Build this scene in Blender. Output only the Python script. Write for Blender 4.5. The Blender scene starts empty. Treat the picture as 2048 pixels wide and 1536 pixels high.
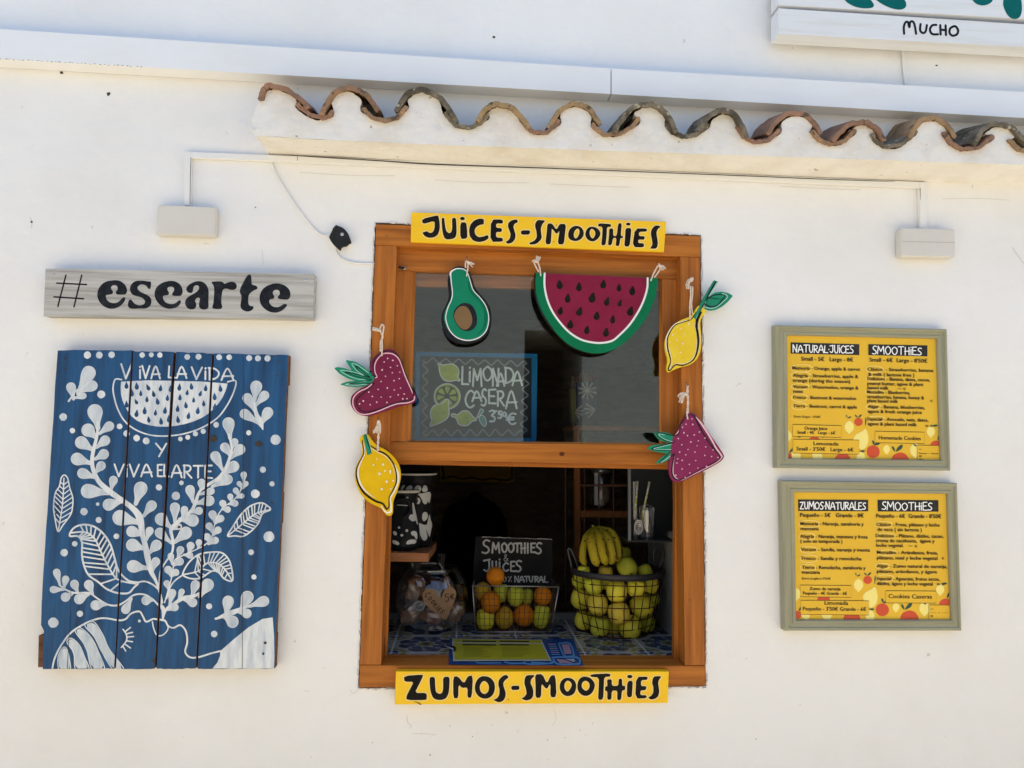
import bpy, bmesh, math, random
from mathutils import Vector, Matrix
from mathutils.geometry import tessellate_polygon
random.seed(7)
S = bpy.context.scene
COL = S.collection

# ---------------------------------------------------------------- camera, sky, sun, exposure
F_PX, CX, CY = 1440.0, 1024.0, 768.0
CAM = Vector((0.0, -2.15, 1.60))
PITCH, YAW, ROLL = math.radians(4.93), math.radians(3.94), math.radians(0.913)
fwd = Vector((math.sin(YAW)*math.cos(PITCH), math.cos(YAW)*math.cos(PITCH), math.sin(PITCH)))
r0 = Vector((math.cos(YAW), -math.sin(YAW), 0.0)); u0 = r0.cross(fwd)
rt = r0*math.cos(ROLL) + u0*math.sin(ROLL)
up = u0*math.cos(ROLL) - r0*math.sin(ROLL)
cd = bpy.data.cameras.new("camera"); cam = bpy.data.objects.new("camera", cd); COL.objects.link(cam)
cd.sensor_width = 36.0; cd.lens = F_PX/2048*36.0; cd.clip_start = 0.02; cd.clip_end = 400
m = Matrix.Identity(4)
for i in range(3):
    m[i][0] = rt[i]; m[i][1] = up[i]; m[i][2] = -fwd[i]; m[i][3] = CAM[i]
cam.matrix_world = m
S.camera = cam
SUN_EL, SUN_AZ = math.radians(73), math.radians(-22)      # sun behind the shop, a little to the left
w = bpy.data.worlds.new("World"); S.world = w; w.use_nodes = True
nt = w.node_tree; sky = nt.nodes.new("ShaderNodeTexSky"); sky.sky_type = 'NISHITA'
sky.sun_disc = False; sky.sun_elevation = SUN_EL; sky.sun_rotation = SUN_AZ
sky.air_density = 1.0; sky.dust_density = 0.8; sky.ozone_density = 1.0
bg = nt.nodes["Background"]; bg.inputs[1].default_value = 0.115
nt.links.new(sky.outputs[0], bg.inputs[0])
sd = bpy.data.lights.new("sun", 'SUN'); sd.energy = 4.3; sd.angle = math.radians(0.5); sd.color = (1.0, 0.95, 0.86)
sun = bpy.data.objects.new("sun", sd); COL.objects.link(sun)
sdir = Vector((math.sin(SUN_AZ)*math.cos(SUN_EL), math.cos(SUN_AZ)*math.cos(SUN_EL), math.sin(SUN_EL)))
sun.rotation_euler = sdir.to_track_quat('Z', 'Y').to_euler(); sun.location = (0, 6, 9)
S.view_settings.view_transform = 'Standard'; S.view_settings.look = 'None'
S.view_settings.gamma = 1.0; S.view_settings.exposure = 1.38
S.cycles.max_bounces = 10; S.cycles.diffuse_bounces = 6; S.cycles.transparent_max_bounces = 16
S.cycles.sample_clamp_indirect = 6.0

# ---------------------------------------------------------------- measured points of the photo to places in the scene
def ray(px, py):
    return fwd + rt*((px-CX)/F_PX) - up*((py-CY)/F_PX)
def P(px, py, d=0.0):            # on the plane a distance d in front of the wall face (negative = inside)
    r = ray(px, py); t = (-d-CAM.y)/r.y
    return CAM + r*t
def Pz(px, py, z):               # on the level plane z
    r = ray(px, py); t = (z-CAM.z)/r.z
    return CAM + r*t
def pxm(d=0.0):                  # metres per photo pixel on that plane
    return (2.15-d)/F_PX
def crop(x0, y0, s):
    return lambda pts: [(x0+p[0]/s, y0+p[1]/s) + tuple(p[2:]) for p in pts]

# ---------------------------------------------------------------- 2-D outlines
def chaikin(pts, n=1, q=0.25, closed=True):
    for _ in range(n):
        o = []; N = len(pts)
        for i in range(N if closed else N-1):
            a, b = pts[i], pts[(i+1) % N]
            o.append((a[0]+(b[0]-a[0])*q, a[1]+(b[1]-a[1])*q))
            o.append((b[0]+(a[0]-b[0])*q, b[1]+(a[1]-b[1])*q))
        if not closed: o = [pts[0]]+o[1:-1]+[pts[-1]]
        pts = o
    return pts
def catmull(pts, n=5, closed=False):
    if len(pts) < 3 and not closed: return list(pts)
    N = len(pts); o = []
    for i in range(N if closed else N-1):
        if closed: a, b, c, d = (pts[(i+k) % N] for k in (-1, 0, 1, 2))
        else:
            a, b, c, d = pts[max(i-1, 0)], pts[i], pts[i+1], pts[min(i+2, N-1)]
        for k in range(n):
            t = k/n
            o.append(tuple(0.5*((2*b[j])+(-a[j]+c[j])*t+(2*a[j]-5*b[j]+4*c[j]-d[j])*t*t+(-a[j]+3*b[j]-3*c[j]+d[j])*t**3) for j in range(len(b))))
    if not closed: o.append(tuple(pts[-1]))
    return o
def ell(cx, cy, rx, ry=None, n=20, wob=0.0, rot=0.0):
    ry = rx if ry is None else ry; o = []
    for i in range(n):
        a = 2*math.pi*i/n; k = 1+random.uniform(-wob, wob)
        x, y = rx*k*math.cos(a), ry*k*math.sin(a)
        o.append((cx+x*math.cos(rot)-y*math.sin(rot), cy+x*math.sin(rot)+y*math.cos(rot)))
    return o
def drop(bx, by, tx, ty, r, wb=0.25):       # a leaf: narrow at the base, round at the tip
    dx, dy = tx-bx, ty-by; L = math.hypot(dx, dy) or 1; ux, uy = dx/L, dy/L; nx, ny = -uy, ux
    o = []
    for s, hw in ((0, wb*r), (0.35*L, wb*r*1.3), (0.6*L, r*0.62), (0.85*L, r*0.95)):
        o.append((bx+ux*s+nx*hw, by+uy*s+ny*hw))
    for k in range(7):
        a = math.pi/2-math.pi*(k+0.5)/7
        o.append((tx+r*(ux*math.cos(a)+nx*math.sin(a)), ty+r*(uy*math.cos(a)+ny*math.sin(a))))
    for s, hw in ((0.85*L, r*0.95), (0.6*L, r*0.62), (0.35*L, wb*r*1.3), (0, wb*r)):
        o.append((bx+ux*s-nx*hw, by+uy*s-ny*hw))
    return o
def seed(x, y, hw, hh, lean=0.15):
    o = [(x+lean*hh*1.6, y-hh)]
    for k in range(9):
        a = -0.45+(math.pi+0.9)*k/8
        o.append((x+hw*math.cos(a), y+hh*0.35+hh*0.65*math.sin(a)))
    return o

# ---------------------------------------------------------------- mesh building
class MB:
    def __init__(s): s.v = []; s.f = []; s.m = []; s.sm = []; s.mats = []; s.k = 0
    def mi(s, mat):
        if mat not in s.mats: s.mats.append(mat)
        return s.mats.index(mat)
    def add(s, verts, faces, mat, smooth=False):
        b = len(s.v); s.v += [Vector(v) for v in verts]; i = s.mi(mat)
        for f in faces: s.f.append(tuple(b+k for k in f)); s.m.append(i); s.sm.append(smooth)
    # flat painted shapes ------------------------------------------------
    def flat(s, pts, d, mat, holes=(), layer=0, mapf=None):
        s.k += 1; dd = d+0.00035*layer+0.000009*(s.k % 30)
        mp = mapf or P
        loops = [list(pts)]+[list(h) for h in holes]
        vl = [[Vector((x, -y, 0)) for x, y in l] for l in loops]
        tris = tessellate_polygon(vl)
        allp = [p for l in loops for p in l]
        verts = [mp(p[0], p[1], dd) for p in allp]
        fs = []
        for t in tris:
            a, b, c = (verts[i] for i in t)
            n = (b-a).cross(c-a)
            fs.append(t if n.y < 0 or (abs(n.y) < 1e-12 and n.z > 0) else (t[0], t[2], t[1]))
        s.add(verts, fs, mat)
    def ribbon(s, pts, wd, d, mat, closed=False, layer=0, smooth=5, cap=True, mapf=None):
        n = len(pts)
        ws = wd if isinstance(wd, (list, tuple)) else [wd]*n
        q = [(p[0], p[1], ws[i]) for i, p in enumerate(pts)]
        if smooth: q = catmull(q, smooth, closed)
        N = len(q); Lp = []; Rp = []
        for i in range(N):
            a = q[(i-1) % N] if closed or i > 0 else q[i]; b = q[(i+1) % N] if closed or i < N-1 else q[i]
            dx, dy = b[0]-a[0], b[1]-a[1]; L = math.hypot(dx, dy) or 1; nx, ny = -dy/L, dx/L; h = q[i][2]/2
            Lp.append((q[i][0]+nx*h, q[i][1]+ny*h)); Rp.append((q[i][0]-nx*h, q[i][1]-ny*h))
        s.k += 1; dd = d+0.00035*layer+0.000009*(s.k % 30); mp = mapf or P
        verts = [mp(x, y, dd) for x, y in Lp]+[mp(x, y, dd) for x, y in Rp]
        fs = [(i, (i+1) % N, N+(i+1) % N, N+i) for i in range(N if closed else N-1)]
        if cap and not closed:
            for e, sg in ((0, -1), (N-1, 1)):
                o = q[e]; p2 = q[1] if e == 0 else q[N-2]
                dx, dy = (o[0]-p2[0]), (o[1]-p2[1]); L = math.hypot(dx, dy) or 1; ux, uy = dx/L, dy/L; nx, ny = -uy, ux; h = o[2]/2
                b = len(verts); K = 5
                verts += [mp(o[0]+h*(ux*math.sin(a)+nx*math.cos(a)), o[1]+h*(uy*math.sin(a)+ny*math.cos(a)), dd) for a in [math.pi*k/K for k in range(K+1)]]
                fs.append(tuple(range(b, b+K+1)))
        s.add(verts, fs, mat)
    # solid cut-out ------------------------------------------------------
    def extrude(s, pts, d0, d1, mat, side=None, holes=(), mapf=None):
        side = side or mat; mp = mapf or (lambda x, y, d: P(x, y, d))
        loops = [list(pts)]+[list(h) for h in holes]
        front = [[mp(x, y, d1) for x, y in l] for l in loops]
        s.extrude3(front, Vector((0, d1-d0, 0)), mat, side)
    def extrude3(s, loops, back, mat, side):
        vl = [[Vector((p.x, p.z, 0)) for p in l] for l in loops]
        tris = tessellate_polygon(vl); vs = [p for l in loops for p in l]; N = len(vs)
        fs = []
        for t in tris:
            a, b, c = (vs[i] for i in t); n = (b-a).cross(c-a)
            fs.append(t if n.y < 0 else (t[0], t[2], t[1]))
        verts = vs+[p+back for p in vs]
        s.add(verts, fs, mat); b0 = len(s.v)-2*N
        i = s.mi(side)
        s.f += [tuple(b0+N+k for k in reversed(f)) for f in fs]; s.m += [i]*len(fs); s.sm += [False]*len(fs)
        o = 0
        for li, l in enumerate(loops):
            n = len(l); ar = sum(l[k].x*l[(k+1) % n].z-l[(k+1) % n].x*l[k].z for k in range(n))
            for k in range(n):
                a, b = o+k, o+(k+1) % n
                q = (a, a+N, b+N, b) if (ar > 0) == (li == 0) else (a, b, b+N, a+N)
                s.f.append(tuple(b0+t for t in q)); s.m.append(i); s.sm.append(False)
            o += n
    def quad(s, a, b, c, d, mat): s.add([a, b, c, d], [(0, 1, 2, 3)], mat)
    def box(s, x0, x1, y0, y1, z0, z1, mat):
        v = [(x, y, z) for z in (z0, z1) for y in (y0, y1) for x in (x0, x1)]
        s.add(v, [(0, 2, 3, 1), (4, 5, 7, 6), (0, 1, 5, 4), (2, 6, 7, 3), (0, 4, 6, 2), (1, 3, 7, 5)], mat)
    def tube(s, pts, r, mat, n=6, smooth=True, caps=True):
        pts = [Vector(p) for p in pts]; N = len(pts); rs = r if isinstance(r, (list, tuple)) else [r]*N
        verts = []; ref = Vector((0.13, 0.9, 0.31)).normalized()
        for i, p in enumerate(pts):
            t = (pts[min(i+1, N-1)]-pts[max(i-1, 0)])
            t = t.normalized() if t.length > 1e-9 else Vector((0, 0, 1))
            a = t.cross(ref); a = a.normalized() if a.length > 1e-4 else t.orthogonal().normalized(); b = t.cross(a)
            verts += [p+(a*math.cos(2*math.pi*k/n)+b*math.sin(2*math.pi*k/n))*rs[i] for k in range(n)]
        fs = [(i*n+k, i*n+(k+1) % n, (i+1)*n+(k+1) % n, (i+1)*n+k) for i in range(N-1) for k in range(n)]
        if caps: fs += [tuple(range(n-1, -1, -1)), tuple((N-1)*n+k for k in range(n))]
        s.add(verts, fs, mat, smooth)
    def lathe(s, c, prof, mat, n=32, smooth=True, close_ends=True):     # prof: (radius, height)
        c = Vector(c); verts = []
        for r, h in prof: verts += [c+Vector((r*math.cos(2*math.pi*k/n), r*math.sin(2*math.pi*k/n), h)) for k in range(n)]
        N = len(prof)
        fs = [(i*n+k, i*n+(k+1) % n, (i+1)*n+(k+1) % n, (i+1)*n+k) for i in range(N-1) for k in range(n)]
        if close_ends: fs += [tuple(range(n-1, -1, -1)), tuple((N-1)*n+k for k in range(n))]
        s.add(verts, fs, mat, smooth)
    def ball(s, c, rx, ry, rz, mat, n=16, m=10, wob=0.0):
        c = Vector(c); verts = []; fs = []
        for i in range(m+1):
            th = math.pi*i/m
            for k in range(n):
                a = 2*math.pi*k/n; q = 1+random.uniform(-wob, wob)
                verts.append(c+Vector((rx*math.sin(th)*math.cos(a), ry*math.sin(th)*math.sin(a), rz*math.cos(th)))*q)
        for i in range(m):
            for k in range(n): fs.append((i*n+k, (i+1)*n+k, (i+1)*n+(k+1) % n, i*n+(k+1) % n))
        s.add(verts, fs, mat, True)

ORG = {}
def _mesh(name, mb, origin):
    me = bpy.data.meshes.new(name)
    me.from_pydata([v-origin for v in mb.v], [], mb.f)
    for mt in mb.mats: me.materials.append(mt)
    me.polygons.foreach_set("material_index", mb.m); me.polygons.foreach_set("use_smooth", mb.sm)
    me.update(); return me
def bevel(o, wd=0.002, seg=2):
    b = o.modifiers.new("bevel", 'BEVEL'); b.width = wd; b.segments = seg; b.limit_method = 'ANGLE'; b.angle_limit = math.radians(35)
def tag(o, label=None, cat=None, group=None, kind=None):
    if label: o["label"] = label
    if cat: o["category"] = cat
    if group: o["group"] = group
    if kind: o["kind"] = kind
    return o
def thing(name, label, cat, loc, group=None, kind=None):
    o = bpy.data.objects.new(name, None); o.empty_display_size = 0.05; COL.objects.link(o); o.location = loc
    ORG[o.name] = Vector(loc); return tag(o, label, cat, group, kind)
def part(name, mb, parent, label=None, bv=0.0):
    org = ORG[parent.name]
    o = bpy.data.objects.new(name, _mesh(name, mb, org)); COL.objects.link(o); o.parent = parent
    ORG[o.name] = org
    if label: o["label"] = label
    if bv: bevel(o, bv)
    return o
def single(name, mb, label, cat, group=None, kind=None, bv=0.0):
    xs = [v.x for v in mb.v]; ys = [v.y for v in mb.v]; zs = [v.z for v in mb.v]
    org = Vector(((min(xs)+max(xs))/2, (min(ys)+max(ys))/2, min(zs)))
    o = bpy.data.objects.new(name, _mesh(name, mb, org)); COL.objects.link(o); o.location = org; ORG[o.name] = org
    if bv: bevel(o, bv)
    return tag(o, label, cat, group, kind)

# ---------------------------------------------------------------- materials
def mat(name, col, rough=0.6, col2=None, scale=(4, 4, 4), detail=4.0, lo=0.35, hi=0.65, bump=0.0, bscale=60.0, spec=0.05,
        metal=0.0, spots=None, spot_scale=40, spot_lo=0.72, bstretch=None, dist=0.02, rnd=0.0):
    mt = bpy.data.materials.new(name); mt.use_nodes = True; t = mt.node_tree; N = t.nodes; L = t.links
    b = N["Principled BSDF"]; b.inputs["Roughness"].default_value = rough; b.inputs["Metallic"].default_value = metal
    b.inputs["Specular IOR Level"].default_value = spec
    b.inputs["Base Color"].default_value = (*col, 1)
    tc = N.new("ShaderNodeTexCoord"); out = None
    if col2 or spots or bump: 
        mp = N.new("ShaderNodeMapping"); mp.inputs["Scale"].default_value = scale; L.new(tc.outputs["Object"], mp.inputs[0])
        oi = N.new("ShaderNodeObjectInfo"); L.new(oi.outputs["Random"], mp.inputs["Location"])
    if col2:
        no = N.new("ShaderNodeTexNoise"); no.inputs["Detail"].default_value = detail; no.inputs["Scale"].default_value = 1.0
        no.inputs["Roughness"].default_value = 0.6
        L.new(mp.outputs[0], no.inputs["Vector"])
        rm = N.new("ShaderNodeMapRange"); rm.inputs["From Min"].default_value = lo; rm.inputs["From Max"].default_value = hi
        L.new(no.outputs[0], rm.inputs[0])
        mx = N.new("ShaderNodeMix"); mx.data_type = 'RGBA'; L.new(rm.outputs[0], mx.inputs[0])
        mx.inputs[6].default_value = (*col, 1); mx.inputs[7].default_value = (*col2, 1); out = mx.outputs[2]
    if spots:
        n2 = N.new("ShaderNodeTexNoise"); n2.inputs["Scale"].default_value = spot_scale; n2.inputs["Detail"].default_value = 3
        L.new(tc.outputs["Object"], n2.inputs["Vector"])
        r2 = N.new("ShaderNodeMapRange"); r2.inputs["From Min"].default_value = spot_lo; r2.inputs["From Max"].default_value = spot_lo+0.05
        L.new(n2.outputs[0], r2.inputs[0])
        m2 = N.new("ShaderNodeMix"); m2.data_type = 'RGBA'; L.new(r2.outputs[0], m2.inputs[0])
        if out: L.new(out, m2.inputs[6])
        else: m2.inputs[6].default_value = (*col, 1)
        m2.inputs[7].default_value = (*spots, 1); out = m2.outputs[2]
    if rnd and out:
        oi2 = N.new("ShaderNodeObjectInfo"); hs = N.new("ShaderNodeHueSaturation")
        mr = N.new("ShaderNodeMapRange"); mr.inputs["To Min"].default_value = 0.5-rnd; mr.inputs["To Max"].default_value = 0.5+rnd
        L.new(oi2.outputs["Random"], mr.inputs[0]); L.new(mr.outputs[0], hs.inputs["Hue"]); L.new(out, hs.inputs["Color"]); out = hs.outputs[0]
    if out: L.new(out, b.inputs["Base Color"])
    if bump:
        nb = N.new("ShaderNodeTexNoise"); nb.inputs["Scale"].default_value = bscale; nb.inputs["Detail"].default_value = 5
        if bstretch:
            m3 = N.new("ShaderNodeMapping"); m3.inputs["Scale"].default_value = bstretch; L.new(tc.outputs["Object"], m3.inputs[0]); L.new(m3.outputs[0], nb.inputs["Vector"])
        else: L.new(tc.outputs["Object"], nb.inputs["Vector"])
        bp = N.new("ShaderNodeBump"); bp.inputs["Strength"].default_value = bump; bp.inputs["Distance"].default_value = dist
        L.new(nb.outputs[0], bp.inputs["Height"]); L.new(bp.outputs[0], b.inputs["Normal"])
    return mt
def glassy(name, refl=1.0, tint=(1, 1, 1), ior=1.5, rough=0.0, base=0.0, gcol=(1, 1, 1)):
    mt = bpy.data.materials.new(name); mt.use_nodes = True; t = mt.node_tree; N = t.nodes; L = t.links
    N.remove(N["Principled BSDF"])
    tr = N.new("ShaderNodeBsdfTransparent"); tr.inputs[0].default_value = (*tint, 1)
    gl = N.new("ShaderNodeBsdfGlossy"); gl.inputs["Roughness"].default_value = rough
    fr = N.new("ShaderNodeFresnel"); ge = N.new("ShaderNodeNewGeometry")      # thin sheet: the same reflection from both faces
    bi = N.new("ShaderNodeMath"); bi.operation = 'MULTIPLY_ADD'; bi.inputs[1].default_value = 1/ior-ior; bi.inputs[2].default_value = ior
    L.new(ge.outputs["Backfacing"], bi.inputs[0]); L.new(bi.outputs[0], fr.inputs[0]); gl.inputs[0].default_value = (*gcol, 1)
    mu = N.new("ShaderNodeMath"); mu.operation = 'MULTIPLY_ADD'; mu.inputs[1].default_value = refl; mu.inputs[2].default_value = base; mu.use_clamp = True
    L.new(fr.outputs[0], mu.inputs[0])
    mx = N.new("ShaderNodeMixShader"); L.new(mu.outputs[0], mx.inputs[0]); L.new(tr.outputs[0], mx.inputs[1]); L.new(gl.outputs[0], mx.inputs[2])
    L.new(mx.outputs[0], N["Material Output"].inputs[0])
    return mt
M = {}
M['wall'] = mat("white_plaster", (0.82, 0.805, 0.785), 0.85, (0.77, 0.75, 0.72), (2.2, 2.2, 2.2), 6, 0.42, 0.72, 0.34, 19, 0.3, spots=(0.6, 0.57, 0.52), spot_scale=34, spot_lo=0.745, dist=0.012)
M['cornice'] = mat("old_plaster", (0.78, 0.75, 0.70), 0.9, (0.68, 0.62, 0.54), (9, 9, 9), 6, 0.45, 0.75, 0.5, 30, 0.3, spots=(0.45, 0.38, 0.30), spot_scale=42, spot_lo=0.70, dist=0.012)
M['lip'] = mat("plaster_lip", (0.80, 0.78, 0.75), 0.9, (0.62, 0.58, 0.52), (25, 25, 25), 5, 0.45, 0.7, 0.6, 90, 0.3, dist=0.006)
M['gutter'] = mat("painted_metal", (0.80, 0.80, 0.80), 0.45, (0.76, 0.755, 0.74), (3, 3, 8), 5, 0.45, 0.75, 0.05, 8, 0.4, spots=(0.6, 0.55, 0.48), spot_scale=30, spot_lo=0.76)
M['crack'] = mat("dark_crack", (0.06, 0.05, 0.04), 0.95)
M['woodv'] = mat("orange_pine_upright", (0.45, 0.150, 0.024), 0.42, (0.22, 0.062, 0.010), (60, 60, 2.6), 6, 0.38, 0.72, 0.12, 1.0, 0.18, spots=None, bstretch=(220, 220, 6), dist=0.002)
M['woodh'] = mat("orange_pine_level", (0.46, 0.156, 0.023), 0.42, (0.23, 0.066, 0.010), (2.6, 60, 60), 6, 0.38, 0.72, 0.12, 1.0, 0.18, bstretch=(6, 220, 220), dist=0.002)
M['yellow'] = mat("yellow_sign_paint", (0.90, 0.545, 0.004), 0.5, (0.87, 0.49, 0.004), (6, 6, 12), 4, 0.4, 0.7, 0.05, 50, 0.4)
M['pale'] = mat("pale_brush_line", (0.88, 0.66, 0.26), 0.6)
M['black'] = mat("black_sign_paint", (0.010, 0.009, 0.008), 0.6, (0.018, 0.015, 0.012), (30, 30, 30))
M['ink'] = mat("dark_blue_black_paint", (0.014, 0.016, 0.02), 0.5, (0.03, 0.033, 0.04), (40, 40, 40), 5, 0.45, 0.7)
M['grey_wood'] = mat("weathered_grey_wood", (0.50, 0.485, 0.455), 0.85, (0.25, 0.235, 0.21), (3.0, 80, 80), 8, 0.40, 0.72, 0.35, 1.0, 0.3, bstretch=(7, 200, 200), dist=0.004)
M['blue'] = mat("worn_blue_paint", (0.010, 0.084, 0.215), 0.62, (0.004, 0.030, 0.085), (38, 38, 3.0), 8, 0.36, 0.70, 0.25, 1.0, 0.35, spots=(0.03, 0.03, 0.035), spot_scale=55, spot_lo=0.73, bstretch=(200, 200, 6), dist=0.003)
M['white_art'] = mat("thin_white_paint", (0.70, 0.72, 0.73), 0.65, (0.30, 0.37, 0.46), (42, 42, 8), 8, 0.44, 0.82)
M['art_fill'] = mat("thin_white_wash", (0.60, 0.64, 0.67), 0.7, (0.26, 0.33, 0.42), (40, 40, 12), 8, 0.42, 0.86)
M['raw_wood'] = mat("raw_brown_wood", (0.20, 0.10, 0.055), 0.85, (0.10, 0.05, 0.03), (5, 60, 60), 5)
M['avo_green'] = mat("avocado_green_paint", (0.010, 0.215, 0.115), 0.5, (0.010, 0.19, 0.10), (15, 15, 15))
M['avo_dark'] = mat("deep_green_paint", (0.006, 0.14, 0.07), 0.5)
M['pit'] = mat("pit_brown_paint", (0.21, 0.13, 0.062), 0.6, (0.19, 0.115, 0.055), (20, 20, 20))
M['rind'] = mat("rind_green_paint", (0.006, 0.17, 0.068), 0.5, (0.005, 0.14, 0.055), (12, 12, 12))
M['flesh'] = mat("melon_red_paint", (0.235, 0.018, 0.052), 0.5, (0.20, 0.015, 0.042), (14, 14, 14))
M['berry'] = mat("berry_paint", (0.19, 0.022, 0.060), 0.5, (0.165, 0.019, 0.054), (16, 16, 16))
M['berry2'] = mat("berry_paint_light", (0.24, 0.030, 0.095), 0.5, (0.21, 0.026, 0.084), (16, 16, 16))
M['leaf'] = mat("leaf_green_paint", (0.022, 0.25, 0.145), 0.5, (0.018, 0.215, 0.12), (20, 20, 20))
M['mint'] = mat("mint_line_paint", (0.36, 0.66, 0.56), 0.6)
M['pink'] = mat("pink_line_paint", (0.76, 0.46, 0.52), 0.6)
M['cream'] = mat("cream_line_paint", (0.82, 0.74, 0.58), 0.6)
M['white'] = mat("white_line_paint", (0.76, 0.76, 0.75), 0.6)
M['lemon'] = mat("lemon_paint", (0.74, 0.47, 0.010), 0.5, (0.66, 0.38, 0.008), (12, 12, 12))
M['lemon2'] = mat("lemon_paint_light", (0.80, 0.58, 0.045), 0.5, (0.74, 0.50, 0.03), (12, 12, 12))
M['rope'] = mat("cotton_rope", (0.78, 0.67, 0.56), 0.95, (0.64, 0.52, 0.42), (200, 200, 200), bump=0.4, bscale=600, dist=0.002)
M['hook'] = mat("steel_hook", (0.35, 0.33, 0.3), 0.35, metal=0.9)
M['sage'] = mat("sage_frame_paint", (0.33, 0.315, 0.205), 0.55, (0.245, 0.235, 0.15), (3.5, 60, 60), 6, 0.40, 0.75, 0.15, 1.0, 0.4, bstretch=(8, 160, 160), dist=0.002)
M['paper'] = mat("yellow_menu_paper", (0.84, 0.52, 0.035), 0.5, (0.81, 0.48, 0.03), (4, 4, 4))
M['menu_ink'] = mat("menu_ink", (0.028, 0.015, 0.008), 0.8)
mat_line = mat("faint_print", (0.20, 0.17, 0.02), 0.6)
M['header'] = mat("header_black", (0.022, 0.021, 0.022), 0.6)
M['menu_white'] = mat("menu_white", (0.95, 0.94, 0.92), 0.6)
M['menu_pale'] = mat("menu_pale_yellow", (0.95, 0.80, 0.24), 0.6)
M['menu_red'] = mat("menu_red", (0.66, 0.085, 0.03), 0.6)
M['menu_green'] = mat("menu_green", (0.03, 0.085, 0.05), 0.6)
M['plastic'] = mat("ivory_plastic", (0.66, 0.63, 0.58), 0.4, (0.62, 0.585, 0.53), (5, 5, 5))
M['white_plastic'] = mat("white_plastic", (0.77, 0.76, 0.74), 0.45)
M['dark_metal'] = mat("black_metal", (0.02, 0.022, 0.024), 0.45, (0.03, 0.03, 0.03), (40, 40, 40))
M['screw'] = mat("zinc_screw", (0.5, 0.52, 0.52), 0.35, metal=0.7)
M['teal'] = mat("teal_paint", (0.004, 0.125, 0.12), 0.55, (0.004, 0.11, 0.105), (12, 12, 12))
M['board_white'] = mat("white_painted_board", (0.73, 0.73, 0.73), 0.6, (0.62, 0.60, 0.56), (3, 40, 40), 6, 0.5, 0.8, 0.15, 1.0, 0.35, bstretch=(6, 120, 120), dist=0.003)
M['tile_a'] = mat("clay_tile_buff", (0.38, 0.235, 0.125), 0.9, (0.17, 0.11, 0.065), (14, 14, 14), 7, 0.38, 0.68, 0.6, 70, 0.2, spots=(0.10, 0.075, 0.05), spot_scale=38, spot_lo=0.60, dist=0.006, rnd=0.012)
M['tile_b'] = mat("clay_tile_red", (0.34, 0.185, 0.115), 0.9, (0.18, 0.11, 0.075), (14, 14, 14), 7, 0.38, 0.68, 0.6, 70, 0.2, spots=(0.12, 0.08, 0.06), spot_scale=38, spot_lo=0.62, dist=0.006)
M['tile_c'] = mat("clay_tile_mossy", (0.26, 0.215, 0.15), 0.95, (0.085, 0.07, 0.05), (16, 16, 16), 7, 0.36, 0.62, 0.8, 80, 0.2, spots=(0.42, 0.37, 0.26), spot_scale=48, spot_lo=0.62, dist=0.008)
M['glass'] = glassy("window_glass", 2.6, (0.90, 0.94, 0.935), gcol=(0.90, 1.0, 0.98))
M['picture_glass'] = glassy("picture_glass", 0.6, (0.99, 0.99, 0.99))
M['bowl_glass'] = glassy("bowl_glass", 2.2, (0.96, 0.965, 0.97))
M['film'] = glassy("clear_film", 3.0, (0.95, 0.95, 0.95), 1.5, 0.12)
M['film2'] = glassy("crinkled_film", 3.0, (0.93, 0.93, 0.93), 1.5, 0.18, 0.03)
# ================================================================ ground, street
mb = MB(); g_m = mat("sunlit_paving", (0.585, 0.515, 0.385), 0.9, (0.515, 0.455, 0.335), (1.5, 1.5, 1.5), 5, bump=0.3, bscale=20)
mb.box(-60, 60, -60, 60, -0.3, 0.0, g_m)
single("ground", mb, None, None, kind="structure")
# the house over the street, seen mirrored in the window pane
mb = MB(); opp = mat("ochre_render", (0.37, 0.37, 0.355), 0.9, (0.31, 0.31, 0.30), (0.8, 0.8, 0.8), 5)
oppd = mat("shaded_doorway", (0.02, 0.02, 0.02), 0.8)
YO = -3.9
for x0, x1, z0, z1 in ((-14, 0.525, 0, 3.4), (1.03, 14, 0, 3.4), (0.525, 1.03, 2.6, 3.4)):
    mb.box(x0, x1, YO-4, YO, z0, z1, opp)
hb = thing("street_house", "plain rendered house across the street, mirrored in the window pane", "house", (0, YO-2, 0))
part("wall", mb, hb)
mb = MB(); mb.box(0.525, 1.03, YO-1.5, YO-1.2, 0, 2.6, oppd); part("doorway", mb, hb)

# ================================================================ the shop
shop = thing("shop_building", "white plastered shop with a tiled eave and a wooden serving window", "shop", (0, 0.6, 0))
FR = [(752, 448), (1400, 472), (1411, 1371.5), (718, 1375)]            # window frame outline
FI = [(794, 491), (1360, 513), (1370, 1331), (762, 1330)]              # its clear opening
DF = 0.010
def jit_edge(a, b, n, amp):
    o = []
    for k in range(n):
        t = k/n; o.append((a[0]+(b[0]-a[0])*t+random.uniform(-amp, amp), a[1]+(b[1]-a[1])*t+random.uniform(-amp, amp)))
    return o
cxm, cym = 1070, 910
HO = [(x+(-1.2 if x < cxm else 1.2), y+(-2.6 if y < cym else 0.9)) for x, y in FR]
hole = []
for k in range(4): hole += jit_edge(HO[k], HO[(k+1) % 4], 46, 0.8)
big = [Vector((-6, 0, 3.3)), Vector((6, 0, 3.3)), Vector((6, 0, 0)), Vector((-6, 0, 0))]
hole3 = [P(x, y, 0) for x, y in hole]
mb = MB(); mb.extrude3([big, hole3], Vector((0, 0.30, 0)), M['wall'], M['wall'])
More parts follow.
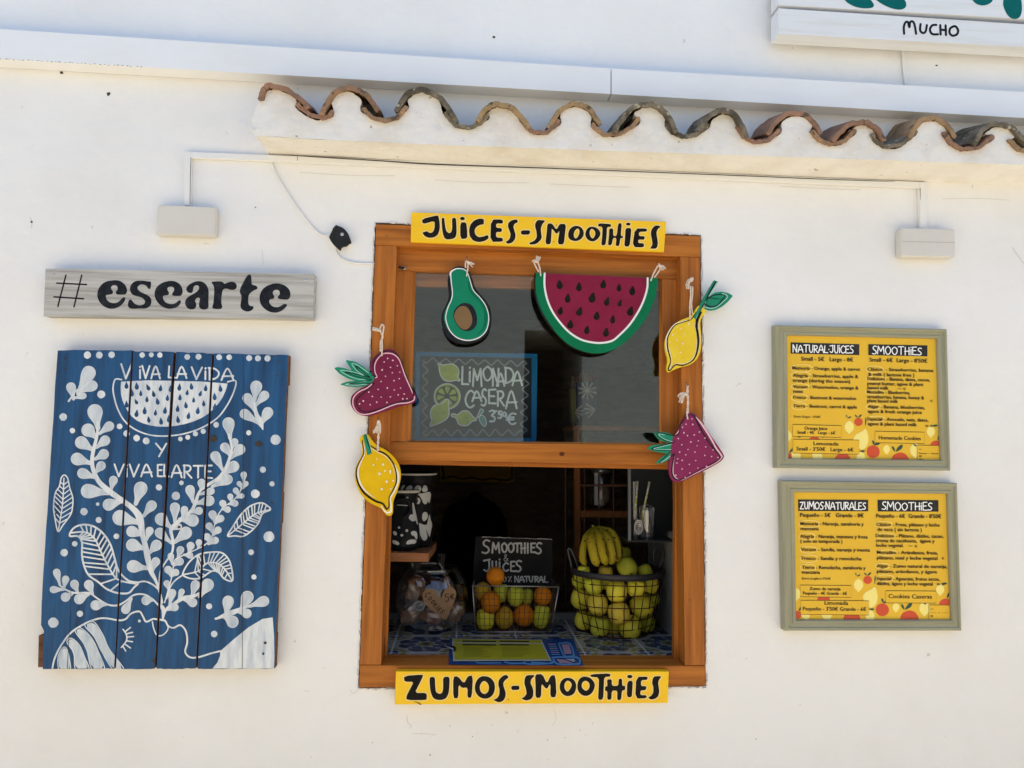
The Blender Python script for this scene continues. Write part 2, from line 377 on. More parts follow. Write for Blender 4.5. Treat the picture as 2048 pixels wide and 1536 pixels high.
# old nail holes, chips and hairline cracks in the plaster
for x, y, r in ((123, 145, 4.0), (217, 188, 3.6), (988, 74, 2.8), (63, 444, 3), (511, 415, 1.6), (1873, 131, 2.4), (1790, 372, 1.2), (860, 1510, 1.2), (1130, 1475, .9), (745, 1485, .8), (1160, 1460, .9), (900, 1452, 1.0), (945, 1473, .9), (1600, 1410, .9), (1512, 1478, 1.0), (1185, 1447, .8), (1172, 1470, .7), (955, 1466, .7), (700, 1390, .7), (1095, 1480, .8), (985, 1450, .7)):
    mb.flat(ell(x, y, r, r*random.uniform(0.6, 1.2), 9, 0.3), 0.0006, M['crack'])
hair = mat("hairline_crack", (0.64, 0.60, 0.53), 0.95)
for pts, wd in (([(608, 1380), (614, 1384), (619, 1381)], 0.8), ([(814, 1431), (816, 1446), (823, 1452), (818, 1456)], 1.1), ([(826, 1467), (850, 1468), (872, 1470)], 0.8),
                ([(1100, 368), (1180, 372), (1260, 374)], 1.0), ([(600, 345), (700, 350), (790, 352)], 1.0), ([(870, 360), (950, 365), (1060, 366)], 0.9),
                ([(1560, 372), (1660, 378), (1720, 379)], 1.0), ([(1885, 398), (1960, 397), (2020, 401)], 0.9), 
                ([(700, 1379), (707, 1388), (716, 1377)], 1.2), ([(2025, 495), (2036, 512), (2048, 528)], 1.6), ([(525, 500), (526, 530)], 0.8),
                ([(60, 435), (64, 443), (62, 456)], 1.4), ([(1108, 1420), (1113, 1440), (1104, 1452)], 0.8)):
    mb.ribbon([(x+random.uniform(-.6, .6), y+random.uniform(-.6, .6)) for x, y in pts], wd, 0.0006, hair, smooth=3, cap=False)
wall_mb = mb
# broken plaster edge round the frame: lumpy bead
mb = wall_mb
for k in range(4):
    a, b = FR[k], FR[(k+1) % 4]; n = 150; nx, ny = ((0, -1), (1, 0), (0, 1), (-1, 0))[k]
    for i in range(n):
        t = (i+random.random())/n; x = a[0]+(b[0]-a[0])*t; y = a[1]+(b[1]-a[1])*t
        if random.random() < (0.30 if k == 0 else 0.85):
            o = random.uniform(1.6, 4.6); c = P(x+nx*o, y+ny*o, 0.001); q = pxm(0)
            L = random.uniform(3, 9)*q; s = random.uniform(1.0, 2.0)*q
            mb.ball(c, L if k in (0, 2) else s, 0.004, s if k in (0, 2) else L, M['lip'], 8, 5, 0.12)
part("front_wall", mb, shop)
# dark gap behind the plaster edge
mb = MB(); gp = [(x+(-9 if x < cxm else 9), y+(-8 if y < cym else 8)) for x, y in FR]
mb.extrude3([[P(x, y, -0.07) for x, y in gp], [P(x, y, -0.07) for x, y in FR]], Vector((0, 0.02, 0)), M['crack'], M['crack'])
part("joint_gap", mb, shop)
# rest of the shell
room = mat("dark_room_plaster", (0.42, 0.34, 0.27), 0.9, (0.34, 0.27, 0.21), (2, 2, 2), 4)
mb = MB(); mb.box(-6, 6, 0.302, 6.0, 3.15, 3.3, M['wall']); mb.box(-6, -5.8, 0.302, 6.0, 0, 3.148, M['wall']); mb.box(5.8, 6, 0.302, 6.0, 0, 3.148, M['wall'])
part("roof_slab", mb, shop)
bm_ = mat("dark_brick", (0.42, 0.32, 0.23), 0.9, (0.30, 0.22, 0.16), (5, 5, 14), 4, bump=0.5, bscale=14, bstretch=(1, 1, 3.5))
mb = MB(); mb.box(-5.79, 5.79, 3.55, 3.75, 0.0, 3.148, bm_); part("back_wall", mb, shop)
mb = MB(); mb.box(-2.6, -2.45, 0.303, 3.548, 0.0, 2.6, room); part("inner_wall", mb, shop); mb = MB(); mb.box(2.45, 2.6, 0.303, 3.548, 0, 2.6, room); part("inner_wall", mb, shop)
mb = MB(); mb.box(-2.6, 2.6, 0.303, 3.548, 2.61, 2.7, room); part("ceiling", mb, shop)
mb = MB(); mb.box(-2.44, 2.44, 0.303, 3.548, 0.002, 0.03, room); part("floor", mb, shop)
# white reveal at the right of the counter
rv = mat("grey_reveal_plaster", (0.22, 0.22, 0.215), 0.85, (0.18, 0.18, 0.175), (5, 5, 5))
xr = P(1347, 1150, -0.10).x
mb = MB(); xr += 0.055
mb.box(xr, xr+0.05, 0.115, 0.62, 0.96, 1.315, rv); part("reveal", mb, shop)

# ---------------------------------------------------------------- eave: plaster cornice and clay tiles
covers = [((515, 197), (546, 164), (620, 213)), ((638, 228), (691, 172), (760, 219)), ((787, 222), (847, 174), (918, 244)), ((951, 239), (1003, 203), (1062, 254)),
          ((1093, 256), (1150, 203), (1205, 250)), ((1225, 262), (1297, 203), (1358, 264)), ((1395, 260), (1453, 217), (1499, 274)), ((1532, 266), (1593, 221), (1646, 266)),
          ((1663, 280), (1726, 239), (1774, 280)), ((1816, 274), (1862, 231), (1915, 272)), ((1945, 287), (1999, 243), (2062, 292)), ((2085, 296), (2140, 252), (2200, 300))]
chans = [((590, 209), (636, 239), (668, 226)), ((721, 217), (773, 244), (817, 213)), ((887, 226), (929, 258), (979, 232)), ((1038, 236), (1078, 269), (1122, 242)),
         ((1182, 250), (1228, 273), (1281, 240)), ((1331, 251), (1374, 276), (1420, 249)), ((1472, 254), (1515, 287), (1563, 260)), ((1621, 262), (1668, 291), (1714, 260)),
         ((1741, 270), (1784, 297), (1835, 262)), ((1886, 266), (1933, 301), (1990, 272)), ((2018, 280), (2060, 306), (2105, 282))]
DT = 0.135; SLOPE = math.tan(math.radians(17))
def tile(l, p, r, mt, th, length, dfront, sg):
    n = 24; q = pxm(dfront); A = P(*l, dfront); B = P(*r, dfront); C = P(*p, dfront)
    out = []; inn = []; ph1, ph2 = random.uniform(0, 6), random.uniform(0, 6)
    for k in range(n+1):
        u = 0.35*k/n+0.65*(0.5-0.5*math.cos(math.pi*k/n)); a = math.pi*u
        pk = (C.x-A.x)/(B.x-A.x); uu = u**(math.log(0.5)/math.log(min(0.75, max(0.25, pk)))) if False else u
        base = A+(B-A)*uu
        chord = A+(B-A)*pk; h = (C.z-chord.z)
        skew = (pk-0.5)*0.9*math.sin(a)*(B.x-A.x)
        wob = .0016*math.sin(k*1.1+ph1)+.0011*math.sin(k*2.3+ph2)+random.uniform(-.0006, .0006)
        out.append(Vector((base.x+skew, -dfront+random.uniform(-.002, .002), base.z+h*(1-abs(2*u-1)**2.5)+wob)))
    for k in range(n+1):
        a, b = out[max(k-1, 0)], out[min(k+1, n)]
        t = (b-a).normalized(); nn = Vector((t.z, 0, -t.x))*sg
        inn.append(out[k]+nn*(th+random.uniform(-.001, .001)))
    mb = MB(); V = []; K = 4
    for j in range(K+1):
        s = j/K*length; tp = 1-0.10*j/K
        mid = (A+B)/2
        for pts in (out, inn):
            for v in pts:
                V.append(Vector((mid.x+(v.x-mid.x)*tp, v.y+s, mid.z+(v.z-mid.z)*tp+s*SLOPE)))
    W = 2*(n+1); F = []
    for j in range(K):
        for k in range(n):
            F.append((j*W+k, j*W+k+1, (j+1)*W+k+1, (j+1)*W+k))
            F.append((j*W+n+1+k, (j+1)*W+n+1+k, (j+1)*W+n+2+k, j*W+n+2+k))
        F.append((j*W, (j+1)*W, (j+1)*W+n+1, j*W+n+1)); F.append((j*W+n, j*W+2*n+1, (j+1)*W+2*n+1, (j+1)*W+n))
    for k in range(n): F.append((k, n+1+k, n+2+k, k+1))
    mb.add(V, F, mt, False)
    return mb
tm = ['tile_b', 'tile_a', 'tile_c', 'tile_a', 'tile_a', 'tile_c', 'tile_c', 'tile_b', 'tile_b', 'tile_a', 'tile_c', 'tile_a']
crn = MB()
for i, (l, p, r) in enumerate(covers):
    o = part("cover_tile", tile(l, p, r, M[tm[i]], 0.0145, 0.30, DT+random.uniform(-.008, .008), 1), shop); bevel(o, 0.0015, 2)
for i, (l, p, r) in enumerate(chans):
    o = part("channel_tile", tile(l, p, r, M[('tile_b', 'tile_a', 'tile_c')[i % 3]], 0.0125, 0.30, DT-0.006+random.uniform(-.003, .003), -1), shop); bevel(o, 0.0015, 2)
DC = 0.118
top = [(511, 271), (503, 259), (502, 240), (509, 222), (516, 206), (524, 190), (537, 181), (552, 178), (572, 186), (590, 196), (596, 212)]
for i in range(11):
    l, p, r = chans[i]; c = covers[i+1]
    top += [(l[0]-2, l[1]+1), (l[0]+4, l[1]+10), (p[0]-16, p[1]-2), (p[0], p[1]+2), (p[0]+16, p[1]-2), (r[0]-4, r[1]+10), (r[0]+2, r[1]+1)]
    top += [(c[1][0]-32, c[1][1]+25), (c[1][0]-14, c[1][1]+13), (c[1][0]+2, c[1][1]+11), (c[1][0]+18, c[1][1]+15), (c[1][0]+34, c[1][1]+30)]
bot = [(2200, 335), (1676, 317), (1280, 304), (886, 290), (640, 279), (545, 273), (513, 271.5)]
bot_f = []
for a, b in zip(bot[:-1], bot[1:]): bot_f += jit_edge(a, b, 12, 0.5)
fr_out = [(x+random.uniform(-.8, .8), y+random.uniform(-.8, .8)) for x, y in chaikin(chaikin(top, 1, 0.2, False), 1, .2, False)]+bot_f+[bot[-1]]
_tr = MB(); _tr.extrude(fr_out, DC-0.03, DC, M['cornice']); crn.add(_tr.v, _tr.f, M['cornice'])
LP = [P(x+3.0, y+(1.5 if y < 200 else 0), DC) for x, y in [(512, 271.5), (505, 264), (502.5, 258), (503, 240), (510, 222), (517, 206), (525, 190), (538, 182)]]
LB = [p+Vector((0.012 if i < 2 else 0.0, DC+0.01, 0)) for i, p in enumerate(LP)]; LB[0] = P(540, 309, 0)+Vector((0, 0.002, 0)); LB[1] = P(534, 303, 0)+Vector((0, 0.002, 0))
for i in range(7): crn.quad(LP[i], LB[i], LB[i+1], LP[i+1], M['cornice'])
wl = [(2200, 377), (1838, 365), (1614, 357), (1280, 343), (871, 328), (640, 314), (562, 310.5), (540, 309)]
fb = [(2200, 334.5), (1838, 322), (1614, 314.5), (1280, 303.5), (886, 289.5), (640, 279.5), (546, 273.5), (512, 271)]
for k in range(7):
    a, b, c, d = P(*fb[k], DC), P(*fb[k+1], DC), P(*wl[k+1], 0.0), P(*wl[k], 0.0)
    crn.quad(a, b, c, d, M['cornice'])
part("cornice", crn, shop)
ck = MB(); ck.ribbon([(560, 309), (640, 314.5), (760, 321.5), (871, 328.5), (1100, 336.5), (1280, 343.5), (1500, 352), (1614, 357), (1740, 361.5), (1790, 363)], [0.5, 1.4, 2.0, 2.6, 2.0, 1.7, 1.6, 1.5, 1.2, .5], 0.0155, M['crack'], cap=False)
part("eave_crack", ck, shop)

# ---------------------------------------------------------------- serving window
win = MB(); GAP = 0.0006
def bar(mb, q, d0, d1, mt): mb.extrude(q, d0, d1, mt)
def lerp(a, b, t): return (a[0]+(b[0]-a[0])*t, a[1]+(b[1]-a[1])*t)
FD0 = -0.098
tj = [(752+0.037*-43, 491), None]
xl = lambda y: 752+(718-752)*(y-448)/(1375-448)
xrr = lambda y: 1400+(1411-1400)*(y-472)/(1371.5-472)
bar(win, [FR[0], FR[1], (xrr(514), 514.2), (xl(490), 489.5)], FD0, DF, M['woodh'])
bar(win, [(xl(1330), 1330.6), (xrr(1331), 1331.6), FR[2], FR[3]], FD0, DF-0.0004, M['woodh'])
bar(win, [(xl(490), 490.3), FI[0], FI[3], (xl(1330), 1329.8)], FD0, DF-0.0012, M['woodv'])
bar(win, [FI[1], (xrr(513), 514.8), (xrr(1331), 1330.8), FI[2]], FD0, DF-0.0012, M['woodv'])
for x, y in ((773.5, 471.5), (760, 980), (1384, 700), (1380, 1200)): win.flat(ell(x, y, 1.3, 1.5, 8), DF+0.0003, M['crack'])
wo = part("serving_window", win, shop, bv=0.0022)
# sash, in front of the glass
DS = -0.024
SI = [(832, 541), (1318, 556), (1318, 886.5), (821.5, 880.5)]
SO = [(790, 489), (1364, 511), (1366, 931), (782, 919.5)]
sash = MB()
sash.extrude([SO[0], SO[1], (1364, 557.8), (788, 540.2)], DS-0.035, DS, M['woodh'])
sash.extrude([(779, 883.6), (1368, 890.4), (1368.5, 931.5), (777, 919)], DS-0.035, DS-0.0005, M['woodh'])
sash.extrude([(788, 540.8), (825.5, 541.8), (814.8, 883), (778, 883)], DS-0.035, DS-0.0012, M['woodv'])
sash.extrude([(1324, 557.4), (1364, 558.6), (1367, 889.8), (1324, 889.2)], DS-0.035, DS-0.0012, M['woodv'])
sh = part("sash", sash, wo, bv=0.002)
bead = MB()
def ring(mb, o, i, d0, d1, mt, sideways=None):
    for k in range(4):
        a, b, c, d = o[k], o[(k+1) % 4], i[(k+1) % 4], i[k]
        mb.quad(P(*a, d0), P(*d, d1), P(*c, d1), P(*b, d0), mt[k % 2])
BO = [(825.0, 540.0), (1324.5, 557.0), (1324.5, 890), (814.2, 883.8)]
ring(bead, BO, SI, DS-0.004, DS-0.014, (M['woodh'], M['woodv']))
part("glazing_bead", bead, wo)
gl = MB(); gq = [(812, 530), (1332, 545), (1332, 897), (806, 890)]
gl.quad(P(*gq[0], DS-0.016), P(*gq[3], DS-0.016), P(*gq[2], DS-0.016), P(*gq[1], DS-0.016), M['glass'])
part("window_pane", gl, wo)
ins = MB()
ins.extrude([(770, 545), (1372, 560), (1372, 583), (770, 571)], -0.098, -0.070, M['woodh']); part("inner_sash_rail", ins, wo, bv=0.0015); ins = MB()
ins.extrude([(770, 893), (1372, 903), (1372, 939.5), (770, 928.2)], -0.098, -0.066, M['woodh'])
part("inner_sash_rail", ins, wo, bv=0.0015)
pb = MB()
pb.extrude([(1351.5, 925), (1361, 925), (1358.5, 1330), (1348.5, 1330)], -0.088, -0.060, M['woodv']); part("parting_bead", pb, wo, bv=0.0015); pb = MB()
pb.extrude([(781, 925), (786, 925), (774, 1330), (768, 1330)], -0.088, -0.072, M['woodv'])
part("parting_bead", pb, wo, bv=0.0015)
cat_ = MB(); cat_.tube([P(797, 534, -0.004), P(809, 537, -0.006)], 0.0042, M['dark_metal'], 8); cat_.tube([P(808, 540, -0.004), P(812, 533, -0.006)], 0.003, M['hook'], 6)
part("sash_catch", cat_, wo)
kn = MB(); kn.flat(ell(1124, 908, 5.5, 4.5, 14, .1), DS+0.0006, mat("wood_knot", (0.10, 0.032, 0.012), 0.5)); part("wood_knot", kn, wo)

# ---------------------------------------------------------------- tiled counter
CZ = 0.966
def tile_mat():
    mt = bpy.data.materials.new("painted_floral_tiles"); mt.use_nodes = True; t = mt.node_tree; N = t.nodes; L = t.links
    b = N["Principled BSDF"]; b.inputs["Roughness"].default_value = 0.22
    def mth(op, a, c=None, d=None):
        n = N.new("ShaderNodeMath"); n.operation = op
        for i, v in enumerate((a, c, d)):
            if v is None: continue
            if isinstance(v, (int, float)): n.inputs[i].default_value = v
            else: L.new(v, n.inputs[i])
        return n.outputs[0]
    def mixc(f, a, c):
        n = N.new("ShaderNodeMix"); n.data_type = 'RGBA'; L.new(f, n.inputs[0])
        for i, v in ((6, a), (7, c)):
            if isinstance(v, tuple): n.inputs[i].default_value = (*v, 1)
            else: L.new(v, n.inputs[i])
        return n.outputs[2]
    tc = N.new("ShaderNodeTexCoord"); sp = N.new("ShaderNodeSeparateXYZ"); L.new(tc.outputs["Object"], sp.inputs[0])
    no = N.new("ShaderNodeTexNoise"); no.inputs["Scale"].default_value = 28; L.new(tc.outputs["Object"], no.inputs["Vector"])
    wob = mth('MULTIPLY', mth('SUBTRACT', no.outputs[0], 0.5), 0.10)
    T = 0.198
    u = mth('SUBTRACT', mth('FRACT', mth('ADD', mth('DIVIDE', mth('ADD', sp.outputs[0], 0.002), T), 50.0)), 0.5)
    v = mth('SUBTRACT', mth('FRACT', mth('ADD', mth('DIVIDE', mth('SUBTRACT', sp.outputs[1], 0.127-0.6), T), 50.0)), 0.5)
    r = mth('ADD', mth('SQRT', mth('ADD', mth('MULTIPLY', u, u), mth('MULTIPLY', v, v))), wob)
    a = mth('ARCTAN2', v, u)
    def petals(n, r0, wd, ph=0.0):
        c = mth('ABSOLUTE', mth('SINE', mth('ADD', mth('MULTIPLY', a, n/2), ph)))
        e = mth('ABSOLUTE', mth('SUBTRACT', r, r0))
        return mth('LESS_THAN', e, mth('MULTIPLY', c, wd))
    au = mth('SUBTRACT', 0.5, mth('ABSOLUTE', u)); av = mth('SUBTRACT', 0.5, mth('ABSOLUTE', v))
    rc = mth('ADD', mth('SQRT', mth('ADD', mth('MULTIPLY', au, au), mth('MULTIPLY', av, av))), wob)
    ac = mth('ARCTAN2', av, au)
    cream = (0.27, 0.27, 0.25); navy = (0.016, 0.025, 0.075); blue = (0.045, 0.06, 0.12); olive = (0.17, 0.165, 0.04); teal = (0.05, 0.11, 0.13)
    col = mixc(petals(8, 0.36, 0.085), cream, navy)
    col = mixc(petals(16, 0.27, 0.05, 0.5), col, teal)
    col = mixc(petals(8, 0.22, 0.07, 0.78), col, blue)
    col = mixc(mth('LESS_THAN', r, 0.13), col, olive)
    col = mixc(mth('LESS_THAN', r, 0.05), col, navy)
    pc = mth('LESS_THAN', mth('ABSOLUTE', mth('SUBTRACT', rc, 0.20)), mth('MULTIPLY', mth('ABSOLUTE', mth('SINE', mth('MULTIPLY', ac, 6.0))), 0.05))
    col = mixc(pc, col, olive)
    col = mixc(mth('LESS_THAN', mth('ABSOLUTE', mth('SUBTRACT', rc, 0.09)), 0.028), col, navy)
    g = mth('LESS_THAN', mth('MINIMUM', au, av), 0.014)
    col = mixc(g, col, (0.50, 0.50, 0.48))
    L.new(col, b.inputs["Base Color"])
    return mt
mb = MB(); TMAT = tile_mat(); WOODC = mat("counter_carcass", (0.12, 0.07, 0.04), 0.7)
mb.box(-1.2, 1.2, 0.1005, 0.545, CZ-0.06, CZ, TMAT)
co = part("tiled_counter", mb, shop)
mb = MB(); mb.box(-1.2, 1.2, 0.547, 0.575, CZ-0.06, CZ+0.022, rv); part("counter_lip", mb, shop)
mb = MB(); mb.box(-1.2, 1.2, 0.31, 0.56, 0.04, CZ-0.062, WOODC); part("counter_carcass", mb, shop)

# ---------------------------------------------------------------- white box gutter, trunking, boxes, cable
g = thing("box_gutter", "long white box gutter running along the wall above the roof tiles", "gutter", P(1100, 200, 0))
def gut(xa, xb):
    ft = lambda x: 58+(137-58)*x/1222 if x < 1222 else 137+(184-137)*(x-1222)/826
    fb_ = lambda x: 117.5+(188-117.5)*x/1222 if x < 1222 else 188+(236-188)*(x-1222)/826
    mb = MB(); n = 6; xs = [xa+(xb-xa)*k/n for k in range(n+1)]
    mb.extrude([(x, ft(x)) for x in xs]+[(x, fb_(x)) for x in reversed(xs)], 0.002, 0.054, M['gutter'])
    if xa < 0:
        for x in range(2, 290, 9): mb.flat(ell(x+random.uniform(-3, 3), fb_(x)+random.uniform(-1.0, 0.4), random.uniform(.8, 3), random.uniform(.3, .8), 8, .2), 0.0546, M['crack'])
    return mb
part("gutter_length", gut(-500, 1221.2), g, bv=0.004); part("gutter_length", gut(1223.2, 2600), g, bv=0.004)

t = thing("cable_trunking", "slim white cable trunking fixed below the eave between two boxes", "trunking", P(1100, 330, 0))
mb = MB()
top_ = lambda x: 303+(364-303)*(x-375)/(1853-375)
mb.extrude([(376, 303), (1853, top_(1853)), (1853, top_(1853)+12.5), (376, 315)], 0.001, 0.0135, M['white_plastic'])
mb.extrude([(369.5, 303), (382, 303.5), (380, 410), (368, 410)], 0.001, 0.0145, M['white_plastic'])
mb.extrude([(1839, top_(1839)+.5), (1852, top_(1853)+.5), (1854, 458), (1841, 458)], 0.001, 0.0145, M['white_plastic'])
mb.ribbon([(381.8, 315), (380.5, 360), (379.8, 408)], 1.1, 0.0149, M['crack'], smooth=0, cap=False)
mb.ribbon([(1840.3, 376), (1840.8, 392), (1841, 400)], [1.4, 0.8, 0.4], 0.0149, M['crack'], smooth=0, cap=False)
mb.ribbon([(595, 313), (595, 321)], 0.9, 0.0139, M['crack'], smooth=0, cap=False)
part("duct", mb, t, bv=0.0012)
def jbox(q, d, label, seam):
    b = thing("junction_box", label, "electrical box", P((q[0][0]+q[2][0])/2, q[2][1], 0), "ivory junction boxes on the wall")
    mb = MB(); mb.extrude(q, 0.001, d, M['plastic']); part("cover", mb, b, bv=0.007).modifiers["bevel"].segments = 4
    if seam:
        mb = MB(); y = (q[0][1]+q[3][1])/2
        mb.ribbon([(q[0][0]+1.5, y-1), (q[1][0]-1.5, y+1.5)], 0.9, d+0.0004, M['rv_seam'], smooth=0, cap=False); part("lid_seam", mb, b)
M['rv_seam'] = mat("seam_line", (0.42, 0.38, 0.33), 0.7)
jbox([(314, 408), (432, 413), (429, 472.5), (310.5, 469.5)], 0.034, "plain ivory junction box without a seam, above the grey wooden sign", False)
jbox([(1803, 454.5), (1911.5, 457.5), (1911.8, 515), (1802.5, 513)], 0.034, "ivory junction box with a seam across its lid, above the framed menus", True)

cc = crop(290, 290, 4.096); mb = MB()
pts = catmull(cc([(880, -130), (930, -70), (985, 5), (1000, 50), (1020, 110), (1075, 240), (1150, 370), (1250, 520), (1350, 650), (1420, 720), (1470, 742), (1520, 745)]), 6)
mb.tube([P(x, y, max(0.004, 0.128-0.128*min(1, i/20))) for i, (x, y) in enumerate(pts)], 0.0032, M['white_plastic'], 8)
pts = catmull(cc([(1580, 830), (1565, 860), (1575, 895), (1620, 935), (1700, 962), (1800, 971), (1878, 968)]), 6)
mb.tube([P(x, y, 0.004) for x, y in pts], 0.0027, M['white_plastic'], 8)
c8 = crop(640, 430, 13.96)
mb.tube([P(x, y, 0.006) for x, y in c8([(1465, 1370), (1495, 1330), (1525, 1350)])], 0.002, M['screw'], 6)
single("white_cable", mb, "thin white cable hanging from the eave to the window frame", "cable")
cl = thing("cable_clamp", "black angular metal plate with a screw gripping the white cable", "clamp", P(682, 500, 0))
ol = [(445, 275), (530, 312), (620, 345), (690, 400), (750, 470), (790, 530), (815, 600), (850, 700), (868, 765), (800, 790), (765, 825), (730, 858), (640, 870), (600, 893), (575, 930), (570, 985), (520, 950), (440, 890), (340, 780), (290, 700), (250, 620), (280, 545), (320, 470), (365, 360)]
mb = MB(); mb.extrude(c8(ol), 0.008, 0.020, M['dark_metal']); part("plate", mb, cl, bv=0.0015)
mb = MB(); mb.extrude(c8([(445, 255), (640, 335), (770, 460), (840, 590), (872, 700), (895, 790), (800, 860), (640, 880), (440, 910), (300, 760), (215, 640), (185, 530), (270, 515), (350, 340)]), 0.001, 0.008, M['white_plastic']); part("backing", mb, cl, bv=0.001)
mb = MB(); sc = P(*c8([(617, 538)])[0], 0.020); mb.ball(sc, 0.0052, 0.002, 0.0052, M['screw'], 14, 8); part("screw", mb, cl)
# ================================================================ lettering
GL = {  # hand-drawn capitals: strokes in a box of height 1
 'A': (.72, [[(.0, 0), (.36, 1), (.72, 0)], [(.06, .33), (.70, .36)]]), 'B': (.6, [[(.05, 0), (.05, 1), (.45, .85), (.4, .58), (.08, .5), (.5, .4), (.5, .1), (.05, 0)]]),
 'C': (.6, [[(.6, .86), (.38, 1), (.12, .78), (.02, .45), (.14, .12), (.38, 0), (.6, .14)]]),
 'D': (.62, [[(.06, 0), (.06, 1)], [(0, 1), (.38, .93), (.6, .58), (.46, .18), (.06, 0)]]),
 'E': (.5, [[(.5, 1), (.03, .98)], [(.03, .98), (.03, .02)], [(.03, .02), (.52, .0)], [(.03, .52), (.42, .53)]]),
 'H': (.6, [[(.06, 0), (.06, 1)], [(.54, 0), (.54, 1)], [(-.02, .47), (.62, .5)]]), 'I': (.1, [[(.05, 0), (.05, 1)]]),
 'i': (.1, [[(.05, 0), (.05, .70)], [(.05, .93), (.06, .97)]]), 'J': (.5, [[(.0, .9), (.46, 1)], [(.40, .98), (.42, .3), (.26, .02), (.02, .14)]]),
 'K': (.55, [[(.05, 0), (.05, 1)], [(.5, 1), (.06, .48)], [(.2, .58), (.55, 0)]]), 'L': (.48, [[(.06, 1), (.02, .02)], [(.02, .02), (.5, 0)]]),
 'M': (.85, [[(.0, 0), (.1, 1)], [(.1, 1), (.42, .35)], [(.42, .35), (.74, 1)], [(.74, 1), (.84, 0)]]), 'N': (.66, [[(.04, 0), (.06, 1)], [(.06, 1), (.58, 0)], [(.58, 0), (.62, 1)]]),
 'O': (.7, [[(.35, 1), (.08, .78), (.02, .45), (.2, .04), (.45, .02), (.66, .35), (.62, .75), (.35, 1)]]),
 'R': (.56, [[(.05, 0), (.05, 1)], [(.0, .98), (.38, .97), (.5, .75), (.36, .52), (.08, .48)], [(.16, .48), (.56, 0)]]),
 'S': (.5, [[(.5, .92), (.3, 1), (.1, .84), (.14, .62), (.4, .42), (.46, .2), (.28, .02), (.0, .08)]]),
 'T': (.66, [[(.0, .97), (.66, 1)], [(.33, .98), (.33, 0)]]), 'U': (.58, [[(.04, 1), (.05, .35), (.2, .03), (.4, .04), (.52, .35), (.54, 1)]]),
 'V': (.62, [[(.0, 1), (.28, 0)], [(.28, 0), (.62, 1)]]), 'Y': (.62, [[(.0, 1), (.32, .5)], [(.62, 1), (.18, 0)]]), 'Z': (.58, [[(.04, .96), (.54, 1)], [(.54, 1), (.03, .03)], [(.03, .03), (.58, .02)]]),
 '0': (.6, [[(.3, 1), (.05, .7), (.05, .3), (.3, 0), (.55, .3), (.55, .7), (.3, 1)]]), '1': (.2, [[(.0, .8), (.14, 1)], [(.14, 1), (.14, 0)]]),
 '3': (.5, [[(.05, .9), (.3, 1), (.46, .8), (.2, .56), (.48, .36), (.4, .06), (.05, .03)]]), '5': (.5, [[(.48, 1), (.1, .98)], [(.1, .98), (.06, .58), (.36, .6), (.48, .3), (.3, .02), (.0, .06)]]),
 '€': (.62, [[(.62, .92), (.38, .98), (.16, .7), (.14, .3), (.36, 0), (.62, .1)], [(0, .6), (.5, .63)], [(0, .4), (.48, .42)]]),
 '%': (.6, [[(.5, 1), (.1, 0)], [(.1, .86), (.12, .9)], [(.5, .1), (.52, .14)]]),
 '&': (.62, [[(.6, .05), (.15, .7), (.25, .98), (.42, .85), (.3, .6), (.03, .3), (.2, .0), (.45, .1), (.6, .4)]]),
 '·': (.1, [[(.04, .45), (.06, .48)]]), '-': (.35, [[(0, .45), (.33, .47)]]), "'": (.08, [[(.06, 1), (.02, .8)]]), ' ': (.3, []),
}
def letter(mb, ch, box, wd, d, mt, layer=1, jig=0.0):
    w_, strokes = GL[ch]; x0, y0, x1, y1 = box[:4]; sk = box[4] if len(box) > 4 else 0.0
    for st in strokes:
        pts = [(x0+(x1-x0)*(px/w_)+random.uniform(-jig, jig), y1+(y0-y1)*py+sk*(px/w_)+random.uniform(-jig, jig)) for px, py in st]
        mb.ribbon(pts, wd, d, mt, layer=layer, smooth=5 if len(pts) > 2 else 1)
def word(mb, s, x0, x1, yb0, yb1, h, wd, d, mt, gap=0.16, layer=1, jig=0.25, bounce=0.05):
    tot = sum(GL[c][0]+gap for c in s)-gap; x = 0
    for c in s:
        a = x/tot; b = (x+GL[c][0])/tot
        xa, xb = x0+(x1-x0)*a, x0+(x1-x0)*b; yy = yb0+(yb1-yb0)*(a+b)/2; k = h*random.uniform(1-bounce, 1+bounce)
        letter(mb, c, (xa, yy-k, xb, yy+h*random.uniform(-bounce, bounce)*.4, (yb1-yb0)*(b-a)), wd, d, mt, layer, jig); x += GL[c][0]+gap
FONT = {}
def printed(mb, s, x0, x1, yb0, yb1, cap, d, mt, layer=1, bold=0.012):
    cu = bpy.data.curves.new("line", 'FONT'); cu.body = s; cu.size = 1.0; cu.fill_mode = 'BOTH'; cu.offset = 0.008; cu.resolution_u = 2
    ob = bpy.data.objects.new("line", cu); me = ob.to_mesh()
    vs = [v.co.copy() for v in me.vertices]; fs = [tuple(p.vertices) for p in me.polygons]; ob.to_mesh_clear()
    bpy.data.objects.remove(ob); bpy.data.curves.remove(cu)
    if not vs: return
    mx = max(v.x for v in vs); mn = min(v.x for v in vs); sy = cap*1.1/0.73
    mb.k += 1; dd = d+0.00035*layer+0.000009*(mb.k % 30)
    for i, sh_ in enumerate((-bold*12, bold*12)):
        mb.add([P(x0+sh_+(x1-x0)*(v.x-mn)/(mx-mn), yb0+(yb1-yb0)*(v.x-mn)/(mx-mn)-v.y*sy, dd+.00003*i) for v in vs], fs, mt)
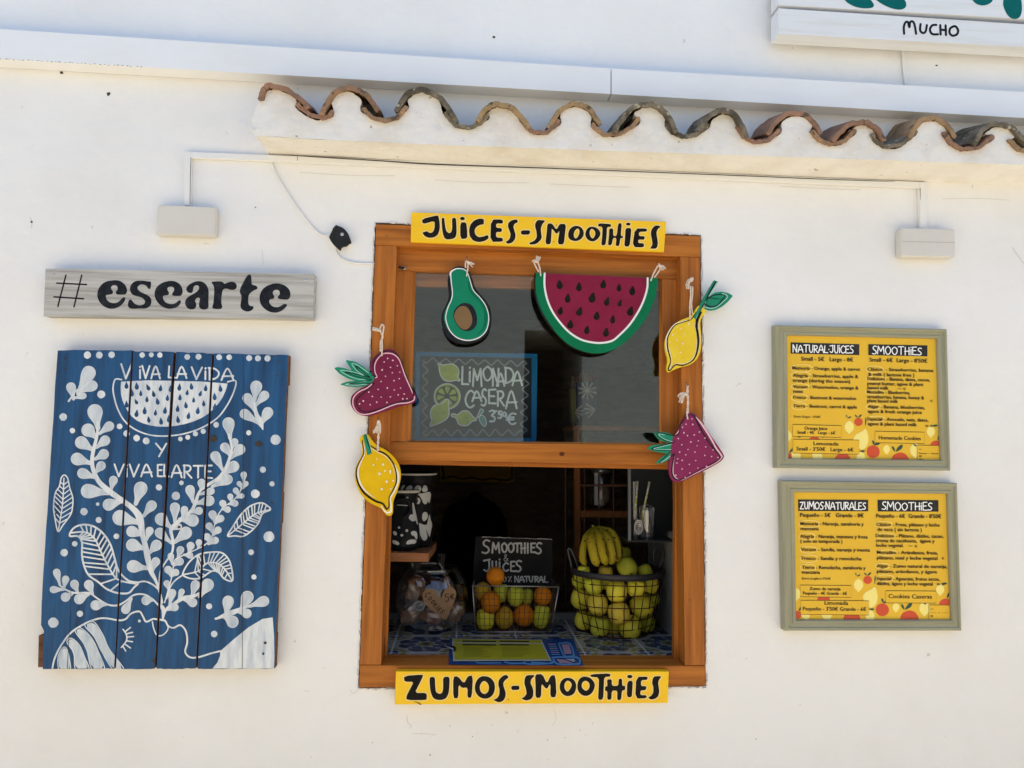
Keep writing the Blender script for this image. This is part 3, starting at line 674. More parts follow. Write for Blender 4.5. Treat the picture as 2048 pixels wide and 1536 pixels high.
def shapes(mb, cr, polys, d, mt, outline=None, n=1, q=0.18, layer=2, ow=4.2):
    for pg in polys:
        o, hs = (pg[0], pg[1:]) if isinstance(pg[0], list) else (pg, [])
        curvy = len(o) > 13 or hs
        k, qq = (2, 0.25) if curvy and len(o) != 12 else (n, q)
        o2 = chaikin(cr(o), 1, .2) if not hs and not curvy else chaikin(cr(o), 1 if not hs else 2, .25 if hs else .2)
        h2 = [chaikin(cr(h), 2, .25) for h in hs]
        mb.flat(o2, d, mt, h2, layer)
        if outline:
            for l in [o2]+h2: mb.ribbon(l, ow, d, outline, closed=True, layer=layer-1, smooth=0)

# ---------------------------------------------------------------- yellow boards
A = crop(820, 420, 7.877); B = crop(1075, 420, 7.877)
def board(name, label, q, d, th):
    t = thing(name, label, "sign", P((q[2][0]+q[3][0])/2, (q[2][1]+q[3][1])/2, d-th/2)); mb = MB()
    mb.extrude(q, d-th, d, M['yellow']); part("board", mb, t, bv=0.0015); return t
t = board("sign_board", "yellow board with black hand-cut letters JUICES-SMOOTHIES over the window", [(822.8, 424.5), (1332.5, 443.5), (1328, 503.8), (821.2, 483.8)], 0.022, 0.011)
mb = MB(); D_ = 0.0222
shapes(mb, A, [[(188, 140), (440, 80), (452, 112), (468, 200), (470, 300), (440, 390), (380, 432), (300, 440), (235, 415), (190, 355), (270, 332), (300, 358), (340, 360), (370, 330), (388, 270), (388, 170), (200, 225)],
 [(500, 122), (540, 122), (548, 220), (570, 330), (615, 368), (650, 350), (665, 290), (660, 125), (722, 122), (733, 230), (735, 380), (710, 440), (650, 460), (580, 465), (540, 440), (515, 370), (500, 230)],
 [(790, 195), (885, 192), (900, 300), (905, 450), (792, 458)], ell(826, 135, 39, 28, 12, .03),
 [(1165, 140), (1165, 228), (1110, 232), (1050, 260), (1015, 320), (1030, 390), (1080, 428), (1150, 420), (1225, 390), (1245, 440), (1180, 490), (1080, 508), (990, 480), (940, 410), (928, 320), (950, 230), (1010, 165), (1090, 132)],
 [(1275, 150), (1460, 148), (1465, 215), (1358, 210), (1358, 280), (1450, 285), (1445, 348), (1356, 345), (1356, 432), (1460, 438), (1465, 500), (1265, 503)],
 [(1690, 145), (1700, 195), (1650, 215), (1628, 260), (1640, 310), (1665, 390), (1655, 460), (1610, 515), (1540, 535), (1505, 500), (1545, 480), (1575, 440), (1585, 380), (1560, 310), (1540, 260), (1550, 200), (1600, 160)],
 [(1750, 320), (1893, 318), (1888, 388), (1748, 390)]], D_, M['black'], M['pale'])
S_B = [(-38, 215), (-10, 170), (10, 155), (130, 165), (80, 215), (52, 290), (58, 360), (70, 430), (45, 480), (-5, 525), (-50, 542), (-122, 545), (-128, 515), (-80, 500), (-35, 470), (-10, 420), (-18, 330), (-38, 270)]
shapes(mb, B, [S_B, [(155, 212), (230, 210), (298, 315), (350, 215), (450, 222), (435, 370), (415, 545), (315, 540), (350, 318), (300, 385), (225, 285), (222, 350), (210, 540), (122, 540), (145, 350)],
 [[(620, 243), (700, 275), (738, 360), (710, 440), (640, 488), (560, 490), (495, 455), (478, 390), (500, 310), (550, 260)], [(640, 285), (665, 330), (655, 390), (610, 455), (575, 430), (570, 370), (595, 315)]],
 [[(860, 260), (930, 275), (985, 330), (995, 390), (950, 460), (880, 500), (810, 485), (760, 430), (750, 370), (775, 300), (815, 268)], [(860, 290), (905, 330), (915, 390), (870, 460), (830, 410), (818, 350), (835, 310)]],
 [(960, 208), (1160, 220), (1155, 268), (1095, 265), (1090, 400), (1072, 555), (1003, 558), (1020, 400), (1025, 265), (952, 258)],
 [(1130, 292), (1195, 290), (1192, 410), (1250, 410), (1270, 208), (1330, 208), (1310, 408), (1348, 412), (1345, 442), (1305, 442), (1290, 565), (1230, 568), (1245, 440), (1190, 440), (1168, 555), (1108, 555), (1125, 420)],
 [(1385, 285), (1480, 282), (1470, 420), (1450, 575), (1365, 575), (1380, 420)], ell(1430, 222, 36, 24, 12, .03),
 [(1535, 290), (1725, 290), (1722, 340), (1600, 345), (1598, 410), (1690, 412), (1685, 470), (1590, 465), (1585, 520), (1680, 525), (1675, 590), (1495, 585)],
 [(1945, 262), (1895, 300), (1875, 350), (1880, 410), (1898, 500), (1890, 580), (1860, 612), (1765, 608), (1800, 570), (1812, 520), (1795, 430), (1782, 360), (1800, 300), (1850, 245), (1900, 242)]], D_, M['black'], M['pale'])
for x, y in B([(296, 238), (254, 500)]): mb.flat(ell(x, y, 1, 1, 8), D_, M['raw_wood'], layer=3)
part("lettering", mb, t)
Cc = crop(800, 1340, 7.585); Dd = crop(1070, 1340, 7.585)
t = board("sign_board", "yellow board with black letters ZUMOS-SMOOTHIES under the window", [(791.8, 1343), (1338, 1343), (1335.5, 1406), (789, 1409)], 0.034, 0.022)
mb = MB(); D_ = 0.0342
shapes(mb, Cc, [[(60, 90), (340, 68), (352, 90), (300, 200), (222, 350), (405, 345), (408, 440), (380, 458), (100, 458), (95, 400), (150, 290), (210, 178), (65, 180)],
 [(450, 105), (530, 105), (535, 250), (545, 335), (600, 365), (640, 345), (655, 280), (652, 105), (752, 100), (752, 230), (740, 350), (700, 430), (640, 455), (560, 455), (500, 425), (462, 330), (448, 200)],
 [(805, 100), (880, 95), (970, 208), (1030, 90), (1108, 85), (1090, 420), (1022, 422), (1025, 265), (945, 275), (888, 220), (885, 430), (808, 430)],
 [[(1280, 90), (1370, 110), (1430, 180), (1445, 270), (1420, 370), (1350, 430), (1270, 438), (1190, 405), (1140, 330), (1132, 240), (1165, 150), (1220, 100)], [(1270, 155), (1330, 195), (1352, 260), (1340, 330), (1285, 372), (1230, 340), (1208, 280), (1215, 220)]],
 [(1610, 68), (1655, 110), (1590, 160), (1565, 200), (1575, 260), (1605, 340), (1600, 410), (1565, 470), (1500, 495), (1410, 455), (1470, 430), (1505, 380), (1510, 300), (1488, 220), (1500, 150), (1550, 95)],
 [(1688, 240), (1810, 236), (1812, 302), (1690, 306)],
 [(1920, 78), (2035, 75), (2040, 95), (1990, 140), (1980, 200), (2010, 260), (2025, 320), (2020, 400), (1980, 450), (1905, 465), (1838, 432), (1890, 405), (1920, 360), (1912, 290), (1885, 210), (1890, 130)]], D_, M['black'], M['pale'])
shapes(mb, Dd, [[(0, 65), (115, 62), (180, 210), (240, 80), (312, 82), (328, 410), (232, 418), (235, 195), (185, 285), (155, 275), (97, 200), (95, 420), (8, 425), (8, 250)],
 [[(500, 112), (580, 135), (625, 200), (625, 290), (590, 370), (500, 405), (420, 375), (370, 290), (380, 190), (430, 130)], [(497, 155), (550, 190), (560, 240), (500, 340), (455, 300), (443, 240), (455, 190)]],
 [[(755, 95), (840, 115), (905, 190), (910, 260), (870, 350), (800, 395), (720, 390), (655, 330), (638, 250), (655, 160), (700, 110)], [(768, 158), (820, 190), (832, 240), (810, 300), (768, 320), (720, 280), (705, 240), (720, 185)]],
 [(845, 65), (1140, 50), (1145, 100), (1050, 108), (1045, 250), (1035, 450), (955, 455), (965, 280), (970, 112), (840, 105)],
 [(1090, 145), (1165, 138), (1168, 242), (1265, 240), (1268, 135), (1322, 130), (1322, 240), (1372, 240), (1365, 308), (1320, 310), (1308, 455), (1245, 458), (1250, 312), (1165, 315), (1160, 452), (1095, 452), (1098, 320), (1062, 318), (1065, 250), (1100, 245)],
 [(1400, 168), (1485, 162), (1478, 300), (1468, 415), (1392, 412)], ell(1438, 100, 41, 27, 12, .03),
 [(1535, 105), (1710, 98), (1705, 150), (1610, 155), (1608, 245), (1695, 245), (1680, 308), (1602, 310), (1598, 382), (1695, 382), (1690, 430), (1520, 435)],
 [(1925, 95), (1880, 150), (1868, 200), (1880, 270), (1888, 330), (1870, 400), (1820, 440), (1750, 450), (1715, 415), (1765, 390), (1795, 340), (1795, 260), (1775, 200), (1785, 130), (1815, 92)]], D_, M['black'], M['pale'])
mb.ribbon(Cc([(200, 480), (260, 492), (300, 515), (315, 528)]), [0.4, 1.2, 2.2, 1.5], D_, M['black'], layer=3)
mb.flat(ell(*Cc([(1642, 447)])[0], 1, 1, 8), D_, M['black'], layer=3)
part("lettering", mb, t)

# ---------------------------------------------------------------- grey wooden name board
D_ = 0.040
t = thing("wooden_sign", "weathered grey wooden plank with dark carved letters #escarte", "sign", P(356, 638, 0.02))
mb = MB(); cr = crop(60, 500, 3.413)
mb.extrude(cr([(106, 127), (600, 133), (1100, 146), (1500, 155), (1941, 164), (1931, 470), (1500, 463), (1000, 460), (500, 455), (92, 450)]), 0.003, D_, M['grey_wood']); part("plank", mb, t, bv=0.0018)
mb = MB(); E_ = crop(180, 540, 9.752); F_ = crop(370, 540, 8.904)
def glyph(c, o): mb.flat(chaikin(c(o), 2, .25), D_, M['ink'], layer=1)
glyph(E_, [(400, 205), (510, 195), (610, 220), (690, 290), (725, 380), (720, 440), (690, 478), (620, 482), (530, 480), (498, 450), (505, 420), (535, 390), (540, 350), (525, 310), (480, 292), (430, 305), (405, 345), (420, 385), (450, 415), (450, 450), (420, 475), (330, 485), (303, 500), (320, 570), (370, 625), (450, 650), (530, 640), (590, 590), (640, 535), (680, 530), (692, 560), (670, 620), (600, 700), (500, 750), (400, 760), (290, 725), (200, 650), (150, 560), (138, 460), (165, 360), (230, 275), (310, 225)])
glyph(E_, [(960, 205), (1060, 210), (1130, 225), (1188, 222), (1192, 290), (1175, 370), (1150, 375), (1125, 350), (1100, 305), (1040, 282), (980, 285), (930, 320), (925, 370), (970, 420), (1070, 465), (1150, 505), (1195, 560), (1200, 640), (1170, 710), (1090, 755), (980, 750), (820, 760), (760, 740), (735, 690), (750, 600), (780, 570), (810, 580), (850, 640), (910, 680), (980, 692), (1050, 670), (1078, 625), (1060, 580), (1010, 535), (900, 510), (820, 480), (780, 410), (775, 340), (810, 270), (870, 220)])
glyph(E_, [(1500, 222), (1580, 208), (1680, 225), (1760, 280), (1805, 370), (1808, 440), (1780, 500), (1740, 508), (1640, 508), (1600, 490), (1600, 455), (1635, 415), (1645, 365), (1620, 330), (1570, 322), (1520, 335), (1502, 375), (1530, 420), (1545, 450), (1530, 490), (1430, 500), (1418, 520), (1430, 580), (1480, 640), (1560, 665), (1640, 662), (1690, 630), (1730, 590), (1765, 590), (1778, 620), (1750, 680), (1680, 735), (1580, 760), (1480, 750), (1380, 700), (1300, 610), (1260, 520), (1258, 420), (1300, 330), (1370, 270), (1440, 235)])
glyph(F_, [(100, 240), (180, 205), (260, 195), (340, 220), (400, 290), (425, 380), (418, 480), (418, 590), (420, 660), (390, 700), (320, 708), (260, 680), (245, 620), (255, 560), (270, 520), (250, 490), (210, 495), (180, 530), (178, 560), (200, 590), (200, 650), (170, 695), (100, 705), (40, 680), (5, 620), (0, 560), (30, 500), (90, 455), (180, 410), (240, 360), (255, 310), (235, 275), (190, 272), (150, 300), (145, 350), (135, 400), (90, 415), (40, 390), (18, 340), (40, 290)])
glyph(F_, [(465, 215), (500, 205), (640, 200), (680, 220), (705, 250), (760, 220), (830, 205), (890, 220), (925, 270), (915, 330), (870, 355), (800, 352), (750, 330), (690, 335), (665, 370), (655, 450), (645, 540), (650, 610), (668, 660), (640, 695), (560, 698), (490, 685), (485, 650), (505, 600), (512, 500), (520, 400), (520, 310), (500, 260)])
glyph(F_, [(1150, 75), (1180, 100), (1185, 180), (1185, 245), (1210, 270), (1260, 275), (1295, 310), (1285, 340), (1220, 365), (1160, 410), (1130, 460), (1125, 540), (1130, 610), (1160, 645), (1200, 640), (1225, 660), (1210, 700), (1160, 735), (1090, 742), (1020, 710), (985, 660), (990, 590), (1005, 520), (1002, 450), (975, 400), (980, 340), (1010, 270), (1060, 180), (1105, 100)])
glyph(F_, [(1560, 245), (1640, 235), (1740, 255), (1830, 310), (1878, 390), (1875, 480), (1840, 525), (1790, 530), (1700, 518), (1655, 510), (1650, 480), (1685, 440), (1690, 400), (1670, 360), (1625, 350), (1580, 365), (1558, 410), (1580, 450), (1595, 490), (1570, 515), (1510, 522), (1493, 560), (1520, 620), (1580, 660), (1660, 665), (1720, 630), (1770, 600), (1815, 610), (1815, 640), (1760, 700), (1680, 750), (1590, 765), (1490, 740), (1400, 680), (1340, 600), (1322, 500), (1345, 400), (1400, 320), (1480, 270)])
for a in ([(245, 172), (190, 385)], [(353, 172), (300, 388)], [(182, 226), (386, 236)], [(163, 320), (365, 333)]): mb.ribbon(cr(a), 3.0, D_, M['ink'], layer=1, smooth=0)
part("lettering", mb, t)
mb = MB()
for x, y in cr([(162, 166), (1878, 202)]):
    mb = MB(); mb.ball(P(x, y, D_), 0.0045, 0.0015, 0.0045, M['screw'], 12, 6); mb.flat(ell(x, y, .9, .9, 8), D_+0.002, M['crack']); part("screw", mb, t)

# ---------------------------------------------------------------- blue painted pallet panel
Q = crop(60, 680, 3.657); D_ = 0.042
t = thing("pallet_painting", "blue painted pallet-wood panel with white plants and a sleeping face", "painting", P(318, 1338, 0.02))
EDG = [[(115, 700.2), (263.6, 700.8), (228.6, 1337.5), (85.6, 1338)], [(267, 702.6), (346.5, 704), (309.5, 1338), (231.6, 1338)], [(352, 704.3), (424, 706.8), (391.5, 1337), (313, 1338)], [(427.5, 706.4), (576.5, 710.2), (548.5, 1337.5), (395, 1337.5)]]
notch = {0: [(85.6, 1338), (85.8, 1290), (88, 1262), (82, 1250), (83.5, 1200)]}
for k, e in enumerate(EDG):
    o = jit_edge(e[0], e[1], 9, 0.9)+jit_edge(e[1], e[2], 16, 0.5)+jit_edge(e[2], e[3], 9, 0.9)
    o += notch.get(k, [])+jit_edge(notch[k][-1] if k in notch else e[3], e[0], 14, 0.5)
    mb = MB(); mb.extrude(o, 0.022, D_, M['blue'], M['raw_wood']); part("plank", mb, t, bv=0.0012)
for k, q in enumerate(([(120, 706), (578.5, 711), (576.5, 770), (118, 766)], [(102, 985), (565.5, 985), (563, 1047), (100, 1045)], [(77.5, 1271), (553, 1268), (550.5, 1335), (76, 1334.5)])):
    mb = MB(); mb.extrude(q, 0.002, 0.0215, M['raw_wood']); part("batten", mb, t)
def clip_planks(src):
    out = MB()
    for e in EDG:
        bm = bmesh.new(); vs = [bm.verts.new(v) for v in src.v]
        for f, mi in zip(src.f, src.m):
            try: nf = bm.faces.new([vs[i] for i in f]); nf.material_index = mi
            except ValueError: pass
        a, b, c, d = [P(x, y, D_) for x, y in e]
        for p, q, s in ((a, d, 1), (b, c, -1)):
            dr = (q-p); n = Vector((dr.z, 0, -dr.x)).normalized(); mid = (a+b+c+d)/4
            if (mid-p).dot(n) < 0: n = -n
            bmesh.ops.bisect_plane(bm, geom=bm.verts[:]+bm.edges[:]+bm.faces[:], plane_co=p+n*0.0006, plane_no=n, clear_inner=True)
        for p, q in ((a, b), (d, c)):
            dr = (q-p); n = Vector((dr.z, 0, -dr.x)).normalized(); mid = (a+b+c+d)/4
            if (mid-p).dot(n) < 0: n = -n
            bmesh.ops.bisect_plane(bm, geom=bm.verts[:]+bm.edges[:]+bm.faces[:], plane_co=p+n*0.001, plane_no=n, clear_inner=True)
        bm.verts.index_update()
        for mi, mt in enumerate(src.mats):
            out.add([v.co.copy() for v in bm.verts], [[v.index for v in f.verts] for f in bm.faces if f.material_index == mi], mt)
        bm.free()
    return out
W = M['white_art']; BL = M['blue']; art = MB()
def fl(p, layer=1, mt=None, n=1, holes=()): art.flat(chaikin(Q(p), n, .25), D_, mt or W, holes, layer)
def rb(p, wd, layer=1, mt=None, closed=False): art.ribbon(Q(p), [w_/3.657 for w_ in wd] if isinstance(wd, list) else wd/3.657, D_, mt or W, closed, layer)
def dr(bx, by, tx, ty, r, layer=1):
    o = chaikin(Q(drop(bx, by, tx, ty, r)), 1, .25); art.flat(o, D_, M['art_fill'], layer=1)
    art.ribbon(o, 1.25, D_, W, True, 2, 0)
dn = lambda p: [(a[0], a[1]+1170.3)+tuple(a[2:]) for a in p]
fl([(668, 290), (1445, 308), (1440, 350), (1400, 440), (1320, 530), (1230, 585), (1100, 625), (960, 637), (850, 620), (760, 580), (700, 500), (668, 420), (662, 350)])
rb([(1445, 306), (1505, 300), (1490, 380), (1440, 480), (1370, 570), (1260, 640), (1130, 685), (1000, 702), (880, 695), (770, 655), (690, 590), (640, 500), (612, 400), (608, 340), (625, 287), (670, 290)], 11)
for x, y in ((705, 330), (780, 335), (862, 345), (955, 350), (1028, 355), (1093, 343), (1180, 337), (1285, 350), (1392, 352), (745, 385), (810, 388), (903, 392), (1150, 382), (1247, 390), (1350, 412), (706, 468), (775, 450), (855, 432), (932, 447), (1005, 422), (1097, 418), (1197, 437), (1270, 462), (780, 535), (838, 515), (918, 530), (988, 513), (1080, 500), (1140, 475), (1228, 515), (1352, 488), (868, 580), (958, 592), (1015, 575), (1082, 580), (1160, 552)):
    k = random.uniform(.85, 1.2); s_ = seed(0, 0, 13*k, 25*k, 0); a = random.uniform(-.5, .5) if random.random() < .3 else random.uniform(-.15, .2)
    fl([(x+u*math.cos(a)-v*math.sin(a), y+u*math.sin(a)+v*math.cos(a)) for u, v in s_], 2, BL, 0)
for x, y, r in [(420, 110, 27), (507, 110, 25), (597, 108, 24), (820, 110, 20), (887, 108, 18), (950, 110, 20), (1150, 124, 21), (1232, 122, 22), (1383, 126, 21), (1457, 126, 21), (1603, 132, 22), (1667, 134, 22), (1737, 134, 23), (243, 563, 28), (310, 663, 20), (521, 398, 29), (655, 632, 21), (706, 684, 24), (780, 717, 24), (850, 738, 25), (1100, 724, 17), (1154, 711, 18), (1210, 686, 19), (1267, 668, 19), (1361, 620, 21), (1600, 679, 19), (1796, 730, 38), (1703, 948, 23), (1770, 1052, 19), (1648, 1125, 32), (1108, 1045, 17), (943, 1078, 23), (1067, 1140, 31), (495, 1200, 13), (395, 1255, 27)]+dn([(502, 146, 22), (632, 265, 21), (327, 320, 20), (250, 385, 28), (365, 832, 23), (170, 897, 38), (1748, 268, 40), (1617, 382, 21), (1638, 563, 19), (1310, 777, 22), (1347, 980, 24), (800, 885, 11)]):
    fl(ell(x, y, r, r, 16, .04), 1, random.choice((W, M['art_fill'])), 0)
for a in ((345, 400, 430, 240, 50), (320, 440, 300, 345, 34), (345, 385, 455, 335, 38), (310, 428, 390, 408, 22), (345, 360, 283, 447, 5),
          (1640, 450, 1655, 340, 42), (1650, 530, 1590, 425, 35), (1640, 490, 1715, 405, 33), (1690, 620, 1570, 540, 35), (1680, 630, 1740, 530, 38),
          (490, 720, 425, 660, 48), (470, 810, 375, 750, 45), (455, 905, 345, 870, 45), (490, 1010, 385, 975, 38), (590, 1120, 425, 1105, 52), (690, 1175, 575, 1205, 42), (810, 1340, 660, 1300, 56),
          (500, 660, 475, 525, 55), (500, 690, 580, 630, 34), (480, 790, 550, 735, 36), (470, 875, 540, 835, 36), (470, 980, 520, 920, 32), (590, 1105, 610, 1025, 30), (770, 1210, 810, 1085, 48), (825, 1295, 890, 1210, 36),
          (1465, 730, 1452, 610, 43), (1478, 795, 1497, 745, 25), (1470, 855, 1425, 785, 33), (1460, 870, 1535, 800, 38), (1415, 960, 1355, 850, 36), (1415, 985, 1490, 925, 40), (1325, 1075, 1445, 1020, 36), (1250, 1105, 1255, 1045, 28), (1195, 1195, 1170, 1095, 33), (1240, 1130, 1325, 1105, 25), (1210, 1195, 1310, 1175, 38), (1060, 1340, 1060, 1225, 35), (1110, 1315, 1130, 1240, 25), (1180, 1260, 1235, 1250, 28), (1085, 1310, 1190, 1320, 44), (1035, 1375, 960, 1310, 45), (1025, 1390, 1090, 1365, 20), (1040, 1490, 950, 1410, 36), (1050, 1485, 1140, 1410, 44),
          (1563, 1045, 1563, 985, 22), (1550, 1090, 1530, 1050, 17), (1555, 1090, 1580, 1050, 17), (1525, 1145, 1505, 1100, 20), (1510, 1155, 1548, 1140, 18), (1475, 1195, 1465, 1145, 20), (1450, 1200, 1500, 1195, 22), (1415, 1235, 1410, 1195, 24), (1400, 1235, 1445, 1240, 22)):
    dr(*a, layer=random.choice((1, 2)))
for a in ((840, 260, 745, 230, 40), (850, 360, 750, 330, 46), (870, 500, 755, 485, 45), (850, 300, 875, 225, 28), (865, 395, 925, 330, 38), (895, 520, 920, 450, 30),
          (1355, 170, 1335, 105, 28), (1350, 175, 1395, 135, 25), (1335, 240, 1310, 190, 24), (1335, 260, 1375, 220, 25), (1310, 310, 1295, 270, 26), (1300, 325, 1355, 295, 25), (1230, 355, 1235, 310, 22), (1160, 390, 1175, 335, 28), (1080, 425, 1100, 365, 26), (1120, 400, 1170, 405, 22), (1042, 475, 1030, 410, 22), (1050, 480, 1095, 450, 28), (1035, 560, 1010, 510, 27), (1035, 560, 1065, 530, 25), (1015, 660, 1000, 610, 22),
          (220, 625, 195, 530, 26), (245, 655, 260, 580, 26), (255, 655, 170, 655, 24), (350, 680, 325, 615, 30), (460, 695, 430, 620, 34), (315, 680, 260, 710, 33), (435, 685, 360, 725, 36), (565, 762, 480, 770, 36), (905, 730, 850, 735, 33), (745, 715, 700, 800, 32),
          (1020, 775, 1040, 680, 28), (1080, 745, 1110, 670, 20), (1180, 715, 1210, 620, 32), (1235, 715, 1300, 620, 44), (1120, 725, 1190, 750, 32), (1000, 805, 1060, 785, 26),
          (1430, 860, 1450, 740, 40), (1535, 815, 1590, 710, 44), (1595, 780, 1710, 740, 38), (1520, 818, 1585, 830, 34), (1415, 850, 1480, 890, 44), (1450, 850, 1358, 868, 6)):
    b = dn([(a[0], a[1]), (a[2], a[3])]); dr(b[0][0], b[0][1], b[1][0], b[1][1], a[4], layer=random.choice((1, 2)))
rb([(1703, 655), (1685, 600), (1655, 540), (1640, 450)], [8, 40, 30, 18], 3)
rb([(495, 600), (490, 700), (470, 780), (455, 860), (460, 940), (500, 1030), (560, 1090), (640, 1150), (700, 1190), (770, 1250), (805, 1310), (822, 1420), (845, 1510), (860, 1590), (885, 1690), (920, 1760), (945, 1830), (965, 1920)], [14, 20, 26, 28, 30, 34, 40, 40, 36, 44, 52, 38, 40, 44, 36, 22, 18, 20], 3)
rb([(1455, 690), (1475, 790), (1460, 860), (1430, 940), (1380, 1010), (1300, 1060), (1240, 1110), (1210, 1190), (1180, 1250), (1120, 1300), (1060, 1350), (1030, 1390), (1045, 1470), (1040, 1550), (995, 1620), (955, 1690), (945, 1790)], [14, 18, 20, 24, 26, 22, 20, 26, 24, 30, 28, 26, 20, 16, 12, 12, 12], 3)
rb([(1560, 1040), (1530, 1120), (1480, 1180), (1420, 1220), (1370, 1290), (1345, 1370), (1330, 1440), (1290, 1490), (1220, 1530), (1120, 1575), (1060, 1610), (1045, 1680), (1030, 1760), (1005, 1850), (985, 1920)], 9, 3)
rb(dn([(215, 620), (260, 655), (330, 680), (430, 680), (500, 725), (570, 765), (640, 770), (700, 740), (760, 695), (830, 690), (890, 720), (945, 775)]), 13, 3)
rb(dn([(972, 860), (1000, 795), (1060, 755), (1120, 718), (1200, 702), (1260, 670)]), [16, 18, 24, 30, 24, 14], 3)
rb(dn([(1358, 868), (1450, 835), (1530, 803), (1610, 770)]), [8, 40, 30, 12], 3)
rb(dn([(780, 605), (840, 595), (900, 620), (945, 660)]), 12, 3)
rb(dn([(1115, 550), (1060, 590), (1025, 640), (1000, 720)]), 10, 3)
rb(dn([(945, 760), (975, 800), (972, 870)]), [20, 30, 14], 3)
def leaf(outl, rib, n, ang, wd=11, rw=8):
    rb(outl, wd, 2, None, True); rb(rib, wd*.9, 2)
    R_ = catmull(rib, 12); O_ = catmull(outl, 5, True)
    for k in range(1, n):
        i = int((0.10+0.84*k/n)*(len(R_)-1)); p = R_[i]; q = R_[min(i+1, len(R_)-1)]; dx, dy = q[0]-p[0], q[1]-p[1]; L = math.hypot(dx, dy) or 1
        for sg in (1, -1):
            a = math.atan2(dy, dx)+sg*ang; ux, uy = math.cos(a), math.sin(a); best = None
            for j in range(len(O_)):
                A_, B_ = O_[j], O_[(j+1) % len(O_)]; ex, ey = B_[0]-A_[0], B_[1]-A_[1]; den = ux*ey-uy*ex
                if abs(den) < 1e-6: continue
                s_ = ((A_[0]-p[0])*ey-(A_[1]-p[1])*ex)/den; t_ = ((A_[0]-p[0])*uy-(A_[1]-p[1])*ux)/den
                if s_ > 3 and 0 <= t_ <= 1 and (best is None or s_ < best): best = s_
            if best and best < 190: rb([p, (p[0]+ux*best, p[1]+uy*best)], rw, 2)
leaf([(250, 988), (275, 1010), (290, 1080), (312, 1150), (312, 1210), (298, 1275), (240, 1355), (205, 1400), (182, 1300), (172, 1220), (185, 1120), (215, 1070), (228, 1010)], [(208, 1390), (238, 1200), (248, 1010)], 10, math.radians(50), 10)
leaf(dn([(290, 262), (320, 205), (390, 180), (470, 195), (540, 250), (590, 330), (620, 430), (650, 520), (720, 590), (790, 605), (760, 640), (720, 680), (640, 680), (560, 650), (500, 600), (430, 550), (395, 480), (380, 400), (380, 310), (350, 265)]), dn([(300, 240), (400, 235), (470, 280), (520, 380), (570, 480), (640, 580), (770, 612)]), 15, math.radians(125), 14, 11)
leaf(dn([(1445, 262), (1480, 200), (1540, 110), (1610, 45), (1690, 20), (1740, 45), (1757, 72), (1700, 100), (1670, 170), (1620, 225), (1560, 265), (1500, 262)]), dn([(1450, 260), (1560, 170), (1650, 100), (1750, 72)]), 12, math.radians(60), 11, 9)
leaf(dn([(1120, 530), (1160, 460), (1230, 400), (1320, 382), (1400, 385), (1450, 430), (1475, 500), (1480, 590), (1420, 575), (1380, 530), (1330, 520), (1250, 570), (1180, 575), (1125, 555)]), dn([(1125, 545), (1230, 520), (1290, 465), (1360, 460), (1420, 500), (1475, 585)]), 15, math.radians(62), 12, 9)
rb(dn([(162, 1245), (180, 1160), (230, 1060), (300, 970), (400, 905), (490, 870), (560, 865), (650, 880), (700, 870), (740, 830), (800, 815), (825, 850), (850, 890), (900, 870), (940, 875), (985, 880), (1010, 920), (1050, 935), (1100, 915), (1140, 960), (1150, 1040), (1135, 1110), (1170, 1150), (1230, 1150), (1330, 1120), (1392, 1105)]), 13, 2)
rb(dn([(895, 890), (905, 940), (930, 990), (975, 985), (1010, 940), (990, 890), (960, 880)]), 9, 2)
rb(dn([(945, 880), (940, 940), (935, 1000)]), 8, 2)
fl(dn([(1775, 858), (1785, 1000), (1790, 1238), (1330, 1236), (1370, 1190), (1390, 1140), (1392, 1105), (1500, 1010), (1600, 930), (1700, 870)]), 1, None, 0)
for bnd in ([(215, 1242), (205, 1150), (240, 1080), (270, 1090), (290, 1170), (292, 1242)], [(270, 1040), (300, 1010), (360, 1060), (400, 1150), (430, 1242), (335, 1242), (320, 1120)], [(330, 960), (370, 935), (450, 1010), (500, 1110), (545, 1242), (455, 1242), (410, 1080)], [(400, 915), (465, 890), (530, 980), (580, 1090), (690, 1242), (610, 1242), (520, 1100), (470, 1000)]):
    fl(dn(bnd), 1, M['art_fill']); rb(dn(bnd), 7, 2, None, True)
rb(dn([(680, 945), (705, 985), (705, 1030), (668, 1078)]), 10, 2)
for a in ([(700, 960), (735, 932)], [(710, 978), (750, 968)], [(712, 1002), (758, 998)], [(708, 1030), (750, 1037)], [(695, 1055), (735, 1082)], [(680, 1070), (700, 1105)]): rb(dn(a), 10, 2)
part("painted_design", clip_planks(art), t)
for s, x0, x1, y0, y1, h in (("V", 668, 742, 282, 282, 105), ("iVA", 800, 950, 280, 282, 90), ("LA", 1012, 1145, 275, 278, 86), ("ViDA", 1182, 1490, 286, 294, 88), ("Y", 922, 998, 852, 852, 98), ("ViVA", 618, 892, 997, 999, 88), ("EL", 932, 1012, 998, 998, 86), ("ARTE", 1035, 1330, 1003, 1010, 92)):
    a, b = Q([(x0, y0)])[0], Q([(x1, y1)])[0]; let = MB(); word(let, s, a[0], b[0], a[1], b[1], h/3.657, 3.6, D_, W, .14, 3, .2, .04); part("lettering", clip_planks(let), t)
cm = MB()
for e in ([(1560, 100), (1562, 600), (1556, 1300), (1552, 2405)],):
    cm.ribbon(Q(e), [.8, 1.1, .8, 1.0], D_, M['crack'], layer=4, smooth=3, cap=False)
cm.ribbon(Q(dn([(300, 640), (290, 900), (272, 1240)])), [.6, .9, 1.1], D_, M['crack'], layer=4, smooth=3, cap=False)
part("wood_crack", clip_planks(cm), t)
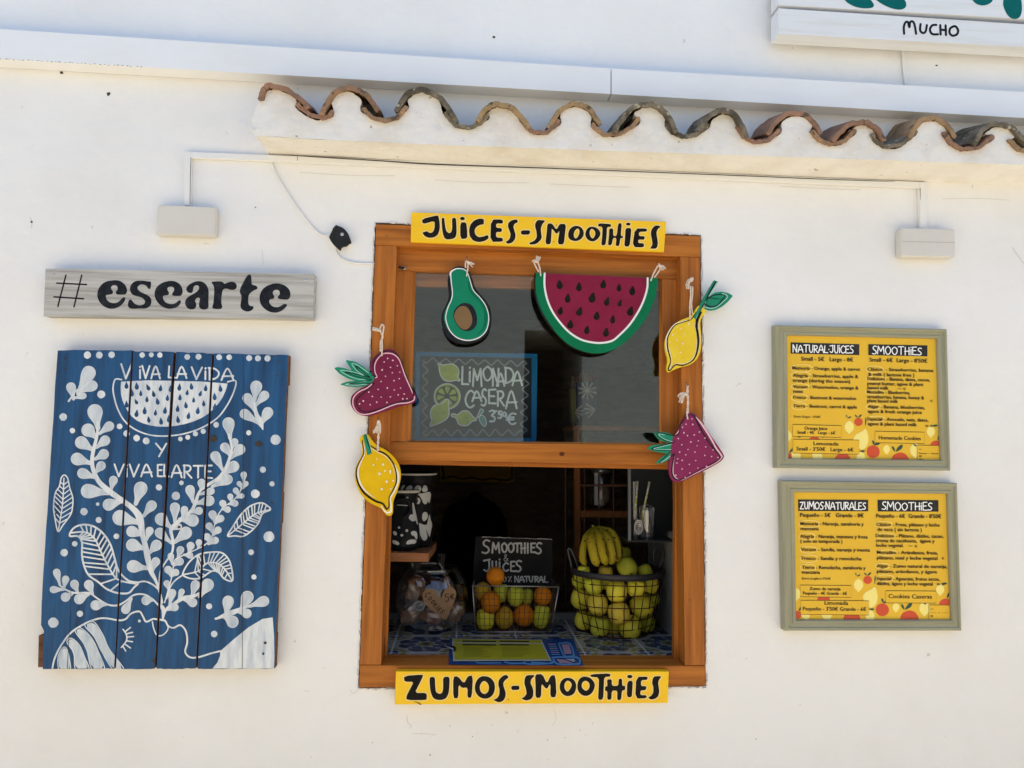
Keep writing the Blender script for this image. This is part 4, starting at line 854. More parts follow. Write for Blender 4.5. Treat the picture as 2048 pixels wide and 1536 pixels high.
for x, y, r in ((257, 135, 8), (254, 207, 8), (1818, 155, 7), (1808, 258, 7), (975, 1225, 7), (1770, 1190, 8), (1720, 2215, 12), (1706, 2295, 9), (205, 1215, 9), (188, 1268, 8), (1672, 760, 26), (1340, 722, 26), (1090, 1368, 12), (905, 2345, 14)):
    cm = MB(); cm.flat(ell(*Q([(x, y)])[0], r/3.657, r/3.657*random.uniform(.8, 1.1), 10, .12), D_, M['crack'], layer=4); part("nail_hole", cm, t)

# ---------------------------------------------------------------- board above, MUCHO
cr = crop(1500, 0, 3.737); D_ = 0.075
t = thing("painted_board", "white board of wide planks with teal leaves and the word MUCHO", "sign", P(1850, 95, 0.04))
L_ = lambda x0, y0, x1, y1, x: y0+(y1-y0)*(x-x0)/(x1-x0)
mb = MB(); XE = 3300
mb.extrude(cr([(213, 62), (2048, 181), (XE, L_(213, 62, 2048, 181, XE)), (XE, L_(213, 252, 2048, 352, XE)), (2048, 352), (213, 252)]), 0.02, D_, M['board_white']); part("plank", mb, t, bv=0.003)
mb = MB()
mb.extrude(cr([(212, -900), (XE, -760), (XE, L_(210, 36, 2048, 140, XE)), (2048, 140), (211, 36)]), 0.02, D_-0.002, M['board_white']); part("plank", mb, t, bv=0.003)
for q in ([(203, 40), (395, 55), (400, 312), (203, 300)], [(1195, 100), (1385, 110), (1385, 368), (1190, 352)], [(2700, 150), (2900, 160), (2900, 450), (2700, 440)]):
    mb = MB(); mb.extrude(cr(q), 0.002, 0.0195, M['grey_wood']); part("batten", mb, t)
mb = MB()
for pg in ([(480, -330), (620, -170), (700, 0), (760, 42), (830, 63), (910, 62), (932, 40), (905, 0), (760, -180)], [(640, -260), (830, -110), (940, 0), (1010, 45), (1090, 73), (1150, 70), (1172, 40), (1160, 0), (1080, -100), (860, -230)], [(1600, -160), (1640, -50), (1660, 0), (1690, 30), (1740, 44), (1790, 30), (1820, 0), (1830, -60), (1700, -190)], [(1880, -260), (1880, -60), (1895, 0), (1890, 40), (1920, 110), (1960, 145), (2010, 140), (2035, 90), (2030, 0), (2010, -120), (1940, -250)]):
    mb = MB(); mb.flat(chaikin(cr(pg), 2), D_-0.0018, M['teal'], layer=1); part("painted_leaf", mb, t)
mb = MB()
rbm = lambda p, w_=17: mb.ribbon(cr(p), w_/3.737, D_+0.0002, M['ink'], layer=1)
rbm([(1152, 252), (1150, 200), (1162, 168), (1180, 165), (1192, 205), (1196, 168), (1215, 160), (1230, 185), (1242, 252)]); rbm([(1275, 180), (1272, 225), (1290, 246), (1312, 236), (1322, 188)]); rbm([(1392, 186), (1362, 190), (1345, 222), (1362, 254), (1405, 256)]); rbm([(1422, 188), (1425, 258)]); rbm([(1462, 190), (1465, 262)]); rbm([(1425, 222), (1465, 226)]); rbm([(1525, 196), (1497, 212), (1492, 245), (1512, 266), (1545, 258), (1556, 228), (1540, 200), (1525, 196)])
part("lettering", mb, t)
mb = MB(); mb.tube([P(x, y, 0.006) for x, y in catmull([(1804, 82), (1806, 110), (1808, 140), (1812, 172)], 4)], 0.0045, M['white_plastic'], 8)
single("wall_cable", mb, "short white cable running down the wall from the MUCHO board", "cable")

# ---------------------------------------------------------------- framed menus
def menu(label, O_, I_, c, slope, lines, ells, heads, boxes, extra):
    t = thing("framed_menu", label, "menu", P((O_[2][0]+O_[3][0])/2, (O_[2][1]+O_[3][1])/2, 0.015), "framed menus beside the window")
    o3 = [P(x, y, 0.030) for x, y in O_]; i3 = [P(x, y, 0.020) for x, y in I_]
    prof = [(0.0, 0.002), (0.0, 0.024), (0.05, 0.029), (0.16, 0.030), (0.30, 0.0285), (0.36, 0.025), (0.66, 0.0235), (0.72, 0.026), (0.90, 0.0255), (1.0, 0.021), (1.0, 0.012)]
    mb = MB()
    for k in range(4):
        j = (k+1) % 4; mt = M['sage'] if True else None
        rows = [(o3[k].lerp(i3[k], u), o3[j].lerp(i3[j], u), d) for u, d in prof]
        V = []
        for a, b, d in rows: V += [Vector((a.x, -d, a.z)), Vector((b.x, -d, b.z))]
        mb.add(V, [(2*r, 2*r+2, 2*r+3, 2*r+1) for r in range(len(rows)-1)], SAGE[k % 2])
    part("frame", mb, t)
    pg = [P(x, y, 0.020) for x, y in I_]; cen = sum(pg, Vector())/4
    pap = [cen+(p-cen)*1.03 for p in pg]; D2 = 0.0125
    mb = MB(); mb.add([Vector((p.x, -D2, p.z)) for p in pap], [(0, 3, 2, 1)], M['paper']); D3 = D2+0.0003
    for kind, col, pts, ly in extra:
        x0_, x1_ = (174, 1692) if c.s > 4.9 else (242, 1746)
        o = chaikin(pts, 2) if kind == 'p' else ell(pts[0], pts[1], pts[2], pts[3], 26, .015)
        o = [(min(max(x, x0_), x1_), min(y, 1408)) for x, y in o]
        o = [q for k_, q in enumerate(o) if q != o[k_-1]]
        if len(o) > 2: mb.flat(c(o), D3, M[col], layer=ly)
    part("menu_sheet", mb, t)
    mb = MB()
    for h, wds in heads:
        mb.flat(c(h), D3, M['header'], layer=3)
        for s, x0, x1, y0, hh in wds:
            a, b = c([(x0, y0)])[0], c([(x1, y0+slope*(x1-x0))])[0]; word(mb, s, a[0], b[0], a[1], b[1], hh/c.s, 2.0, D3, M['menu_white'], .13, 4, .15, .07)
    for b_ in boxes:
        mb.flat(c(b_), D3, M['paper'], layer=3); mb.ribbon(c(b_), 0.9, D3, M['menu_ink'], True, 4, 0)
    for x, y, rx, ry in ells: mb.ribbon(ell(*c([(x, y)])[0], rx/c.s, ry/c.s, 20, .01), 1.15, D3, M['menu_pale'], True, 3, 0)
    for L in lines:
        s, x0, x1, y0 = L[:4]; cap = L[4] if len(L) > 4 else 31
        a, b = c([(x0, y0)])[0], c([(x1, y0+slope*(x1-x0))])[0]
        printed(mb, s, a[0], b[0], a[1], b[1], cap/c.s, D3, M['menu_ink'], 5, 0.020 if cap > 22 else 0.006)
    part("lettering", mb, t)
    mb = MB(); mb.add([Vector((p.x, -0.0165, p.z)) for p in pap], [(0, 3, 2, 1)], M['picture_glass']); part("glass", mb, t)
class CR:
    def __init__(s, x0, y0, sc): s.f = crop(x0, y0, sc); s.s = sc
    def __call__(s, p): return s.f(p)
SAGE = [M['sage'], mat("sage_frame_paint_upright", (0.33, 0.315, 0.205), 0.55, (0.245, 0.235, 0.15), (60, 60, 3.5), 6, 0.40, 0.75, 0.15, 1.0, 0.4, bstretch=(160, 160, 8), dist=0.002)]
def leafp(x, y, L, a, w_=0.3): return [(x, y), (x+L*.4*math.cos(a-w_), y+L*.4*math.sin(a-w_)), (x+L*.8*math.cos(a-w_*.6), y+L*.8*math.sin(a-w_*.6)), (x+L*math.cos(a), y+L*math.sin(a)), (x+L*.7*math.cos(a+w_*.8), y+L*.7*math.sin(a+w_*.8)), (x+L*.3*math.cos(a+w_), y+L*.3*math.sin(a+w_))]
def lem(x, y, r, a=1.57): return [(x+r*k*math.cos(a+t), y+r*k*math.sin(a+t)) for t, k in ((0, 1.45), (.25, 1.1), (.7, 1), (1.4, .95), (2.2, 1), (2.8, 1.1), (3.14, 1.2), (3.5, 1.1), (4.1, 1), (4.9, .95), (5.6, 1), (6.05, 1.1))]
def prints(s, ox, oy):
    X = lambda x: ox+(x)*s; Y = lambda y: oy+y*s; o = []
    def e(c_, x, y, r, ly): o.append(('e', c_, (X(x), Y(y), r*s, r*s*.97), ly))
    def l(x, y, r, a=1.57): o.append(('p', 'menu_pale', [(X(0)+(p-0)*s, Y(0)+q*s) for p, q in lem(x, y, r, a)], 1))
    def f(x, y, L, a, w_=.35): o.append(('p', 'menu_green', [(X(0)+p*s, Y(0)+q*s) for p, q in leafp(x, y, L, a, w_)], 2))
    l(785, 1060, 52); f(765, 975, 45, -.4); f(765, 970, 35, -1.9)
    e('menu_red', 877, 1010, 42, 1); f(870, 970, 55, -.7); f(870, 970, 45, -2.3)
    o.append(('p', 'menu_pale', [(X(0)+p*s, Y(0)+q*s) for p, q in [(945, 1070), (970, 1120), (978, 1200), (950, 1270), (900, 1290), (860, 1250), (820, 1180), (850, 1130), (920, 1100)]], 1)); f(945, 1060, 100, -1.5, .12)
    e('menu_red', 1022, 1305, 65, 1); f(1020, 1240, 80, -.3); f(1035, 1245, 60, -1.9)
    l(1155, 1280, 38); f(1415, 1225, 50, .6)
    e('menu_red', 1290, 1400, 90, 1); f(1240, 1310, 110, -.75, .35); f(1240, 1310, 70, -2.0)
    e('menu_red', 720, 1400, 84, 1); e('menu_red', 440, 1215, 64, 1); f(330, 1145, 60, 2.9); f(480, 1145, 70, .2); f(885, 1300, 60, .0)
    e('menu_red', 185, 1355, 38, 1); f(190, 1320, 60, -.9)
    l(470, 1350, 55, 1.2); l(260, 1345, 50, 1.2); l(900, 1365, 50, 1.5); l(170, 1150, 50)
    l(1593, 1105, 46); f(1600, 1050, 65, -.1); e('menu_red', 1650, 1260, 68, 1); f(1660, 1195, 65, -1.2)
    l(1440, 1290, 60, 1.6)
    return o
c1 = CR(1540, 640, 4.954)
menu("sage framed yellow English menu headed NATURAL JUICES, the upper of two", [(1551, 649.5), (1894.5, 657.5), (1902, 941.5), (1553.5, 936)], [(1573.5, 670.5), (1874, 677.3), (1881.5, 919.8), (1576.5, 916.6)], c1, 0.022,
 [("Small - 5€   Large - 8€", 310, 825, 402, 37), ("Memoria - Orange, apple & carrot", 222, 893, 490), ("Alegría - Strawberries, apple &", 228, 875, 563), ("orange (during the season)", 225, 795, 613), ("Verano - Watermelon, orange &", 230, 877, 675), ("mint", 232, 328, 722), ("Fresco - Beetroot & watermelon", 232, 853, 780), ("Tierra - Beetroot, carrot & apple", 230, 862, 865), ("Extra Ginger - 0'50€", 238, 500, 966, 20),
  ("Orange Juice", 342, 568, 1086, 29), ("Small - 4€   Large - 6€", 270, 648, 1126, 28), ("Lemonade", 432, 678, 1240, 35), ("Small - 3'50€   Large - 6€", 262, 828, 1292, 35),
  ("Small - 6€  Large - 8'50€", 986, 1560, 412, 37), ("Clásico  - Strawberries, banana", 966, 1618, 502), ("& milk ( lactose free )", 975, 1430, 553), ("Delicioso - Banana, dates, cocoa,", 966, 1585, 596), ("peanut butter, agave & plant", 966, 1520, 643), ("based milk", 968, 1175, 686), ("Moradito - Blueberries,", 962, 1388, 728), ("strawberries, banana, honey &", 964, 1528, 775), ("plant based milk", 964, 1268, 815), ("Algar - Banana, blueberries,", 970, 1535, 872), ("agave & fresh orange juice", 970, 1505, 920), ("Especial - Avocado, nuts, dates,", 966, 1570, 995), ("agave & plant based milk", 970, 1455, 1043), ("Homemade Cookies", 1078, 1493, 1183, 36), ("~ c", 1265, 1345, 690, 26), ("c", 1590, 1612, 812, 30), ("o c", 1540, 1610, 1058, 26), ("~", 1475, 1500, 1290, 24), ("Peanuts  c  Gluten", 1475, 1668, 1326, 13), ("o", 1478, 1502, 1355, 24), ("Nuts", 1478, 1520, 1384, 13)],
 [(313, 478, 105, 38), (305, 548, 98, 35), (298, 660, 90, 30), (293, 768, 82, 38), (293, 855, 78, 36), (1035, 488, 85, 34), (1050, 582, 98, 28), (1040, 715, 95, 25), (1025, 858, 75, 28), (1050, 982, 88, 30)],
 [([(207, 222), (885, 240), (885, 348), (205, 332)], [("NATURAL·JUiCES", 225, 825, 316, 72)]), ([(975, 240), (1560, 252), (1560, 360), (975, 348)], [("SMOOTHiES", 1015, 1500, 336, 74)])],
 [[(228, 1035), (708, 1048), (706, 1163), (224, 1152)], [(230, 1182), (883, 1190), (880, 1330), (228, 1318)], [(1043, 1103), (1530, 1112), (1528, 1225), (1040, 1215)], [(1458, 1240), (1690, 1245), (1690, 1400), (1460, 1398)]], prints(1.0, 0, 0))
c2 = CR(1540, 950, 4.8)
menu("sage framed yellow Spanish menu headed ZUMOS NATURALES, the lower of two", [(1563, 961), (1915, 966), (1924, 1262.3), (1570, 1262.3)], [(1588, 984.5), (1895, 987.8), (1902.5, 1239.8), (1592, 1239.8)], c2, 0.010,
 [("Pequeño - 5€   Grande - 8€", 290, 900, 402, 36), ("Memoria - Naranja, zanahoria y", 292, 900, 482), ("manzana", 294, 468, 530), ("Alegría - Naranja, manzana y fresa", 290, 937, 604), ("( solo en temporada )", 292, 695, 650), ("Verano - Sandía, naranja y menta", 298, 960, 730), ("Fresco - Sandía y remolacha", 305, 878, 815), ("Tierra - Remolacha, zanahoria y", 307, 918, 902), ("manzana", 307, 480, 948), ("Extra jengibre 0'50€", 307, 582, 1003, 20),
  ("Zumo de naranja", 380, 677, 1105, 28), ("Pequeño - 4€ Grande - 6€", 317, 740, 1148, 28), ("Limonada", 525, 750, 1245, 34), ("Pequeño - 3'50€ Grande - 6€", 317, 925, 1300, 34),
  ("Pequeño - 6€  Grande - 8'50€", 1020, 1645, 410, 36), ("Clásico - Fresa, plátano y leche", 1020, 1628, 490), ("de vaca ( sin lactosa )", 1032, 1457, 538), ("Delicioso - Plátano, dátiles, cacao,", 1016, 1667, 598), ("crema de cacahuete,  ágave y", 1018, 1580, 645), ("leche vegetal.", 1020, 1283, 690), ("Moradito - Arándanos, fresa,", 1027, 1612, 758), ("plátano, miel y leche vegetal", 1027, 1608, 810), ("Algar - Zumo natural de naranja,", 1025, 1700, 888), ("plátano, arándanos, y ágave", 1027, 1603, 940), ("Especial - Aguacate, frutos secos,", 1025, 1630, 1010), ("dátiles, ágave y leche vegetal", 1027, 1562, 1057), ("Cookies Caseras", 1138, 1555, 1183, 38), ("~ c", 1330, 1415, 692, 26), ("c", 1650, 1672, 810, 30), ("o c", 1603, 1672, 1058, 26), ("~", 1540, 1568, 1296, 24), ("——  c  ——", 1540, 1710, 1328, 16), ("o", 1542, 1565, 1362, 24), ("————", 1540, 1640, 1392, 12)],
 [(378, 470, 100, 35), (355, 590, 80, 35), (370, 717, 82, 32), (375, 803, 82, 36), (365, 888, 75, 32), (1095, 475, 82, 30), (1110, 585, 90, 28), (1120, 745, 95, 28), (1080, 875, 70, 28), (1105, 990, 85, 32)],
 [([(270, 235), (943, 238), (943, 348), (272, 345)], [("ZUMOS·NATURALES", 288, 918, 326, 70)]), ([(1033, 238), (1617, 242), (1618, 352), (1035, 350)], [("SMOOTHiES", 1075, 1555, 333, 72)])],
 [[(292, 1057), (778, 1062), (778, 1175), (290, 1168)], [(297, 1203), (950, 1208), (948, 1345), (295, 1338)], [(1112, 1112), (1595, 1115), (1593, 1230), (1110, 1228)], [(1525, 1248), (1745, 1250), (1745, 1410), (1527, 1408)]], prints(0.97, 88, 28))
# ================================================================ cut-out fruit plaques on cotton ropes
def rope(mb, pts, d, r=2.6, n=6):
    p = catmull(pts, 5); mb.tube([P(x, y, d+0.0012*math.sin(i*1.3)) for i, (x, y) in enumerate(p)], r*pxm(d)*0.62, M['rope'], 7)
def twist(mb, pts, d, r=2.2):
    p = catmull(pts, 8); N = len(p)
    for ph in (0, math.pi):
        o = []
        for i, (x, y) in enumerate(p):
            a = i*0.55+ph; o.append(P(x+1.25*math.cos(a), y, d+0.0011*math.sin(a)))
        mb.tube(o, r*pxm(d)*0.6, M['rope'], 6)
def tuft(mb, path, d, w0, w1, n=16):
    p = catmull(path, 6)
    mb.ball(P(*path[0], d), 0.0042, 0.004, 0.0042, M['rope'], 8, 6, .15)
    for k in range(n):
        a = random.uniform(-1, 1); q = []
        K = len(p); e = int(K*random.uniform(.75, 1.0))
        for i in range(max(e, 3)):
            x, y = p[min(i, K-1)]; nx, ny = p[min(i+1, K-1)][0]-p[max(i-1, 0)][0], p[min(i+1, K-1)][1]-p[max(i-1, 0)][1]; L = math.hypot(nx, ny) or 1
            wv = a*(w0+(w1-w0)*i/K); q.append(P(x-ny/L*wv+random.uniform(-.3, .3), y+nx/L*wv+random.uniform(-.3, .3), d+0.003*math.sin(k*2.1)*i/K))
        mb.tube(q, 1.0*pxm(d), M['rope'], 4)
def hook(mb, pts, d): mb.tube([P(x, y, d-0.004*(i == 0)*3) for i, (x, y) in enumerate(pts)], 0.8*pxm(d), M['hook'], 6)
def plaque(name, label, cat, group, cr, outl, d, face, side, th=0.009, n=2):
    o = chaikin(cr(outl), n, .25)
    xs = [p[0] for p in o]; ys = [p[1] for p in o]
    t = thing(name, label, cat, P((min(xs)+max(xs))/2, max(ys), d-th/2), group)
    mb = MB(); mb.extrude(o, d-th, d, face, side); part("board", mb, t, bv=0.0008)
    return t
GRP = "painted fruit cut-outs hanging on the window"
def RB(mb, cr, pts, wd, d, mt, layer=1, closed=False):
    s = cr.s; mb.ribbon(cr(pts), [w_/s for w_ in wd] if isinstance(wd, list) else wd/s, d, mt, closed, layer)
def FLT(mb, cr, pts, d, mt, layer=1, n=2): mb.flat(chaikin(cr(pts), n, .25), d, mt, layer=layer)
def dots(mb, cr, L, r, d, mt, layer=4):
    for p in L:
        k = p[2] if len(p) > 2 else r*random.uniform(.85, 1.15)
        mb.flat(ell(*cr([p[:2]])[0], k/cr.s, k*random.uniform(.8, 1.15)/cr.s, 9, .1), d, mt, layer=layer)

# avocado
c = CR(870, 500, 7.68); d = 0.006
t = plaque("avocado_plaque", "green avocado cut-out with a brown stone, hanging in front of the pane", "decoration", GRP, c, [(375, 246), (450, 258), (520, 318), (572, 430), (602, 560), (680, 668), (780, 768), (850, 890), (876, 1050), (860, 1200), (790, 1312), (680, 1392), (560, 1432), (430, 1438), (300, 1420), (190, 1340), (120, 1220), (92, 1080), (100, 970), (160, 860), (205, 760), (212, 650), (190, 500), (200, 400), (250, 300), (310, 256)], d, M['ink'], M['black'], 0.018)
mb = MB(); FLT(mb, c, [(370, 290), (440, 300), (500, 350), (545, 480), (585, 600), (665, 700), (745, 800), (805, 930), (822, 1060), (800, 1200), (740, 1300), (640, 1370), (500, 1388), (360, 1372), (250, 1290), (170, 1180), (132, 1060), (148, 940), (210, 820), (258, 720), (262, 600), (245, 450), (245, 370), (300, 300)], d, M['avo_green'], 1); part("flesh", mb, t)
mb = MB(); RB(mb, c, [(512, 430), (535, 600), (610, 700), (705, 790), (765, 920), (780, 1050), (745, 1200), (650, 1300)], [16, 34, 42, 42, 46, 46, 36, 10], d, M['avo_dark'], 2)
RB(mb, c, [(238, 385), (240, 350), (270, 315), (320, 290), (370, 285), (440, 295), (500, 350), (545, 490), (590, 620), (690, 730), (770, 840), (815, 960), (825, 1080), (790, 1230), (700, 1330), (580, 1380), (460, 1385), (330, 1340), (230, 1240), (180, 1120), (165, 1020), (200, 880), (250, 770), (268, 660), (250, 500), (240, 385)], [30, 28, 22, 18, 16, 15, 13, 12, 12, 13, 13, 13, 14, 14, 16, 18, 18, 16, 16, 14, 13, 14, 14, 14, 15, 20], d, M['white'], 3); part("painted_line", mb, t)
mb = MB(); FLT(mb, c, [(470, 808), (560, 838), (622, 930), (652, 1050), (637, 1170), (572, 1232), (480, 1252), (390, 1217), (318, 1130), (273, 1020), (288, 930), (350, 858), (410, 818)], d, M['ink'], 2); FLT(mb, c, [(440, 855), (500, 880), (550, 960), (578, 1070), (558, 1160), (500, 1217), (450, 1228), (380, 1192), (320, 1110), (283, 1010), (320, 930), (370, 870)], d, M['pit'], 3); part("stone", mb, t)
mb = MB(); hook(mb, c([(484, 100), (487, 165)]), d+0.004); rope(mb, c([(470, 270), (468, 210), (478, 172), (498, 175), (508, 220), (500, 300), (488, 400)]), d+0.004); tuft(mb, c([(508, 190), (550, 205), (600, 238)]), d+0.006, 1.5, 5); part("rope", mb, t)

# watermelon
c = CR(1060, 500, 6.98); d = 0.010
t = plaque("watermelon_plaque", "half watermelon slice cut-out with black seeds, hanging by two ropes", "decoration", GRP, c, [(80, 317), (80, 317), (1782, 389), (1782, 389), (1772, 520), (1742, 690), (1672, 860), (1562, 1040), (1420, 1205), (1262, 1342), (1100, 1424), (920, 1452), (740, 1418), (560, 1342), (400, 1202), (260, 1030), (150, 850), (90, 680), (68, 500)], d, M['rind'], M['black'], 0.022, 2)
mb = MB(); FLT(mb, c, [(213, 325), (213, 325), (1637, 386), (1637, 386), (1627, 530), (1582, 690), (1502, 850), (1382, 1030), (1252, 1172), (1150, 1257), (1000, 1287), (850, 1277), (720, 1242), (560, 1142), (430, 1010), (310, 830), (240, 650), (213, 480)], d, M['flesh'], 1); part("flesh", mb, t)
mb = MB(); RB(mb, c, [(205, 327), (203, 500), (238, 680), (308, 850), (418, 1010), (550, 1150), (700, 1245), (850, 1287), (1000, 1297), (1150, 1265), (1262, 1175), (1392, 1040), (1512, 860), (1592, 690), (1637, 530), (1643, 392)], 27, d, M['white'], 2)
RB(mb, c, [(72, 330), (66, 480), (84, 660), (150, 845), (250, 1010), (330, 1105)], [22, 20, 24, 24, 18, 4], d, M['ink'], 2); part("painted_line", mb, t)
mb = MB()
for x, y, hw, hh in ((415, 475, 45, 72), (683, 505, 42, 72), (1022, 468, 42, 70), (1241, 520, 33, 60), (1428, 560, 42, 76), (525, 665, 42, 74), (865, 655, 50, 82), (1070, 710, 38, 70), (1252, 735, 30, 56), (422, 840, 38, 64), (685, 850, 46, 70), (930, 910, 44, 68), (1153, 960, 36, 68), (1397, 845, 47, 76), (562, 1030, 45, 68), (792, 1108, 38, 68), (1060, 1140, 43, 72)):
    mb = MB(); mb.flat(chaikin(c(seed(x, y, hw, hh, random.uniform(-.05, .35))), 1), d, M['black'], layer=3); part("seed", mb, t)
mb = MB(); rope(mb, c([(150, 362), (140, 270), (118, 190), (108, 168)]), d+0.004); rope(mb, c([(122, 305), (80, 230), (62, 185), (75, 165)]), d+0.002); tuft(mb, c([(100, 165), (110, 130), (125, 80)]), d+0.006, 1.5, 6); tuft(mb, c([(85, 160), (60, 150), (32, 178)]), d+0.006, 1, 3, 8)
rope(mb, c([(1685, 432), (1725, 330), (1770, 245), (1795, 215)]), d+0.004); rope(mb, c([(1735, 385), (1790, 310), (1815, 260), (1800, 220)]), d+0.002); tuft(mb, c([(1810, 225), (1845, 240), (1872, 285)]), d+0.006, 1.5, 6); tuft(mb, c([(1805, 220), (1803, 205), (1806, 185)]), d+0.006, 1, 3, 8); part("rope", mb, t)

# strawberry at the left
c = CR(660, 640, 7.678); d = 0.034
t = plaque("strawberry_plaque", "dark plum strawberry cut-out lying on its side, its leaves over the white wall", "decoration", GRP, c, [(830, 458), (900, 438), (990, 463), (1072, 560), (1122, 720), (1202, 930), (1292, 1110), (1328, 1180), (1322, 1240), (1262, 1292), (1100, 1312), (900, 1382), (700, 1452), (560, 1480), (430, 1452), (348, 1370), (308, 1270), (328, 1160), (420, 1080), (540, 1020), (640, 962), (692, 900), (650, 830), (608, 730), (628, 630), (700, 540), (770, 488)], d, M['berry'], M['berry'])
mb = MB(); LV = [(700, 885), (640, 825), (500, 705), (380, 635), (232, 612), (300, 720), (335, 778), (220, 738), (120, 720), (60, 737), (140, 822), (260, 892), (400, 937), (260, 945), (143, 988), (280, 1022), (420, 1024), (540, 1012), (640, 975), (690, 930)]
mb.extrude(chaikin(c(LV), 1, .15), d-0.009, d-0.0005, M['leaf']); lf = part("leaves", mb, t, bv=0.0006)
mb = MB(); dl = d-0.0005
for p in ([(520, 850), (430, 790), (370, 730), (335, 672), (400, 680), (480, 730), (590, 810)], [(540, 920), (400, 900), (250, 840), (160, 775), (260, 780), (400, 810), (520, 850)], [(560, 935), (400, 960), (235, 990), (400, 1000), (560, 985)]): RB(mb, c, p, 10, dl, M['mint'], 2)
for p in ([(620, 880), (520, 800), (440, 735), (395, 712), (440, 780), (520, 840), (620, 880)], [(640, 915), (450, 880), (300, 830), (235, 798), (360, 820), (500, 860), (620, 885)], [(640, 918), (450, 950), (285, 985), (450, 985), (680, 968)]): RB(mb, c, p, 9, dl, M['ink'], 3)
part("painted_line", mb, lf)
mb = MB(); PK = M['pink']
RB(mb, c, [(785, 538), (722, 610), (687, 700), (692, 800), (722, 868), (702, 888)], 16, d, PK, 2); RB(mb, c, [(810, 520), (880, 510), (970, 525), (1050, 590), (1100, 700), (1150, 850), (1230, 1030), (1275, 1130)], 17, d, PK, 2)
RB(mb, c, [(1297, 1175), (1287, 1230), (1200, 1270), (1050, 1285), (930, 1320), (740, 1400), (560, 1450), (440, 1430), (370, 1350), (350, 1260), (370, 1180), (450, 1100), (560, 1050), (620, 1005), (640, 985)], 17, d, PK, 2)
RB(mb, c, [(755, 535), (690, 600), (660, 690), (672, 800), (705, 872), (640, 845)], 13, d, M['ink'], 3)
RB(mb, c, [(815, 490), (900, 475), (990, 500), (1070, 590), (1120, 720), (1180, 870), (1260, 1060), (1280, 1140), (1268, 1200), (1200, 1235), (1050, 1260), (950, 1290), (750, 1370), (600, 1410), (500, 1405), (430, 1340), (405, 1270), (430, 1200), (520, 1120), (600, 1050), (680, 970)], 14, d, M['ink'], 3)
dots(mb, c, [(885, 590), (832, 645), (965, 620), (1033, 702), (930, 727), (800, 766), (958, 811), (1073, 800), (852, 863), (784, 945), (983, 931), (1065, 903), (740, 1067), (880, 1044), (988, 1074), (1083, 1045), (598, 1107), (650, 1174), (787, 1186), (928, 1180), (1048, 1149), (1140, 1136), (1118, 1212), (1183, 1209), (512, 1244), (454, 1288), (617, 1300), (718, 1262), (874, 1266)], 12, d, PK)
part("painted_line", mb, t)
mb = MB(); hook(mb, c([(790, 22), (797, 75)]), d); rope(mb, c([(800, 70), (826, 95), (815, 190), (797, 300), (802, 400), (795, 550)]), d+0.004); rope(mb, c([(797, 72), (775, 110), (780, 180), (812, 260), (778, 330), (775, 480)]), d+0.001); tuft(mb, c([(770, 165), (710, 145), (640, 138)]), d+0.004, 1.8, 3.5, 14); part("rope", mb, t)

# lemon at the left
c = CR(700, 840, 7.682); d = 0.034
t = plaque("lemon_plaque", "yellow lemon cut-out with a short green stalk and no leaf", "decoration", GRP, c, [(150, 262), (225, 208), (285, 222), (340, 320), (420, 398), (540, 453), (662, 550), (742, 660), (783, 800), (777, 930), (722, 1110), (662, 1240), (658, 1340), (658, 1450), (600, 1483), (545, 1452), (480, 1352), (330, 1292), (200, 1192), (118, 1060), (72, 920), (72, 780), (108, 670), (188, 520), (188, 400), (148, 330)], d, M['lemon'], M['lemon'])
mb = MB()
RB(mb, c, [(300, 420), (425, 492), (520, 540), (600, 615), (660, 715), (690, 835)], [4, 10, 9, 8, 6, 3], d, M['cream'], 2); RB(mb, c, [(205, 350), (225, 440), (222, 530), (165, 650), (128, 760), (128, 870), (165, 990), (230, 1080), (310, 1150), (390, 1195)], [8, 14, 14, 18, 24, 26, 24, 20, 12, 4], d, M['cream'], 2)
RB(mb, c, [(690, 690), (738, 830), (735, 960), (680, 1100), (622, 1200), (632, 1320), (628, 1400), (580, 1425), (530, 1395), (480, 1320)], [10, 30, 26, 24, 24, 26, 30, 28, 22, 8], d, M['cream'], 2)
RB(mb, c, [(190, 310), (195, 370), (210, 440), (210, 520), (150, 640), (105, 740), (98, 860), (130, 980), (200, 1100), (300, 1190), (400, 1250), (500, 1285), (545, 1345), (565, 1372), (598, 1330), (600, 1250), (605, 1180), (660, 1080), (710, 960), (712, 830), (680, 700), (620, 600), (540, 520), (430, 470), (320, 395)], [12, 15, 15, 15, 15, 16, 20, 26, 30, 30, 30, 28, 26, 22, 18, 16, 16, 16, 18, 18, 18, 20, 22, 20, 14], d, M['black'], 3)
dots(mb, c, [(410, 600, 9), (362, 690, 13), (508, 683, 18), (452, 825, 20), (537, 780, 13), (618, 785, 17), (620, 810, 13), (563, 948, 19), (664, 932, 14), (487, 1062, 19), (628, 1060, 14)], 12, d, M['cream'])
part("painted_line", mb, t)
mb = MB(); FLT(mb, c, [(200, 238), (250, 214), (337, 510), (270, 542)], d, M['leaf'], 4, 0); RB(mb, c, [(238, 228), (275, 350), (318, 482)], [10, 16, 8], d, M['ink'], 5); RB(mb, c, [(262, 232), (298, 350), (332, 490)], 6, d, M['mint'], 5); part("stalk", mb, t)
mb = MB(); hook(mb, [(756, 834), (757, 846)], d); twist(mb, c([(440, 200), (435, 300), (428, 400), (430, 470)]), d+0.004); tuft(mb, c([(440, 20), (445, 110), (430, 215)]), d+0.007, 2.5, 6.5, 26); tuft(mb, c([(420, 100), (385, 160), (352, 205)]), d+0.008, 1.5, 2.5, 10); part("rope", mb, t)

